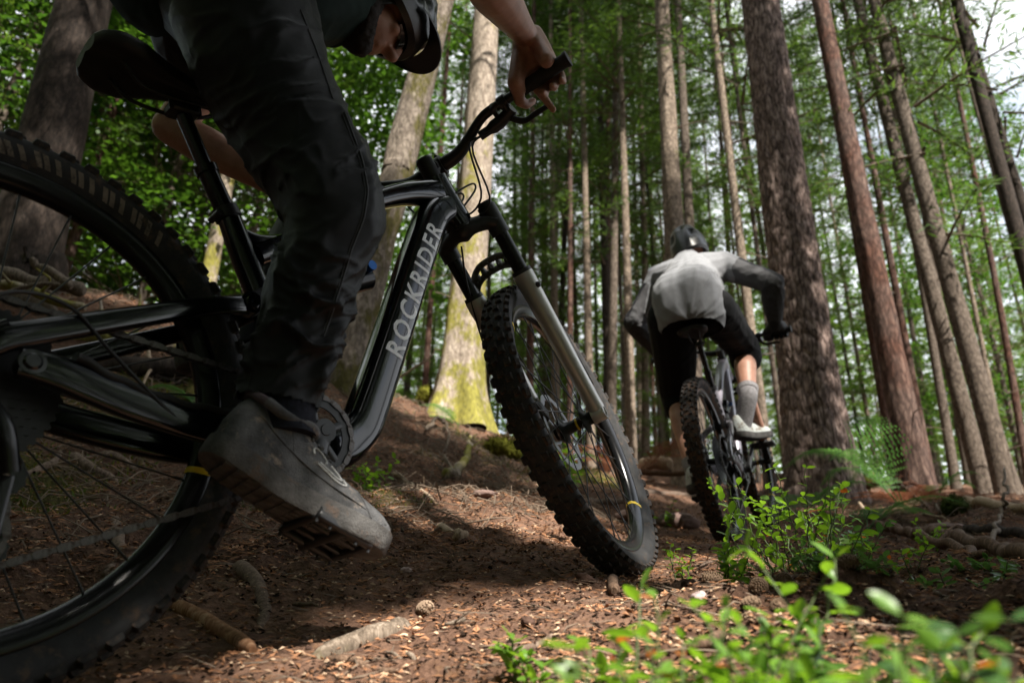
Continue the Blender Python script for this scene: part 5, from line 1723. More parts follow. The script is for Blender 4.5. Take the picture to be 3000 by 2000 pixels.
def shoe(parent, T, heel, toe, up, mats, width=0.100, name='shoe', tall=1.0):
    """Low cut riding shoe: heel and toe are the ends of the outsole's underside."""
    x = unit(toe - heel); up = unit(up - x * (up @ x)); y = np.cross(up, x)
    L = np.linalg.norm(toe - heel)
    k = L / 0.30
    n, m = 44, 30
    t = np.linspace(0, 1, n)
    hw = np.interp(t, [0, 0.02, 0.08, 0.2, 0.38, 0.55, 0.70, 0.84, 0.94, 0.985, 1], [0.006, 0.020, 0.031, 0.035, 0.033, 0.041, 0.048, 0.045, 0.032, 0.016, 0.004]) * width / 0.1
    hh = np.interp(t, [0, 0.03, 0.10, 0.22, 0.32, 0.45, 0.60, 0.75, 0.88, 0.96, 1], [0.045, 0.078, 0.092, 0.088, 0.092, 0.083, 0.064, 0.052, 0.044, 0.034, 0.020]) * tall
    bend = 0.012 * (t - 0.5) ** 2 * 4
    V = []
    for i in range(n):
        for j in range(m):
            a = math.pi * j / (m - 1)
            cx, sn = math.cos(a), math.sin(a)
            top = 0.62 if t[i] < 0.45 else 0.62 + (t[i] - 0.45) * 0.5
            yy = hw[i] * math.copysign(abs(cx) ** (0.55), cx) * (1 - 0.34 * sn ** 2 * (1.25 - t[i]))
            zz = 0.020 + bend[i] + (hh[i] - 0.020) * abs(sn) ** 0.72
            V.append(heel + x * (t[i] * L * 0.985 + 0.004) + y * yy * k + up * zz * k)
    mb = MB().add(np.array(V), grid_faces(n, m, False))
    upper = MB()
    VV = T(np.array(V))
    upper.add(VV, grid_faces(n, m, False))
    u = upper.build(name, mats[0], parent)
    # outsole: thick rubber slab with a raised rand and a patterned underside
    s = MB()
    mm = 40
    tt = 0.5 - 0.5 * np.cos(np.linspace(0, np.pi, mm))
    w2 = np.interp(tt, [0, 0.02, 0.08, 0.2, 0.38, 0.55, 0.70, 0.84, 0.94, 0.985, 1], [0.004, 0.022, 0.034, 0.038, 0.036, 0.044, 0.051, 0.048, 0.036, 0.020, 0.003]) * width / 0.1
    out = np.vstack([np.c_[tt * L, w2 * k], np.c_[tt[::-1], -w2[::-1] * k] * [L, 1]])
    kk = len(out)
    lv = []
    b2 = 0.012 * (out[:, 0] / L - 0.5) ** 2 * 4 * k
    for z, sc in ((0.000, 0.95), (0.004, 0.995), (0.020, 1.0), (0.030, 0.985), (0.031, 0.93)):
        cc = out - [L / 2, 0]
        lv.append(heel + np.outer(cc[:, 0] * (1 - (1 - sc) * 0.3) + L / 2, x) + np.outer(cc[:, 1] * sc, y) + np.outer(z * k + b2, up))
    s.add(T(np.vstack(lv)), grid_faces(5, kk))
    h = kk // 2
    under = np.vstack([lv[0]])
    s.add(T(under), [(i, i + 1, kk - 2 - i, kk - 1 - i) for i in range(h - 1)])
    so = s.build('sole', mats[1], u, sharp=55)
    # tread lugs
    g = MB()
    for i in range(2, 15):
        f = i / 16
        w = float(np.interp(f, tt, w2)) * k * 0.72
        for q in np.linspace(-1, 1, 5):
            c0 = heel + x * (f * L) + y * (q * w) + up * (0.012 * (f - 0.5) ** 2 * 4 * k - 0.0002)
            Rm = np.stack([x, y, up], 1)
            b = MB().box(c0, (0.013, 0.012, 0.003), Rm)
            g.add(T(b.verts()), b.F[0][0] - 0)
    g.build('tread_lug', mats[1], so, smooth=False)
    return u, (x, y, up, L, k, heel)


def helmet(parent, T, c, Hx, Hy, Hz, visor=True, vents=True):
    """Half shell with ridges and vents, a peak, retention cradle and straps."""
    Mh = np.stack([Hx, Hy, Hz], 1)
    P = lambda x, y, z: c + Mh @ np.array([x, y, z])
    n, m = 120, 48
    rows = []
    for j in range(m):
        f = j / (m - 1)
        for i in range(n):
            a = 2 * math.pi * i / n
            ca, sa = math.cos(a), math.sin(a)
            low = -0.035 - 0.035 * max(0, -sa) ** 2 + 0.052 * max(0, sa) ** 1.5
            z = 0.150 * math.cos(f * math.pi / 2 * 1.02)
            rr = math.sin(f * math.pi / 2 * 1.02) ** 0.82
            z = z * 1.0 + (low) * f ** 3
            vent = 0.0
            if vents and 0.18 < f < 0.86:
                vent = 0.026 * max(0, math.sin(5 * a + 0.5 * math.sin(2 * a)) * math.sin(3 * math.pi * f + 0.6)) ** 0.9 * math.sin((f - 0.18) / 0.68 * math.pi)
            ridge = 0.005 * math.cos(10 * a) * f * (1 - f) * 2
            x = (0.103 - vent + ridge) * rr * ca; y = (0.132 - vent + ridge) * rr * sa - 0.012
            rows.append((x, y, z - vent * 0.6))
    V = np.array([P(*r) for r in rows])
    Vi = np.array([P(x * 0.90, y * 0.91, z - 0.014) for x, y, z in rows])
    mb = MB().add(T(V), grid_faces(m, n)).add(T(Vi), grid_faces(m, n)[:, ::-1])
    e = np.vstack([V[-n:], Vi[-n:]])
    mb.add(T(e), grid_faces(2, n))
    h = mb.build('helmet', M['helmet'], parent)
    if visor:
        k = 26
        g = np.linspace(-1, 1, k)
        top, bot = [], []
        for r in np.linspace(0, 1, 8):
            for q in g:
                ang = q * 1.18
                top.append(P(math.sin(ang) * (0.106 + r * 0.004), -0.012 + math.cos(ang) * 0.126 + r * (0.050 * (1 - 0.55 * abs(q) ** 2)), 0.060 - 0.020 * abs(q) ** 2 + 0.012 * r - 0.030 * r * abs(q) ** 3))
        top = np.array(top); bot = top - Hz * 0.004
        v = MB().add(T(top), grid_faces(8, k, False)).add(T(bot), grid_faces(8, k, False)[:, ::-1])
        rim = np.vstack([top[-k:], bot[-k:]]); v.add(T(rim), grid_faces(2, k, False))
        for idx in (0, k - 1):
            r2 = np.vstack([top[idx::k], bot[idx::k]]); v.add(T(r2), grid_faces(2, 8, False))
        v.build('visor', M['helmet'], h, sharp=60)
    for s in (-1, 1):
        st = MB()
        for a in ((s * 0.084, 0.055, 0.0), (s * 0.084, -0.075, 0.0)):
            pts = spline(np.array([P(*a), P(s * 0.082, a[1] * 0.45, -0.045), P(s * 0.066, 0.018, -0.095)]), 12)
            st.tube(T(pts), np.tile([0.0012, 0.0085], (12, 1)), 8, ref=Hx)
        pts = spline(np.array([P(s * 0.066, 0.018, -0.095), P(s * 0.045, 0.035, -0.118), P(0, 0.045, -0.122)]), 10)
        st.tube(T(pts), np.tile([0.0012, 0.0085], (10, 1)), 8, ref=Hz)
        st.build('strap', M['black'], h)
    pts = np.array([P(math.cos(a) * 0.084, math.sin(a) * 0.102 - 0.012, -0.028) for a in np.linspace(math.pi + 0.25, 2 * math.pi - 0.25, 24)])
    MB().tube(T(pts), np.tile([0.003, 0.012], (24, 1)), 8, ref=Hx).build('cradle', M['black'], h)
    return h, P


# ---- the near rider: dark clothes, standing on the pedals, head bowed
def w1(P):
    return np.asarray(P, float) @ B1R.T + B1T


p1 = lambda u, v, y: on_bike(B1R, B1T, u, v, 1, y)
hb1 = BIKE1['hb']; s1 = BIKE1['s']
gR0, gR1 = hb1[10], hb1[0]
gL0, gL1 = hb1[50], hb1[60]
J = {}
J['hipR'] = p1(735, 60, -0.105); J['hipL'] = np.array([-0.035, 0.070, 0.850])
J['pelvis'] = np.array([-0.070, -0.02, 0.900])
J['kneeR'] = p1(990, 628, -0.185); J['ankleR'] = p1(835, 1190, -0.135)
J['kneeL'] = np.array([0.245, 0.072, 0.655]); J['ankleL'] = np.array([0.045, 0.100, 0.285])
pedR, pedL = BIKE1['pedal-1'], BIKE1['pedal1']
heelR, toeR = p1(566, 1345, -0.118), p1(1105, 1660, -0.150)
J['ballR'] = heelR * 0.36 + toeR * 0.64 + np.array([0.018, 0, 0.020]); J['instR'] = heelR * 0.72 + toeR * 0.28 + np.array([0.020, 0, 0.045]); J['ballL'] = pedL + np.array([0.02, 0, 0.045])
J['chest'] = np.array([0.215, 0.0, 1.105]); J['neck'] = np.array([0.305, 0.0, 1.125]); J['head'] = np.array([0.405, 0.0, 1.035])
J['back'] = np.array([-0.5, 0, 0.85])
J['shR'] = np.array([0.225, -0.195, 1.150]); J['shL'] = np.array([0.225, 0.195, 1.150])
J['elL'] = p1(500, 372, 0.46); J['wrL'] = gL0 * 0.55 + gL1 * 0.45 + np.array([-0.045, 0, 0.055])
J['wrR'] = p1(1545, 112, (gR0 * 0.5 + gR1 * 0.5)[1] + 0.012)
J['elR'] = p1(1395, -95, -0.43)
calf = np.array([0.03, 0, 0.0])
LOC1 = w1(np.array([-0.05, 0, -0.33]))
rider1 = thing('person', 'rider in black trousers standing on the pedals of the near black bicycle with bowed head', 'person', LOC1)
T1 = lambda P: w1(P) - LOC1
mb = MB()
J['calfR'] = J['calfL'] = calf * 0
body(mb, J, 0.72)
Hy = unit(np.array([0.42, 0.06, -0.90])); Hz = unit(np.array([0.88, -0.16, 0.42])); Hz = unit(Hz - Hy * (Hz @ Hy)); Hx = np.cross(Hy, Hz)
HC = p1(1108, 36, -0.015)
head_shape(mb, HC, Hx, Hy, Hz)
mb.chain([(J['neck'], 0.062), (HC - Hz * 0.06 - Hy * 0.02, 0.060)])
ax_out = unit(gR1 - gR0)
bk = unit(-(BIKE1['SR'] @ SPF) + 0.15 * SAX); bk = unit(bk - ax_out * (bk @ ax_out)); up_ = np.cross(ax_out, bk); up_ = up_ if up_ @ SAX > 0 else -up_
lv = BIKE1['lever-1']
gripping_hand(mb, gR0, gR1, bk, up_, J['wrR'], lever=lv[15] + SAX * 0.008)
axl = unit(gL1 - gL0); bl_ = unit(-(BIKE1['SR'] @ SPF) + 0.15 * SAX); bl_ = unit(bl_ - axl * (bl_ @ axl)); ul_ = np.cross(axl, bl_); ul_ = ul_ if ul_ @ SAX > 0 else -ul_
gripping_hand(mb, gL0, gL1, bl_, ul_, J['wrL'])
skinned('body', mb, [M['skin']], rider1, T1, 0.0048, 2)
for s in (-1, 1):
    MB().ball(T1((HC + np.stack([Hx, Hy, Hz], 1) @ np.array([s * 0.031, 0.074, 0.004]))[None])[0], 0.0125).build('eye', M['eye'], rider1)
beard = MB()
Mh = np.stack([Hx, Hy, Hz], 1)
pb = lambda x, y, z: HC + Mh @ np.array([x, y, z])
beard.chain([(pb(-0.060, 0.000, -0.040), 0.020), (pb(-0.050, 0.022, -0.078), 0.027), (pb(0, 0.074, -0.097), 0.027), (pb(0.050, 0.022, -0.078), 0.027), (pb(0.060, 0.000, -0.040), 0.020)])
beard.ball(pb(0, 0.060, -0.100), (0.038, 0.034, 0.026), Mh)
skinned('beard', beard, [M['beard']], rider1, T1, 0.004, 3, lambda V, F, E: V + normals(V, F) * (0.002 * fbm(V[:, 0] * 160, V[:, 1] * 160, V[:, 2] * 160, o=2))[:, None])
gl = MB()
for s in (-1, 1):
    g = [pb(s * (0.006 + 0.056 * q), 0.100 - 0.034 * q ** 2, 0.024 - z * 0.040 + 0.004 * math.sin(q * 3)) for z in np.linspace(0, 1, 6) for q in np.linspace(0, 1, 10)]
    gl.add(T1(np.array(g)), grid_faces(6, 10, False))
    gl.tube(T1(spline(np.array([pb(s * 0.062, 0.064, 0.016), pb(s * 0.080, 0.02, 0.014), pb(s * 0.082, -0.04, 0.008)]), 8)), 0.0025, 6)
gl.build('glasses', M['lens'], rider1)
helmet(rider1, T1, HC + Hz * 0.018 - Hy * 0.004, Hx, Hy, Hz)

# trousers: the near leg follows the outline seen in the photograph
def seg_at(u, v, d):
    return (np.array(at(u, v, d)) - B1T) @ B1R


legst = [(700, 20, 1.262, .118), (760, 190, 1.255, .112), (835, 340, 1.245, .103), (912, 470, 1.222, .093), (958, 560, 1.200, .086), (978, 648, 1.178, .081), (950, 745, 1.160, .075),
         (915, 850, 1.140, .070), (888, 950, 1.120, .065), (862, 1040, 1.098, .060), (838, 1105, 1.082, .057), (822, 1160, 1.072, .056), (812, 1205, 1.064, .055)]
LP = [(seg_at(u, v, d), r * float(np.interp(v, [0, 560, 760, 1000, 1205], [0.965, 0.955, 0.90, 0.93, 1.02]))) for u, v, d, r in legst]
mb = MB()
sp_ = spline(np.array([np.r_[p, r] for p, r in LP]), 60)
mb.tube(sp_[:, :3], sp_[:, 3], 40)
mb.chain([(J['pelvis'], 0.130), (J['hipR'], 0.122), (LP[1][0], 0.112)])
mb.chain([(J['pelvis'], 0.125), (J['hipL'], 0.105), (J['hipL'] * 0.45 + J['kneeL'] * 0.55, 0.088), (J['kneeL'], 0.068), (J['kneeL'] * 0.55 + J['ankleL'] * 0.45, 0.060), (J['ankleL'] + [0, 0, 0.03], 0.050)])
mb.chain([(J['pelvis'], 0.130), (J['pelvis'] + [0.06, 0, 0.10], 0.125)])
pathR = sp_[::4, :3]


def warp1(V, F, E):
    L = np.r_[0, np.cumsum(np.linalg.norm(np.diff(pathR, axis=0), axis=1))][-1]
    V0 = V.copy()
    S, off, A = along(V0, pathR)
    near = np.clip((0.15 - off) / 0.03, 0, 1)
    k = L * 0.515
    V = folds(V, F, pathR, 0.0105, 19.0, 3.1, [(L * 0.93, 0.07, 1.25), (L * 0.80, 0.06, 1.1), (L * 0.68, 0.05, 0.4), (k, 0.06, 0.75), (L * 0.36, 0.07, 0.40), (L * 0.18, 0.07, 0.35)], 0.12)
    # the seam down the outside of the shin
    N = normals(V, F)
    sea = np.exp(-((A - 0.25) / 0.05) ** 2) * (S > L * 0.45) * near
    V = V + N * (0.0022 * sea)[:, None] - N * (0.0014 * np.exp(-((np.abs(A - 0.25) - 0.10) / 0.05) ** 2) * (S > L * 0.45) * near)[:, None]
    return V


CUF = LP[-1][0]; CUD = unit(LP[-2][0] - LP[-1][0])
skinned('trousers', mb, [M['trousers']], rider1, T1, 0.0045, 3, warp1, None, lambda C: ((C - CUF) @ CUD < 0.012) & (np.linalg.norm(C - CUF, axis=1) < 0.16))
tr = next(o for o in rider1.children if o.name.startswith('trousers'))
def seam(pix, r, name, mat):
    pts = []
    for q in np.linspace(0, len(pix) - 1, 60):
        i = min(int(q), len(pix) - 2); f = q - i
        u = pix[i][0] * (1 - f) + pix[i + 1][0] * f; v = pix[i][1] * (1 - f) + pix[i + 1][1] * f
        h = on_skin(rider1.name + 'trousers', LOC1, u, v, r * 0.35)
        if h is not None:
            pts.append(h)
    if len(pts) > 4:
        P = np.array(pts)
        for _ in range(2):
            P[1:-1] = (P[:-2] + 2 * P[1:-1] + P[2:]) / 4
        MB().tube(P, r, 6).build(name, mat, tr)
M['seam'] = plain('grey_seam_thread', (0.030, 0.030, 0.033), 0.7, 0, 0.4, 300)
seam([(1010, 330), (1062, 470), (1078, 560), (1066, 640), (1030, 730), (1000, 830), (968, 930), (948, 985)], 0.0016, 'seam', M['seam'])
seam([(1003, 335), (1055, 475), (1071, 562), (1059, 640), (1023, 730), (993, 830), (961, 930), (941, 985)], 0.0010, 'seam', M['seam'])
seam([(880, 30), (935, 170), (975, 290)], 0.0014, 'seam', M['seam'])
# jersey: torso and short sleeves
mb = MB()
mb.chain([(J['pelvis'] + [0.0, 0, 0.05], 0.150), (J['pelvis'] * 0.5 + J['chest'] * 0.5 + [0, 0, -0.015], 0.150), (J['chest'] + [0.01, 0, -0.02], 0.152), (J['neck'] * 0.7 + J['chest'] * 0.3, 0.105)])
mb.chain([(J['pelvis'] + [-0.045, 0.05, 0.02], 0.125), (J['pelvis'] + [-0.04, 0.0, -0.01], 0.125)])
for s in ('L', 'R'):
    mb.chain([(J['chest'] * 0.55 + J['sh' + s] * 0.45, 0.120), (J['sh' + s], 0.088), (J['sh' + s] * 0.35 + J['el' + s] * 0.65, 0.066)])


def warp_sh(V, F, E):
    P = np.array([J['pelvis'], J['pelvis'] * 0.5 + J['chest'] * 0.5, J['chest'], J['neck']])
    return folds(V, F, P, 0.007, 8, 1.3, [(0.15, 0.12, 0.6), (0.42, 0.1, 0.5)])


skinned('jersey', mb, [M['shirt_green']], rider1, T1, 0.007, 4, warp_sh)
# socks and shoes
sk = MB().tube(spline(np.array([J['ankleR'] + [0.028, 0.0, 0.150], J['ankleR'] + [0.004, 0, 0.02], J['ankleR'] + [-0.008, 0, -0.045]]), 10), np.array([0.040, .040, .040, .040, .040, .041, .042, .043, .044, .044]), 36)
sk.V = [T1(v + unit([1, 0, 0]) * 0) for v in sk.V]
for i in range(len(sk.V)):
    sk.V[i] = sk.V[i] * 1.0
sk.build('sock', M['sock_dark'], rider1)
axR = unit(toeR - heelR)
u1, fr = shoe(rider1, T1, heelR, toeR, np.array([axR[2] * -1, -0.10, axR[0]]) if axR[0] > 0 else np.array([0, 0, 1]), [M['shoe'], M['sole']], 0.112, tall=1.26)
fx, fy, fu, fL, fk, fh = fr
collar = spline(np.array([fh + fx * fL * a + fy * b + fu * c * fk for a, b, c in ((0.05, 0.0, 0.122), (0.12, -0.034, 0.108), (0.24, -0.036, 0.104), (0.36, -0.028, 0.114), (0.42, 0.0, 0.118), (0.36, 0.028, 0.114), (0.24, 0.036, 0.104), (0.12, 0.034, 0.108), (0.05, 0.0, 0.122))]), 40)
MB().tube(T1(collar[5:36]), 0.0075, 12).build('collar', M['shoe'], u1)
MB().tube(T1(np.vstack([collar[34:], collar[1:7]])), 0.0065, 12).build('heel_tab', M['shoe_lining'], u1)
def on_shoe(a, h, r=0.0):
    """A point of the shoe's outer side: a along its length, h of its height."""
    t = np.array([0, 0.02, 0.08, 0.2, 0.38, 0.55, 0.70, 0.84, 0.94, 0.985, 1])
    hw = float(np.interp(a, t, [0.006, 0.020, 0.031, 0.035, 0.033, 0.041, 0.048, 0.045, 0.032, 0.016, 0.004])) * 1.12
    hh = float(np.interp(a, [0, 0.03, 0.10, 0.22, 0.32, 0.45, 0.60, 0.75, 0.88, 0.96, 1], [0.045, 0.078, 0.092, 0.088, 0.092, 0.083, 0.064, 0.052, 0.044, 0.034, 0.020])) * 1.26
    an = h * math.pi / 2
    yy = hw * math.cos(an) ** 0.55 * (1 - 0.34 * math.sin(an) ** 2 * (1.25 - a))
    zz = 0.020 + 0.012 * (a - 0.5) ** 2 * 4 + (hh - 0.020) * math.sin(an) ** 0.72
    return fh + fx * (a * fL * 0.985 + 0.004) - fy * (yy * fk + r) + fu * zz * fk


M['shoe_mark'] = plain('pale_worn_print', (0.42, 0.42, 0.42), 0.8, 0, 0.3, 120, dirt=(0.08, 0.06, 0.05), dirt_at=0.55)
for pts in ([(0.43, .42), (0.42, .52), (0.45, .58), (0.50, .55), (0.50, .44)], [(0.47, .38), (0.56, .40), (0.60, .46), (0.58, .54), (0.53, .56)], [(0.46, .33), (0.58, .34), (0.63, .43), (0.61, .55)]):
    MB().tube(T1(spline(np.array([on_shoe(a, h, 0.0006) for a, h in pts]), 18)), 0.0016, 6).build('emblem', M['shoe_mark'], u1)
for a0 in (0.40, 0.44, 0.48, 0.52, 0.56):
    MB().tube(T1(spline(np.array([on_shoe(a0 + 0.015 * (h - 0.6), h, 0.0004) for h in np.linspace(0.66, 0.98, 6)]), 12)), 0.0024, 6).build('lace', M['shoe'], u1)
for pts in ([(0.03, .30), (0.12, .36), (0.22, .30), (0.34, .22), (0.50, .20), (0.70, .22), (0.90, .25)], [(0.24, .85), (0.28, .55), (0.34, .22)], [(0.66, .95), (0.70, .6), (0.76, .3), (0.80, .12)]):
    MB().tube(T1(spline(np.array([on_shoe(a, h, 0.0002) for a, h in pts]), 40)), 0.0013, 6).build('stitching', M['shoe'], u1)
# laces and a worn pale mark on the side
lc = MB()
for a in np.linspace(0.46, 0.64, 5):
    h = float(np.interp(a, [0.45, 0.60, 0.75], [0.083, 0.064, 0.052])) * 1.26
    lc.tube(T1(spline(np.array([fh + fx * fL * a + fy * q * 0.030 * fk + fu * (h - 0.010 * abs(q) ** 2 + 0.002) * fk for q in (-1, -0.5, 0, 0.5, 1)]), 9)), 0.0028, 8)
lc.build('lace', M['shoe'], u1)
J['heelL'] = pedL + np.array([-0.19, -0.005, 0.010]); J['toeL'] = pedL + np.array([0.095, 0.010, 0.012])
shoe(rider1, T1, J['heelL'], J['toeL'], np.array([0, 0, 1.0]), [M['shoe'], M['sole']])
MB().tube(T1(spline(np.array([J['ankleL'] + [0.02, 0, 0.10], J['ankleL'] + [0, 0, 0.0], J['ankleL'] + [-0.03, 0, -0.09]]), 8)), 0.045, 24).build('sock', M['sock_dark'], rider1)

# ---- the second rider: light grey jersey, black shorts, seen from behind
def w2(P):
    return np.asarray(P, float) @ B2R.T + B2T


p2 = lambda u, v, x: on_bike(B2R, B2T, u, v, 0, x)
hb2 = BIKE2['hb']
K = {}
K['hipR'] = np.array([-0.130, -0.100, 0.765]); K['hipL'] = np.array([-0.130, 0.105, 0.775]); K['pelvis'] = np.array([-0.150, 0.0, 0.815])
K['kneeR'] = np.array([0.275, -0.150, 0.605]); K['ankleR'] = p2(2192, 1165, 0.015)
K['kneeL'] = p2(1985, 1160, 0.16); K['ankleL'] = np.array([-0.150, 0.160, 0.020])
q2R, q2L = BIKE2['pedal-1'], BIKE2['pedal1']
K['ballR'] = q2R + np.array([0.0, 0, 0.045]); K['ballL'] = q2L + np.array([0.0, 0, 0.05])
K['shL'] = p2(1935, 815, 0.27); K['shR'] = p2(2118, 778, 0.27)
K['chest'] = (K['shL'] + K['shR']) / 2 * 0.80 + K['pelvis'] * 0.20
K['neck'] = p2(2012, 762, 0.33)
HC2 = p2(2024, 742, 0.42)
K['head'] = HC2
K['back'] = np.array([-0.5, 0, 0.8])
K['elL'] = p2(1858, 945, 0.22); K['elR'] = p2(2262, 828, 0.24)
a2R = unit(hb2[0] - hb2[10]); a2L = unit(hb2[60] - hb2[50])
f2 = BIKE2['SR'] @ SPF
K['wrR'] = hb2[10] * 0.5 + hb2[0] * 0.5 - f2 * 0.050 + SAX * 0.050
K['wrL'] = hb2[50] * 0.5 + hb2[60] * 0.5 - f2 * 0.050 + SAX * 0.050
LOC2 = w2(np.array([-0.05, 0, -0.33]))
rider2 = thing('person', 'rider in light grey long sleeved jersey and black shorts riding uphill seen from behind', 'person', LOC2)
T2 = lambda P: w2(P) - LOC2
mb = MB()
K['calfR'] = np.array([0.045, 0, 0.02]); K['calfL'] = np.array([0.04, 0, 0])
body(mb, K)
Hy2 = unit(np.array([0.94, -0.06, -0.30])); Hz2 = unit(np.array([0.28, 0.10, 0.95])); Hz2 = unit(Hz2 - Hy2 * (Hz2 @ Hy2)); Hx2 = np.cross(Hy2, Hz2)
head_shape(mb, HC2, Hx2, Hy2, Hz2)
for s, g0, g1, ax_, wr in ((-1, hb2[10], hb2[0], a2R, K['wrR']), (1, hb2[50], hb2[60], a2L, K['wrL'])):
    b_ = unit(-f2 + 0.3 * SAX); b_ = unit(b_ - ax_ * (b_ @ ax_)); u_ = np.cross(ax_, b_); u_ = u_ if u_ @ SAX > 0 else -u_
    gripping_hand(mb, g0, g1, b_, u_, wr)
skinned('body', mb, [M['skin']], rider2, T2, 0.0065, 2)
for s in (-1, 1):
    MB().ball(T2((HC2 + np.stack([Hx2, Hy2, Hz2], 1) @ np.array([s * 0.031, 0.076, 0.004]))[None])[0], 0.0125).build('eye', M['eye'], rider2)
helmet(rider2, T2, HC2 + Hz2 * 0.020, Hx2, Hy2, Hz2, visor=True)
# gloves
for s, g0, g1, ax_, wr in ((-1, hb2[10], hb2[0], a2R, K['wrR']), (1, hb2[50], hb2[60], a2L, K['wrL'])):
    b_ = unit(-f2 + 0.3 * SAX); b_ = unit(b_ - ax_ * (b_ @ ax_)); u_ = np.cross(ax_, b_); u_ = u_ if u_ @ SAX > 0 else -u_
    mb = MB(); gripping_hand(mb, g0, g1, b_, u_, wr)
    e = K['elR'] if s < 0 else K['elL']
    mb.cap(wr, wr * 0.85 + e * 0.15, 0.032, 0.034)
    skinned('glove', mb, [M['glove']], rider2, T2, 0.005, 2, lambda V, F, E: V + normals(V, F) * 0.0035)
# shorts
mb = MB()
mb.chain([(K['pelvis'], 0.130), (K['hipR'], 0.112), (K['hipR'] * 0.45 + K['kneeR'] * 0.55, 0.094), (K['kneeR'] + [0.0, 0, 0.0], 0.084), (K['kneeR'] * 0.80 + K['ankleR'] * 0.20, 0.082)])
mb.chain([(K['pelvis'], 0.134), (K['hipL'], 0.124), (K['hipL'] * 0.45 + K['kneeL'] * 0.55, 0.108), (K['kneeL'], 0.090), (K['kneeL'] * 0.86 + K['ankleL'] * 0.14, 0.086)])
skinned('shorts', mb, [M['shorts']], rider2, T2, 0.007, 4, lambda V, F, E: folds(V, F, [K['pelvis'], K['hipR'], K['kneeR']], 0.005, 12, 4.0, [(0.25, 0.2, 0.6), (0.5, 0.1, 0.6)]))
# jersey with black and charcoal sleeve panels
mb = MB()
mid = K['pelvis'] * 0.55 + K['chest'] * 0.45
mb.chain([(K['pelvis'] + [-0.045, 0.030, -0.060], 0.140), (K['pelvis'] + [-0.020, 0.030, 0.030], 0.147), (mid + [0, 0.02, 0], 0.142), (K['chest'], 0.140), (K['neck'] * 0.7 + K['chest'] * 0.3, 0.088)])
mb.chain([(K['pelvis'] + [-0.045, -0.030, -0.060], 0.140), (K['pelvis'] + [-0.020, -0.030, 0.035], 0.147), (mid + [0, -0.02, 0], 0.138), (K['chest'], 0.140)])
for s in ('L', 'R'):
    sh, el, wr = K['sh' + s], K['el' + s], K['wr' + s]
    mb.chain([(K['chest'] * 0.5 + sh * 0.5, 0.112), (sh, 0.080), (sh * 0.5 + el * 0.5, 0.066), (el, 0.058), (el * 0.7 + wr * 0.3, 0.056), (el * 0.25 + wr * 0.75, 0.043), (el * 0.12 + wr * 0.88, 0.039)])


def warp2(V, F, E):
    V = folds(V, F, [K['pelvis'], mid, K['chest'], K['neck']], 0.0095, 11, 2.0, [(0.06, 0.10, 1.0), (0.26, 0.1, 0.6)])
    for s in ('L', 'R'):
        S, off, A = along(V, [K['sh' + s], K['el' + s], K['wr' + s]])
        k = np.clip((0.10 - off) / 0.03, 0, 1)[:, None]
        V = V * (1 - k) + k * folds(V, F, [K['sh' + s], K['el' + s], K['wr' + s]], 0.005, 13, 5.0, [(0.3, 0.1, 0.9)])
    return V


HEM = p2(2035, 945, -0.28); HEN = unit(np.array([0.30, -0.08, 0.95]))


def pick2(C, N):
    mi = np.zeros(len(C), int)
    outw = {'L': unit(np.array([0.35, 0.75, 0.6])), 'R': unit(np.array([0.35, -0.75, 0.6]))}
    for s in ('L', 'R'):
        sh, el, wr = K['sh' + s], K['el' + s], K['wr' + s]
        S, off, A = along(C, [sh, el, wr])
        lu = np.linalg.norm(el - sh)
        arm = (off < 0.095) & (S > 0.075) & (((C - K['chest']) @ unit(sh - K['chest'])) > np.linalg.norm(sh - K['chest']) * 0.98)
        mi[arm] = 1
        mi[arm & (S > lu - 0.015)] = 3
        mi[arm & (N @ outw[s] > (0.45 if s == 'R' else 0.15))] = 2
        yoke = (off < 0.10) & (S < 0.06) & (N @ unit(np.array([0.6, 0, 0.9])) > 0.95)
        mi[yoke] = 2
    return mi


skinned('jersey', mb, [M['jersey'], M['jersey_mid'], M['jersey_black'], M['jersey_char']], rider2, T2, 0.006, 4, warp2, pick2, lambda C: ((C - HEM) @ HEN < 0) & (C[:, 0] < 0.12))
# socks, shoes
for s, an, ped, hx, hl in (('R', K['ankleR'], q2R, p2(2160, 1288, -0.055), None), ('L', K['ankleL'], q2L, q2L + np.array([-0.17, 0.0, 0.035]), None)):
    kn = K['knee' + s]
    d = unit(kn - an)
    toe = ped + np.array([0.085, 0.0 - (0.03 if s == 'R' else -0.02), 0.022])
    heel = hx if s == 'R' else hx
    x = unit(toe - heel); toe = heel + x * 0.285
    upv = np.array([-x[2], 0, max(x[0], 0.2)])
    shoe(rider2, T2, heel, toe, upv, [M['shoe_pale'], M['sole']], 0.116, tall=1.32)
    MB().tube(T2(spline(np.array([an + d * 0.070, an + d * 0.035, an, heel + x * 0.075 + unit(upv) * 0.07]), 14)), np.interp(np.linspace(0, 1, 14), [0, 0.5, 0.75, 1], [0.053, 0.044, 0.043, 0.042]), 28).build('sock', M['sock_grey'], rider2)

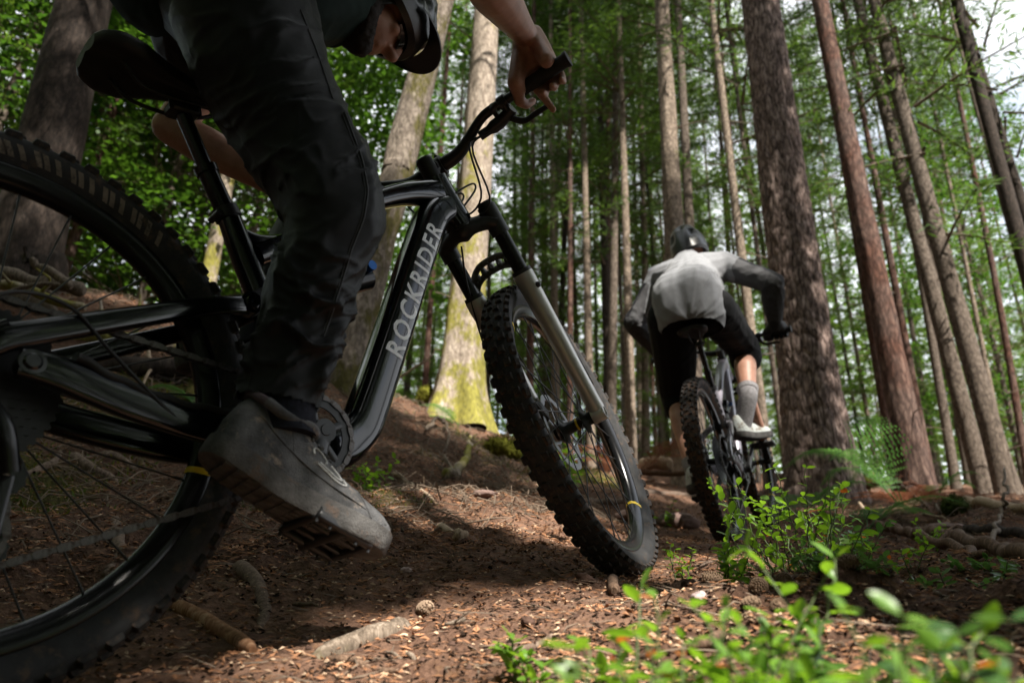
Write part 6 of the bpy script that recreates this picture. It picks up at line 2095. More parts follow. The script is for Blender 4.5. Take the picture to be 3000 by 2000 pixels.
# ------------------------------------------------------------------ what lies and grows on the forest floor
def branchwood(label, pts, r0, r1, mat, cat='stick', name='fallen_branch', lift=0.6, stubs=0, seed=0, n=10, uv=True, bend=0.012, group=None, ends=None, deep=None):
    """A stick or log lying on the slope through the given photo pixels (u, v[, extra height])."""
    rng = np.random.default_rng(seed + 1000)
    P = []
    for p in pts:
        g = on_ground(p[0], p[1]) if deep is None else np.array(at(p[0], p[1], deep))
        g = g + np.array([0, 0, (p[2] if len(p) > 2 else 0) + r0 * lift])
        P.append(g)
    if cat == 'log' and deep is None:
        q = np.linspace(0, 1, 15)[:, None]
        ln = P[0] * (1 - q) + P[-1] * q
        up = float(np.max(ground_z(ln[:, 0], ln[:, 1]) - ln[:, 2])) * 0.55
        P = [P[0] + [0, 0, max(up, 0)], (P[0] + P[-1]) / 2 + [0, 0, max(up, 0) + 0.01], P[-1] + [0, 0, max(up, 0)]]
    L = sum(np.linalg.norm(b - a) for a, b in zip(P[:-1], P[1:]))
    k = max(12, int(L / 0.03)); k = min(k, 70)
    C = spline(np.array(P), k)
    C = C + np.stack([vnoise(np.arange(k) * 0.35 + seed, np.full(k, 3.0 * i)) for i in range(3)], -1) * bend
    t = np.linspace(0, 1, k)
    R = (r0 + (r1 - r0) * t) * (1 + 0.06 * vnoise(np.arange(k) * 0.4 + seed, np.zeros(k)))
    R *= np.clip(np.minimum(t / 0.06, (1 - t) / 0.06) * 0.5 + 0.55, 0.55, 1)
    if name == 'tree_root':
        C[:, 2] -= r0 * (0.35 + 0.55 * np.abs(t - 0.5) * 2) * (lift < 0.5)
        R *= 1.15 - 0.35 * t
    base = C[k // 2]
    mb = MB()
    mb.tube(C - base, R, n)
    V = mb.V[0]
    ctr = np.repeat(C - base, n, 0)
    off = V - ctr
    V[:] = ctr + off * (1 + 0.07 * fbm(V[:, 0] * 30, V[:, 1] * 30, V[:, 2] * 30 + seed, o=3))[:, None]
    mb.V[1] = V[:n]; mb.V[2] = V[-n:]
    for q in range(stubs):
        i = rng.integers(2, k - 2)
        d = unit(rng.normal(0, 1, 3) + [0, 0, 0.4])
        l = rng.uniform(2, 9) * r0 + 0.02
        mb.tube(spline(np.array([C[i] - base, C[i] - base + d * l * 0.5 + rng.normal(0, 0.1, 3) * l, C[i] - base + d * l + rng.normal(0, 0.15, 3) * l]), 6), np.linspace(R[i] * 0.45, R[i] * 0.15, 6), 6)
    o = mb.build(name, M[mat])
    o.location = tuple(base)
    return tag(o, label, cat, group)


def stone(label, u, v, w_px, mat, flat=0.6, seed=0, name='stone', cat='stone', sink=0.25, d=None):
    p = on_ground(u, v)
    dd = np.linalg.norm(p)
    r = w_px * dd / FPX / 2
    mb = MB().ball((0, 0, 0), (r, r * 0.85, r * flat), rot([0, 0, 1], seed * 1.3), 34, 22)
    V = mb.V[0]
    k = 1.6 / r
    V *= (1 + 0.24 * fbm(V[:, 0] * k + seed, V[:, 1] * k, V[:, 2] * k, o=4) + 0.05 * fbm(V[:, 0] * k * 5, V[:, 1] * k * 5, V[:, 2] * k * 5, o=2))[:, None]
    V[:, 2] = np.maximum(V[:, 2], -r * flat * 0.7)
    if name == 'moss_cushion':
        rng = np.random.default_rng(seed)
        V *= (1 + 0.16 * fbm(V[:, 0] * k * 2.5 + seed, V[:, 1] * k * 2.5, V[:, 2] * k * 2.5, o=2))[:, None]
        q = V[rng.integers(0, len(V), 2600)] + rng.normal(0, r * 0.09, (2600, 3)); nn = q / np.linalg.norm(q, axis=1)[:, None]
        h = r * rng.uniform(0.06, 0.16, 2600)[:, None]; s = np.cross(nn, rng.normal(0, 1, (2600, 3))); s /= np.linalg.norm(s, axis=1)[:, None]
        q2 = np.stack([q - s * h * .22, q + s * h * .22, q + (nn + rng.normal(0, 0.5, (2600, 3))) * h], 1).reshape(-1, 3)
        mb.add(q2, np.arange(len(q2)).reshape(-1, 3))
    o = mb.build(name, M[mat])
    o.location = tuple(p + [0, 0, r * flat * (0.6 - sink)])
    return tag(o, label, cat)


CONE_ME = {}


def cone(label, u, v, size, mat='cone', seed=0, group=None):
    p = on_ground(u, v)
    if mat not in CONE_ME:
        mb = MB().ball((0, 0, 0), (0.5, 0.20, 0.20), n=16, m=10)
        N = 96
        for i in range(N):
            t = i / (N - 1)
            x = -0.48 + 0.94 * t
            r = 0.21 * math.sin(math.pi * min(0.12 + 0.84 * t, 1)) ** 0.7 + 0.015
            a = i * 2.39996
            out = np.array([0.45 - 0.25 * t, math.cos(a), math.sin(a)]); out = unit(out)
            s = unit(np.cross(out, [1, 0, 0])); uu = np.cross(s, out)
            c = np.array([x, math.cos(a) * r, math.sin(a) * r])
            w, l = 0.072 * (0.6 + 0.8 * math.sin(math.pi * t)), 0.085
            V = [c - s * w * .5, c + s * w * .5, c + out * l + s * w * .75, c + out * l * 1.18, c + out * l - s * w * .75,
                 c - s * w * .5 + uu * .03, c + s * w * .5 + uu * .03, c + out * l * .95 + s * w * .7 + uu * .035, c + out * l * 1.08 + uu * .04, c + out * l * .95 - s * w * .7 + uu * .035]
            mb.add(V, [(0, 1, 2, 3, 4), (9, 8, 7, 6, 5), (0, 5, 6, 1), (1, 6, 7, 2), (2, 7, 8, 3), (3, 8, 9, 4), (4, 9, 5, 0)])
        CONE_ME[mat] = mb.mesh('pine_cone', M[mat], False)
    o = put('pine_cone', CONE_ME[mat], None, loc=p + [0, 0, size * 0.20])
    o.scale = (size, size, size)
    o.rotation_euler = (seed * 0.7, 0.2 * math.sin(seed), seed * 2.1)
    return tag(o, label, 'pine cone', group)


LEAF = {}


def leaf_mesh(mat, L=1.0):
    if mat not in LEAF:
        n, m = 9, 5
        V = []
        for i in range(n):
            t = i / (n - 1)
            w = 0.29 * (math.sin(math.pi * min(t * 0.94 + 0.03, 1)) ** 0.8)
            for j in range(m):
                q = (j - 2) / 2
                V.append((t, q * w, 0.10 * abs(q) * w * 2.2 - 0.16 * t * t + 0.02 * math.sin(t * 9) * abs(q)))
        mb = MB().add(np.array(V), grid_faces(n, m, False))
        mb.tube([(-0.10, 0, 0.004), (0.03, 0, 0)], 0.012, 5)
        LEAF[mat] = mb.mesh('leaf', M[mat], True)
    return LEAF[mat]


def leafy_plant(label, u, d, vtop, spread, stems, leaf, mat='bilberry', seed=0, lean=0.0, per=11, old=0.04, group=None, name='bilberry_plant', cat='plant', maxleaf=290, bushy=1):
    """Upright zigzag shoots with oval leaves on alternate sides; every leaf is its own piece."""
    rng = np.random.default_rng(seed + 77)
    top = at(u, vtop, d)
    b = np.array([top[0], top[1], gz(top[0], top[1]) - 0.006])
    H = max(top[2] - b[2], 0.03)
    t = thing(name, label, cat, b, group)
    right = W @ np.array([1.0, 0, 0])
    st = MB()
    count = 0
    for k in range(stems):
        a = rng.uniform(0, 2 * np.pi)
        q = np.array([math.cos(a), math.sin(a), 0]) * spread * math.sqrt(rng.random()) if stems > 1 else np.zeros(3)
        h = H * (rng.uniform(0.55, 1.0) if k else 1.0)
        p0 = q * 0.35
        p0[2] = surf_z(np.array([b[0] + p0[0]]), np.array([b[1] + p0[1]]))[0] - b[2] - 0.004
        p2_ = q * 1.15 + right * lean * h + np.array([0, 0, h])
        p1_ = (p0 + p2_) / 2 + rng.normal(0, 0.06, 3) * h
        C = spline(np.array([p0, p1_, p2_]), per + 3)
        zig = np.cross(unit(p2_ - p0), rng.normal(0, 1, 3)); zig = unit(zig)
        C = C + zig * (0.012 * h * np.where(np.arange(per + 3) % 2, 1, -1))[:, None]
        st.tube(C, np.linspace(0.0016, 0.0007, per + 3) * (0.75 + leaf * 14), 6)
        twigs = [(C, 0.28)]
        for j in range(bushy if h > 0.05 else 0):
            i = rng.integers(2, per)
            dd = unit(rng.normal(0, 1, 3) + unit(p2_ - p0) * 0.7)
            l = h * rng.uniform(0.25, 0.45)
            C2 = spline(np.array([C[i], C[i] + dd * l * 0.5 + [0, 0, 0.02 * h], C[i] + dd * l + [0, 0, 0.08 * l]]), 7)
            st.tube(C2, np.linspace(0.0010, 0.0006, 7) * (0.75 + leaf * 14), 5)
            twigs.append((C2, 0.1))
        for C, lo in twigs:
            nn = len(C)
            for i in range(int(nn * lo), nn):
                if count >= maxleaf:
                    break
                for rep in range(2 if i == nn - 1 else 1):
                    ax = unit(C[min(i + 1, nn - 1)] - C[max(i - 1, 0)])
                    sd = unit(np.cross(ax, np.array([0.3, 0.2, 1.0]) + rng.normal(0, 0.25, 3))) * (1 if (i + rep) % 2 else -1)
                    x = unit(sd * 0.85 + ax * rng.uniform(0.15, 0.7) + rng.normal(0, 0.22, 3))
                    z = unit(np.array([0, 0, 1.0]) + rng.normal(0, 0.35, 3) - x * 0); z = unit(z - x * (z @ x)); y = np.cross(z, x)
                    L = leaf * rng.uniform(0.65, 1.15) * (0.75 if i > nn - 3 else 1)
                    mm = 'red_leaf' if rng.random() < old else mat
                    put('leaf', leaf_mesh(mm), t, M=mat4(np.stack([x, y, z], 1) * L, C[i] + x * 0.09 * L))
                    count += 1
    st.build('stem', M['stem'] if mat == 'bilberry' else M['stem_brown'], t)
    return t


def fern(label, u, v, d, L, fronds, seed=0, face=0.0, fan=2.2, up=0.5, mat='fern'):
    rng = np.random.default_rng(seed + 300)
    p = at(u, v, d); p[2] = gz(p[0], p[1])
    t = thing('fern', label, 'fern', p)
    for k in range(fronds):
        a = face + (k / max(fronds - 1, 1) - 0.5) * fan + rng.normal(0, 0.12)
        dd = np.array([math.cos(a), math.sin(a), 0])
        l = L * rng.uniform(0.75, 1.1)
        C = spline(np.array([[0, 0, 0], dd * l * 0.35 + [0, 0, l * up * 0.75], dd * l * 0.72 + [0, 0, l * up * 0.95], dd * l + [0, 0, l * up * 0.70]]), 34)
        mb = MB().tube(C, np.linspace(0.0035, 0.0008, 34), 6)
        side = unit(np.cross(dd, [0, 0, 1.0]))
        for i in range(6, 34):
            f = (i - 6) / 27
            w = l * 0.26 * (1 - f) ** 0.8 * min(1, 0.5 + f * 4) + 0.004
            ax = unit(C[min(i + 1, 33)] - C[i - 1])
            for s in (-1, 1):
                pd = unit(side * s + ax * 0.35 + rng.normal(0, 0.05, 3))
                q = C[i]
                # leaflet cut into small lobes
                m = 6
                for j in range(m):
                    g = (j + 0.5) / m
                    c0 = q + pd * w * g - np.array([0, 0, 0.15 * w * g * g])
                    lw = w * 0.10 * (1.15 - g * 0.8) + 0.002
                    for s2 in (-1, 1):
                        e = unit(ax * s2 + pd * 0.5)
                        mb.add([c0 - pd * lw * .5, c0 + e * lw * 1.5, c0 + pd * lw * .6], [(0, 1, 2)])
        mb.build('frond', M[mat], t, smooth=False)
    return t


# ---- sticks, logs and roots that can be told apart
branchwood('orange peeled broken stick lying below the rear tyre', [(505, 1790), (600, 1835), (690, 1890), (735, 1925)], 0.0125, 0.0095, 'orange_wood', seed=1, n=14, bend=0.004)
branchwood('curved root arching out of the soil under the raised shoe', [(640, 1650), (705, 1660), (760, 1740), (790, 1850)], 0.017, 0.012, 'root', cat='root', name='tree_root', seed=2, n=14, lift=0.3)
branchwood('flat weathered slab of wood half buried left of the pine cone', [(885, 1950), (1000, 1910), (1110, 1860), (1195, 1835)], 0.014, 0.020, 'dead_wood', cat='wood', name='wood_slab', seed=3, n=12, lift=0.1)
branchwood('dark thin root along the bottom edge below the wood slab', [(960, 1945), (1080, 1960), (1190, 1990)], 0.005, 0.004, 'brown_wood', cat='root', name='tree_root', seed=4)
branchwood('short brown stump of a stick standing before the front tyre', [(1800, 1752), (1797, 1735), (1796, 1712)], 0.0105, 0.0095, 'brown_wood', seed=5, n=14, bend=0.001, lift=0.9)
branchwood('thin curved reddish twig left of the front tyre', [(1575, 1640, 0.012), (1625, 1695, 0.006), (1680, 1716, 0.003), (1745, 1720)], 0.0024, 0.0014, 'brown_wood', cat='twig', name='twig', seed=6, bend=0.002)
branchwood('knobbly tan stick at the bottom left of the bright leaves', [(1495, 1925), (1560, 1905), (1625, 1875)], 0.0055, 0.0042, 'root', seed=7, bend=0.003)
branchwood('blurred brown stick poking up behind the nearest leaves', [(2020, 1945, 0.004), (2075, 1915, 0.008), (2128, 1897, 0.010)], 0.0065, 0.0060, 'brown_wood', seed=8, bend=0.002)
branchwood('long bark covered log sloping down from the earth mound', [(2572, 1545), (2680, 1595), (2790, 1635), (2900, 1660)], 0.022, 0.013, 'brown_wood', cat='log', seed=9, n=14, stubs=2)
branchwood('pale debarked stick with a broken end above the sloping log', [(2524, 1504, 0.06), (2550, 1527, 0.03), (2580, 1552, 0.01)], 0.011, 0.014, 'pale_wood', seed=10, n=12)
branchwood('longest brown log crossing to the right edge below the flat stone', [(2705, 1563), (2800, 1590), (2900, 1622), (3050, 1668)], 0.024, 0.020, 'brown_wood', cat='log', seed=11, n=16, stubs=2)
branchwood('grey crumbling log at the right edge behind the long brown log', [(2820, 1566), (2900, 1572), (2985, 1590), (3080, 1600)], 0.027, 0.022, 'bark_dark', cat='log', seed=12, n=16)
branchwood('thin straight pale stick lying across the slope under the ferns', [(2490, 1513), (2600, 1512), (2720, 1513), (2790, 1528)], 0.006, 0.004, 'pale_wood', seed=13)
branchwood('short pale stick beside the debarked stick', [(2488, 1522), (2540, 1525)], 0.011, 0.010, 'pale_wood', seed=14, n=12)
branchwood('crooked grey branch rising at the right edge from the log', [(2900, 1600), (2945, 1560, 0.06), (2965, 1535, 0.12), (2975, 1500, 0.22)], 0.009, 0.006, 'dead_wood', seed=15, stubs=3)
branchwood('rust brown rotten roots along the crest of the earth mound', [(2525, 1432), (2590, 1420, 0.02), (2650, 1424, 0.02), (2720, 1432)], 0.022, 0.018, 'rotten', cat='root', name='tree_root', seed=16, stubs=7, n=12)
branchwood('long thin brown branch slanting across the face of the earth mound', [(2640, 1428, 0.03), (2700, 1480, 0.02), (2740, 1525)], 0.010, 0.006, 'brown_wood', seed=17)
branchwood('pale forked branch on the face of the mound', [(2690, 1450, 0.03), (2725, 1470, 0.03), (2750, 1500, 0.01), (2755, 1518)], 0.009, 0.005, 'dead_wood', seed=18, stubs=3)
branchwood('grey root spike beside the foot of the thick pine', [(2400, 1420, 0.02), (2440, 1416, 0.05), (2480, 1432)], 0.028, 0.016, 'dead_wood', cat='root', name='tree_root', seed=19, stubs=3)
branchwood('long pale fallen stem on the rise right of the earth mound', [(2820, 1480), (2890, 1492), (2990, 1505), (3060, 1512)], 0.030, 0.024, 'pale_wood', cat='log', seed=20, n=12)
branchwood('short cut log on the trail between the front wheel and the second bicycle', [(1880, 1372), (1920, 1370), (1962, 1368)], 0.060, 0.058, 'pale_wood', cat='log', name='cut_log', seed=21, n=18, bend=0.004)
branchwood('low branch across the trail above the cut log', [(1830, 1388), (1920, 1390), (2020, 1394)], 0.028, 0.022, 'brown_wood', cat='log', seed=22)
branchwood('sunlit root step running across the trail beside the second bicycle', [(1870, 1438), (1950, 1448), (2040, 1456), (2110, 1462)], 0.040, 0.030, 'root', cat='root', name='tree_root', seed=23, n=12, lift=0.15)
branchwood('second lower root step across the trail behind the front wheel', [(1640, 1462), (1720, 1470), (1830, 1485), (1900, 1490)], 0.026, 0.020, 'root', cat='root', name='tree_root', seed=24, n=12, lift=0.15)
branchwood('pale twisted root on the bank below the sunlit mossy trunk', [(1240, 1270, 0.03), (1290, 1250, 0.05), (1315, 1285, 0.03), (1295, 1340)], 0.013, 0.007, 'dead_wood', cat='root', name='tree_root', seed=25, stubs=3)
branchwood('mossy root knuckle on the bank left of the front tyre', [(1300, 1400), (1345, 1395, 0.01), (1372, 1340, 0.03), (1376, 1285)], 0.024, 0.016, 'bark_moss', cat='root', name='tree_root', seed=26, stubs=2, n=12)
branchwood('bleached broken branch on the bank right of the small green bush', [(1150, 1395, 0.02), (1200, 1430), (1280, 1480)], 0.012, 0.007, 'pale_wood', seed=27, stubs=3)
branchwood('pale wood chip lying on the trail below the bank', [(1290, 1548), (1330, 1562), (1372, 1584)], 0.011, 0.009, 'pale_wood', seed=28, n=8, lift=0.1)
branchwood('spreading dead twig on the bank behind the down tube', [(1120, 1130), (1190, 1090), (1260, 1050), (1275, 1030)], 0.010, 0.004, 'pale_wood', cat='twig', name='twig', seed=29, stubs=5, deep=5.0)
branchwood('thick grey log topmost on the brush pile at the left edge', [(-40, 800), (90, 832), (190, 852), (248, 866)], 0.036, 0.040, 'dead_wood', cat='log', seed=30, n=14, stubs=3, deep=3.9)
branchwood('slim grey branch slanting over the brush pile', [(84, 762), (140, 800), (215, 852)], 0.018, 0.026, 'dead_wood', seed=31, n=10, stubs=2, deep=3.8)
branchwood('moss tipped grey log second in the brush pile', [(-30, 835), (80, 862), (170, 895), (245, 912)], 0.026, 0.022, 'bark_moss', cat='log', seed=32, n=12, stubs=3, deep=3.7)
branchwood('bent thin branch across the front of the brush pile', [(0, 885), (60, 858), (130, 838), (170, 840)], 0.014, 0.008, 'dead_wood', seed=33, stubs=4, deep=3.55)
branchwood('lowest grey log of the brush pile above the seat stay', [(20, 895), (90, 912), (160, 930)], 0.032, 0.028, 'dead_wood', cat='log', seed=34, n=12, stubs=2)
branchwood('fallen mossy trunk seen between the seat stays', [(120, 1010), (230, 1005), (380, 1030), (620, 1050)], 0.045, 0.035, 'bark_moss', cat='log', seed=35, n=14, stubs=4)
branchwood('dark rotting log below the mossy trunk behind the chain', [(240, 1100), (400, 1090), (560, 1105), (680, 1120)], 0.050, 0.045, 'bark_dark', cat='log', seed=36, n=14, stubs=5)
branchwood('broken pale branch lying by the rotting log', [(420, 1060, 0.06), (440, 1100, 0.04), (415, 1140)], 0.010, 0.006, 'pale_wood', seed=37, stubs=3)
branchwood('bark covered root upright in the soil behind the rear spokes', [(340, 1480), (345, 1560), (335, 1650), (320, 1690)], 0.014, 0.013, 'root', cat='root', name='tree_root', seed=38, n=12, lift=0.4)
branchwood('thick root in two knuckles behind the rear spokes', [(205, 1325), (250, 1370), (300, 1400), (345, 1420)], 0.019, 0.016, 'root', cat='root', name='tree_root', seed=39, n=12, lift=0.3)
branchwood('long root running left from the knuckles past the rear axle', [(0, 1405), (60, 1400), (130, 1370), (195, 1300)], 0.015, 0.012, 'root', cat='root', name='tree_root', seed=40, n=12, lift=0.3)
branchwood('short buried root to the right of the rear spokes', [(300, 1330), (360, 1355), (410, 1400)], 0.018, 0.014, 'root', cat='root', name='tree_root', seed=41, n=12, lift=0.3)
trng = np.random.default_rng(33)
for k in range(46):
    u, v = trng.uniform(1900, 2990), trng.uniform(1500, 1990)
    if k % 3 == 0:
        u, v = trng.uniform(700, 1500), trng.uniform(1200, 1980)
    if k % 7 == 0:
        u, v = trng.uniform(2500, 3000), trng.uniform(1470, 1640)
    a = trng.uniform(-0.5, 0.5) + (np.pi if trng.random() < 0.5 else 0)
    l = trng.uniform(40, 150)
    reg = 'among the leaves at the lower right' if u > 1880 else 'on the bank and bare soil under the near bicycle'
    branchwood('thin brown twig lying ' + reg, [(u, v), (u + l * 0.5 * math.cos(a), v + l * 0.22 * math.sin(a) + trng.normal(0, 6)), (u + l * math.cos(a), v + l * 0.4 * math.sin(a))],
               trng.uniform(0.0022, 0.0048), 0.0015, str(trng.choice(['brown_wood', 'dead_wood', 'root'])), cat='twig', name='twig', seed=50 + k, stubs=int(trng.integers(0, 3)), n=7, bend=0.006, group='thin twigs ' + reg)

# ---- stones, clods, cones
stone('reddish brown clod resting against the front tyre', 1880, 1672, 72, 'clod', 0.75, 1, 'soil_clod', 'clod', 0.1)
stone('dark rounded clod left of the upright stick stump', 1712, 1712, 55, 'clod', 0.8, 2, 'soil_clod', 'clod', 0.2)
stone('rounded grey brown clod below the small sprig', 2018, 1724, 46, 'clod', 0.8, 3, 'soil_clod', 'clod', 0.15)
stone('pale pinkish stone among twigs behind the bright leaves', 2052, 1762, 50, 'pale_stone', 0.6, 4)
stone('smooth stone set in the trail in front of the second bicycle', 1985, 1545, 120, 'stone', 0.42, 5)
stone('flat red stone on the trail behind the front wheel', 1850, 1530, 110, 'stone', 0.35, 6)
stone('flat stone leaning on the long brown log', 2775, 1566, 105, 'stone', 0.38, 7)
stone('dark clod at the edge of the bare soil left of the bright leaves', 1545, 1835, 42, 'clod', 0.8, 8, 'soil_clod', 'clod', 0.1)
stone('flat pink stone on the trail below the bank', 1420, 1462, 100, 'stone', 0.3, 9)
stone('small tan pebble on the trail right of the raised shoe', 1190, 1683, 34, 'pale_stone', 0.6, 10)
stone('small white quartz pebble right of the pine cone', 1335, 1822, 16, 'pale_stone', 0.7, 11)
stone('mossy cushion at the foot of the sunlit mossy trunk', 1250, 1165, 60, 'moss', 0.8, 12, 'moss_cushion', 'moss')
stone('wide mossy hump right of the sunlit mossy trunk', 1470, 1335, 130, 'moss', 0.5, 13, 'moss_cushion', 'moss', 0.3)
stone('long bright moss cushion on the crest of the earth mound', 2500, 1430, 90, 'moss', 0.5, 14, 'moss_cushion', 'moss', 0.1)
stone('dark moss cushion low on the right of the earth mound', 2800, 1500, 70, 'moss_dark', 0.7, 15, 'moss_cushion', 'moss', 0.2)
cone('pale pine cone alone on the bare soil left of the sunlit patch', 1243, 1803, 0.040, 'cone_pale', 1)
for (u, v, s, lab) in [(2480, 1672, .042, 'scaly pine cone upright beside the central bilberry bush'), (2090, 1708, .034, 'pine cone right of the rounded clod'), (2225, 1735, .040, 'pine cone among twigs below the central bilberry bush'),
                       (2530, 1655, .040, 'dark pine cone right of the upright cone'), (2300, 1725, .042, 'largest pine cone below the central bilberry bush'), (2285, 1800, .036, 'pine cone lying between the near leaves and dark plants'),
                       (2960, 1680, .046, 'weathered pine cone at the right edge under dark leaves'), (2200, 1790, .034, 'pine cone nearest the bright shoot')]:
    cone(lab, u, v, s, 'cone', int(u))

# ---- plants
leafy_plant('dense bilberry bush in the middle of the floor before the second bicycle', 2310, 1.75, 1395, 0.17, 22, 0.029, 'bilberry', 1, per=11, bushy=1)
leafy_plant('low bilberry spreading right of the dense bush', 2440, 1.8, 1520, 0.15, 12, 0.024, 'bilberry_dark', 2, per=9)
leafy_plant('small branching bilberry sprig right of the front tyre', 2105, 1.40, 1530, 0.05, 4, 0.027, 'bilberry', 3, lean=0.15, per=9)
leafy_plant('yellow green seedling by a thin twig beside the front tyre', 1985, 1.55, 1590, 0.03, 3, 0.017, 'bilberry', 4, old=0.25, per=7)
leafy_plant('tall bright shoot leaning right with leaves up to the dense bush', 2055, 0.64, 1640, 0.02, 2, 0.025, 'bilberry', 5, lean=0.55, per=12, old=0.0)
leafy_plant('bright leafy shoot with a browned leaf in the near sunlight', 1945, 0.54, 1750, 0.04, 6, 0.022, 'bilberry', 6, per=9, old=0.15)
leafy_plant('twin leaved bright shoot left of the browned leaf', 1830, 0.66, 1720, 0.012, 1, 0.028, 'bilberry', 7, per=7, lean=0.1, old=0.0, bushy=0)
leafy_plant('short bright shoot at the bottom left of the twin leaves', 1765, 0.70, 1845, 0.03, 2, 0.021, 'bilberry', 8, per=7, old=0.05)
leafy_plant('upright seedling leftmost along the bottom edge', 1515, 0.85, 1868, 0.02, 2, 0.022, 'bilberry', 9, per=7, old=0.0)
leafy_plant('tiny seedling second from the left along the bottom edge', 1572, 0.80, 1925, 0.02, 2, 0.017, 'bilberry', 10, per=6, old=0.0)
leafy_plant('bright seedling pair at the bottom edge below the tan stick', 1700, 0.56, 1900, 0.05, 6, 0.022, 'bilberry', 11, per=7, old=0.02)
leafy_plant('bilberry shoot with round leaves right of the tall shoot', 2300, 0.60, 1790, 0.06, 5, 0.025, 'bilberry', 12, lean=-0.2, per=9, old=0.02)
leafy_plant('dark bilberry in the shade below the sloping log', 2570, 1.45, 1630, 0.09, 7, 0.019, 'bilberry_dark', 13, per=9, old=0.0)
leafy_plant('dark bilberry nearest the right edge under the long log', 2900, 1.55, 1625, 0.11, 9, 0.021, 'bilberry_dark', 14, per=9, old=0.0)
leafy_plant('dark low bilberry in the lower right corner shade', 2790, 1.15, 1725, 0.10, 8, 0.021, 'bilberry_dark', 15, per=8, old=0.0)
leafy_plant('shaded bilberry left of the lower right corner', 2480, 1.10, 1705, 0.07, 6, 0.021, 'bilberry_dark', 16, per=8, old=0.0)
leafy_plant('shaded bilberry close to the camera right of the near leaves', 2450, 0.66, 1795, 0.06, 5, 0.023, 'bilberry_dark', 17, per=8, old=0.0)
leafy_plant('large blurred leafy shoot at the bottom right', 2580, 0.42, 1800, 0.07, 10, 0.022, 'bilberry', 18, per=9, lean=0.25, old=0.03)
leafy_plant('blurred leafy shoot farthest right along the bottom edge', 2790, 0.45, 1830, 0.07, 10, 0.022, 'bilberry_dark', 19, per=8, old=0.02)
leafy_plant('blurred bright shoot at the bottom edge right of the middle', 2330, 0.48, 1880, 0.06, 7, 0.020, 'bilberry', 20, per=8, old=0.02)
leafy_plant('blurred bright leaves filling the bottom edge under the browned leaf', 2010, 0.46, 1900, 0.06, 8, 0.020, 'bilberry', 21, per=8, old=0.05)
leafy_plant('small green bush on the bank between shoe and front tyre', 1090, 2.9, 1325, 0.10, 6, 0.030, 'bilberry', 22, per=8, old=0.0)
leafy_plant('bright green bush behind the front hub', 1640, 4.6, 1290, 0.16, 9, 0.050, 'bilberry', 23, per=8, old=0.0)
leafy_plant('small low plant on the trail edge behind the stone', 1925, 3.9, 1470, 0.12, 5, 0.034, 'bilberry', 24, per=7, old=0.0)
leafy_plant('bilberry patch left of the ferns on the mound', 2395, 3.6, 1450, 0.18, 8, 0.034, 'bilberry_dark', 25, per=8, old=0.0)
leafy_plant('little green sprig under the fern on the mound', 2700, 2.6, 1525, 0.05, 4, 0.022, 'bilberry', 26, per=7, old=0.0)
leafy_plant('small sprig with red tinged leaves right of the dense bush', 2660, 1.75, 1600, 0.05, 4, 0.020, 'bilberry', 27, per=8, old=0.10)
leafy_plant('blurred bright leaves in the bottom edge below the twin leaves', 1840, 0.46, 1905, 0.05, 8, 0.023, 'bilberry', 28, per=8, old=0.04)
leafy_plant('shaded low bilberry between the dense bush and the dark corner', 2380, 1.30, 1640, 0.08, 8, 0.022, 'bilberry_dark', 29, per=8, old=0.0)
leafy_plant('bright shoot between the tall shoot and the round leaved shoot', 2180, 0.52, 1850, 0.04, 5, 0.024, 'bilberry', 30, per=8, old=0.03)
fern('broad bright fern on top of the earth mound', 2640, 1415, 5.0, 0.80, 6, 1, face=2.8, fan=2.4, up=0.62)
fern('low fern drooping on the face of the earth mound', 2530, 1480, 4.2, 0.48, 4, 2, face=0.2, fan=1.6, up=0.35)
fern('fern left of the thick pine trunk base', 2330, 1440, 4.6, 0.55, 4, 3, face=0.9, fan=2.6, up=0.45)
fern('small fern at the right end of the mound crest', 2720, 1430, 5.4, 0.36, 4, 4, face=0.6, fan=2.6, up=0.6)
fern('pale fern seen through the front wheel behind the rotor', 1610, 1390, 5.2, 0.40, 4, 5, face=1.5, fan=2.8, up=0.4)
fern('small fern behind the rear tyre and chain', 590, 1110, 3.4, 0.26, 3, 6, face=2.9, fan=1.2, up=0.4)
fern('little fern in front of the sunlit mossy trunk', 1350, 1240, 6.0, 0.40, 3, 7, face=3.0, fan=1.6, up=0.3)

fern('rust brown dead bracken by the trail between front wheel and second bicycle', 1850, 1370, 6.5, 0.85, 9, 8, face=1.6, fan=5.0, up=0.35, mat='dead_fern')
fern('rust brown dead bracken on the right end of the earth mound', 2800, 1440, 5.4, 0.45, 8, 9, face=1.6, fan=5.0, up=0.25, mat='dead_fern')
fern('rust brown dead bracken in the middle of the mound crest', 2660, 1432, 5.1, 0.38, 7, 10, face=4.6, fan=4.0, up=0.22, mat='dead_fern')

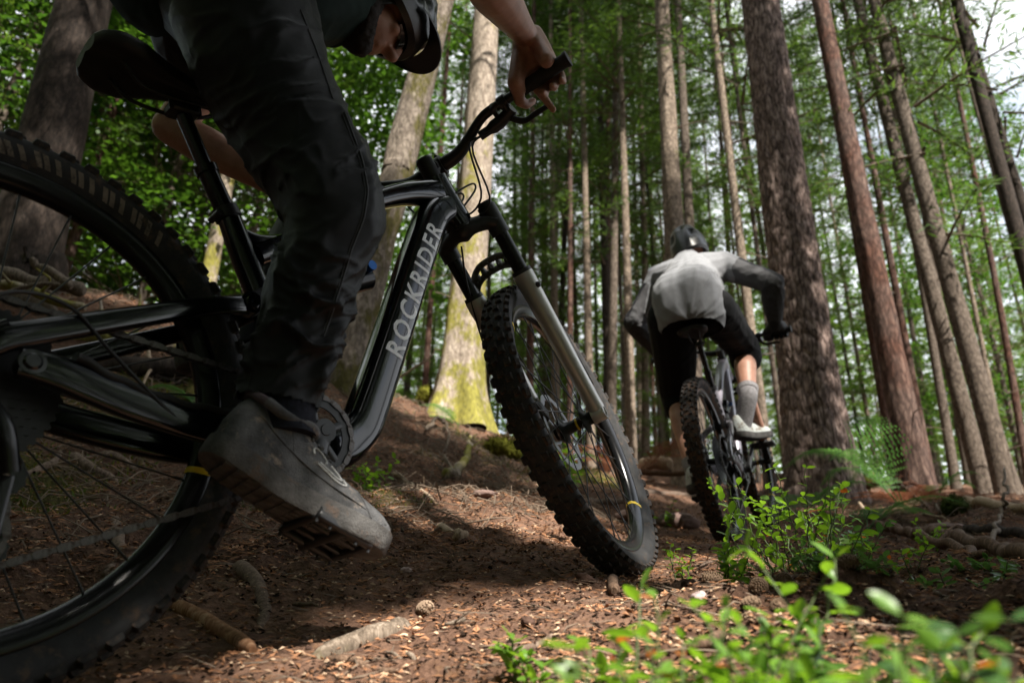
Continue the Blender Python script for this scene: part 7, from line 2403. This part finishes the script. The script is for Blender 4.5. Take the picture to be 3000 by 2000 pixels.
# ---- young trees and the far wood that close the view between the trunks
yrng = np.random.default_rng(9)
YR = [((1120, 1500), 'young green spruce filling the gaps behind the fork', 6), ((1500, 2000), 'young green spruce filling the gaps beyond the front wheel', 10), ((2060, 2420), 'young green spruce filling the gaps left of the thick pine', 6),
      ((2480, 3100), 'young green spruce filling the gaps at the right side', 10), ((450, 1100), 'young green spruce on the bank behind the rider in black', 6)]
for (u0, u1), lab, cnt in YR:
    for k in range(cnt):
        u = u0 + (u1 - u0) * (k + yrng.random()) / cnt
        d = yrng.uniform(14, 30)
        b = at(u, 1300, d); b[2] = gz(b[0], b[1]) - 0.1
        H = yrng.uniform(5, 10)
        t = thing('young_spruce', lab, 'tree', b, lab.replace('young green spruce', 'young spruces'))
        MB().tube([(0, 0, 0), (0, 0, H * 0.5), (0, 0, H)], [0.06, 0.04, 0.01], 8).build('trunk', M['bark_grey'], t)
        o = put('crown', CR['young'][0], t)
        o.scale = (H / 12, H / 12, H / 20); o.rotation_euler = (0, 0, yrng.uniform(0, 6))


def far_wood(n, ring, sz, seed):
    rng = np.random.default_rng(seed)
    if ring:
        th = R_(1) * rng.uniform(118, 302, n); rr = rng.uniform(17, 36, n)
        x, y = rr * np.sin(th), rr * np.cos(th)
    else:
        x = rng.uniform(-45, 45, n); y = rng.uniform(33, 62, n)
    col = np.floor(x / 3.2) + 100 * np.floor(y / 3.2)
    h = rng.beta(1.2, 1.6, n) * 20
    cx = (np.floor(x / 3.2) + 0.5) * 3.2 + 1.4 * np.sin(col * 12.9); cy = (np.floor(y / 3.2) + 0.5) * 3.2 + 1.4 * np.sin(col * 7.3)
    rad = 2.1 * (1 - h / 21)
    a = rng.uniform(0, 2 * np.pi, n); q = np.sqrt(rng.random(n))
    X = cx + np.cos(a) * rad * q; Y_ = cy + np.sin(a) * rad * q
    Z = ground_z(cx, cy, False) + h - 0.35 * rad * q
    P = np.stack([X, Y_, Z], -1)
    dd = rng.normal(0, 1, (n, 3)) * [1, 1, 0.4]; dd /= np.linalg.norm(dd, axis=1)[:, None]
    w = np.cross(dd, rng.normal(0, 1, (n, 3))); w /= np.linalg.norm(w, axis=1)[:, None]
    s = rng.uniform(0.18, 0.42, n)[:, None] * sz
    V = np.stack([P - dd * s, P + w * s * 0.35, P + dd * s, P - w * s * 0.35], 1).reshape(-1, 3)
    tag(MB().add(V, np.arange(len(V)).reshape(-1, 4)).build('far_wood', M['needle_bright'], None, False), 'conifer wood behind the camera' if ring else 'far green conifer wood closing the view up the slope', 'wood', None, 'stuff')


far_wood(50000, False, 1.0, 3)
far_wood(30000, True, 1.5, 4)


# ---- litter, crumbs and moss that nobody could count
def scatter(n, r0, r1, rng, a=50):
    r = np.exp(rng.uniform(math.log(r0), math.log(r1), n)) * 1.0
    th = R_(1) * rng.uniform(-a, a, n)
    return r * np.sin(th), r * np.cos(th)


def slivers(name, label, cat, n, mat, l0, l1, w, seed, r1=7.0, tilt=0.22, off=0.42, curve=0.0, r0=0.40):
    rng = np.random.default_rng(seed)
    x, y = scatter(n, r0, r1, rng)
    td = trail_dist(x, y)
    clump = fbm(x * 4 + seed, y * 4, o=3)
    keep = rng.random(n) < np.clip((1 - off) + off * np.clip((td - 0.05) / 0.35, 0, 1) + 0.35 * clump, 0.06, 1)
    x, y = x[keep], y[keep]
    n = len(x)
    z = surf_z(x, y)
    L = rng.uniform(l0, l1, n) * (0.8 + 0.12 * np.hypot(x, y))
    wd = w * rng.uniform(0.6, 1.5, n) * (0.8 + 0.20 * np.hypot(x, y))
    a = rng.uniform(0, 2 * np.pi, n)
    d = np.stack([np.cos(a), np.sin(a), rng.normal(0.05, tilt, n)], -1)
    s = np.stack([-np.sin(a), np.cos(a), rng.normal(0, 0.3, n)], -1)
    P = np.stack([x, y, z + wd * 0.6 + 0.0022], -1)
    u = np.array([0, 0, 1.0])
    k = rng.normal(0, curve, n)[:, None] * L[:, None]
    e0, e1 = P - d * L[:, None] / 2, P + d * L[:, None] / 2
    mid = P + s * k + u * 0.10 * np.abs(k)
    h = wd[:, None] * 0.9
    sw = s * wd[:, None]
    V = np.stack([e0, mid - sw, mid + u * h, mid + sw, e1], 1).reshape(-1, 3)
    b = (np.arange(n) * 5)[:, None]
    F = np.concatenate([b + np.array(q)[None] for q in ((0, 1, 4, 2), (0, 2, 4, 3))])
    tag(MB().add(V, F).build(name, M[mat], None, False), label, cat, None, 'stuff')


slivers('needle_litter', 'rusty fallen needles strewn over the forest floor', 'litter', 40000, 'litter_red', 0.008, 0.028, 0.0014, 1, 7, curve=0.08)
slivers('bank_needles', 'rusty needles and bits over the bank and farther trail', 'litter', 26000, 'litter_red', 0.012, 0.036, 0.0019, 11, 9, curve=0.1, r0=1.7)
slivers('bark_chips', 'tan chips of bark and wood strewn over the soil', 'litter', 14000, 'litter_tan', 0.005, 0.018, 0.0022, 2, 7)
slivers('humus_crumbs', 'dark crumbs of humus over the soil', 'litter', 15000, 'litter_dark', 0.005, 0.016, 0.0026, 3, 6)
slivers('fine_twigs', 'fine grey twigs strewn over the bank and mound', 'litter', 8000, 'litter_grey', 0.03, 0.12, 0.0012, 4, 9, 0.16, 0.9, 0.14)
def bank_twigs():
    rng = np.random.default_rng(61)
    n = 2600
    u = rng.uniform(-0.2, 1, n)
    x = rng.uniform(-3.6, 0.4, n); y = rng.uniform(1.7, 6.5, n)
    k = trail_dist(x, y) > 0.5
    x, y = x[k], y[k]
    x2 = rng.uniform(1.6, 4.6, 1800); y2 = rng.uniform(1.6, 6, 1800)
    x3 = rng.uniform(-1.7, 0.5, 1500); y3 = rng.uniform(2.2, 5.2, 1500)
    k3 = trail_dist(x3, y3) > 0.45
    x, y = np.r_[x, x2, x3[k3]], np.r_[y, y2, y3[k3]]
    n = len(x)
    z = ground_z(x, y)
    a = rng.uniform(0, 6.28, n); L = rng.gamma(2.0, 0.055, n) + 0.03
    dx, dy = np.cos(a) * L / 2, np.sin(a) * L / 2
    z0 = ground_z(x - dx, y - dy); z1 = ground_z(x + dx, y + dy)
    P0 = np.stack([x - dx, y - dy, z0 + rng.uniform(0.002, 0.02, n)], -1)
    P1 = np.stack([x + dx, y + dy, z1 + rng.uniform(0.002, 0.03, n)], -1)
    Pm = (P0 + P1) / 2 + rng.normal(0, 0.09, (n, 3)) * L[:, None] + np.array([0, 0, 0.012])
    r = rng.uniform(0.0010, 0.0030, n)
    V = []
    d = P1 - P0; d /= np.linalg.norm(d, axis=1)[:, None]
    s = np.cross(d, [0, 0, 1.0]); s /= np.linalg.norm(s, axis=1)[:, None]; q = np.cross(s, d)
    for P, f in ((P0, 1.0), (Pm, 0.9), (P1, 0.4)):
        for b in range(4):
            V.append(P + (s * math.cos(b * 1.571) + q * math.sin(b * 1.571)) * (r * f)[:, None])
    V = np.stack(V, 1).reshape(-1, 3)
    b = (np.arange(n) * 12)[:, None]
    F = np.concatenate([b + np.array([[i * 4 + j, i * 4 + (j + 1) % 4, i * 4 + 4 + (j + 1) % 4, i * 4 + 4 + j]]) for i in (0, 1) for j in range(4)])
    tag(MB().add(V, F).build('bank_twigs', M['litter_grey'], None, False), 'tangle of dead grey twigs on the bank and mound', 'litter', None, 'stuff')


bank_twigs()
slivers('rusty_flakes', 'rusty flakes of bark and dead leaf on the soil', 'litter', 4500, 'litter_red', 0.006, 0.018, 0.0036, 5, 7)


def crumbs():
    rng = np.random.default_rng(8)
    n = 4500
    x, y = scatter(n, 0.40, 5.0, rng)
    z = surf_z(x, y)
    r = np.minimum(rng.gamma(1.5, 0.0016, n) + 0.0010, 0.0075) * (0.8 + 0.25 * np.hypot(x, y))
    th = np.linspace(0, 2 * np.pi, 6, endpoint=False)
    unitv = np.vstack([np.c_[np.cos(th), np.sin(th), 0 * th - 0.25], np.c_[0.62 * np.cos(th + 0.5), 0.62 * np.sin(th + 0.5), 0 * th + 0.55], [[0, 0, 0.8]]])
    V = unitv[None] * r[:, None, None] * rng.uniform(0.65, 1.25, (n, 13, 1)) * np.stack([np.ones(n), rng.uniform(0.6, 1, n), rng.uniform(0.5, 0.95, n)], -1)[:, None]
    a = rng.uniform(0, 6.28, n)
    c, s = np.cos(a)[:, None], np.sin(a)[:, None]
    V = np.stack([V[..., 0] * c - V[..., 1] * s, V[..., 0] * s + V[..., 1] * c, V[..., 2]], -1) + np.stack([x, y, z + r * 0.1], -1)[:, None]
    F = np.array([(k, (k + 1) % 6, 6 + k) for k in range(6)] + [((k + 1) % 6, 6 + (k + 1) % 6, 6 + k) for k in range(6)] + [(6 + k, 6 + (k + 1) % 6, 12) for k in range(6)])
    F = (np.arange(n) * 13)[:, None, None] + F[None]
    tag(MB().add(V.reshape(-1, 3), F.reshape(-1, 3)).build('soil_crumbs', M['clod'], None, True), 'loose crumbs of soil on the trail', 'litter', None, 'stuff')


crumbs()


def moss_sprigs(name, label, mat, n, seed, left):
    rng = np.random.default_rng(seed)
    x, y = scatter(n, 1.0, 8.0, rng)
    td = trail_dist(x, y)
    m = 0.22 * (x < 0.9) * np.clip((td - 0.5) / 0.5, 0, 1) + 0.62 * fbm(x * 1.3 + 5, y * 1.3, o=3) * np.clip((td - 0.4) / 0.4, 0, 1)
    m = np.where(x > 0.9, m * 0.35, m) + 0.30 * fbm(x * 5, y * 5, o=3)
    k = m > 0.42
    x, y = x[k], y[k]; n = len(x)
    z = ground_z(x, y)
    r = np.hypot(x, y)
    h = rng.uniform(0.006, 0.016, n) * (0.7 + 0.25 * r)
    a = rng.uniform(0, 6.28, n)
    s = np.stack([np.cos(a), np.sin(a), 0 * a], -1) * (h * 0.28)[:, None]
    P = np.stack([x, y, z - 0.002], -1)
    tip = P + np.stack([rng.normal(0, 0.5, n), rng.normal(0, 0.5, n), np.ones(n)], -1) * h[:, None]
    V = np.stack([P - s, P + s, tip], 1).reshape(-1, 3)
    tag(MB().add(V, np.arange(len(V)).reshape(-1, 3)).build(name, M[mat], None, False), label, 'moss', None, 'stuff')


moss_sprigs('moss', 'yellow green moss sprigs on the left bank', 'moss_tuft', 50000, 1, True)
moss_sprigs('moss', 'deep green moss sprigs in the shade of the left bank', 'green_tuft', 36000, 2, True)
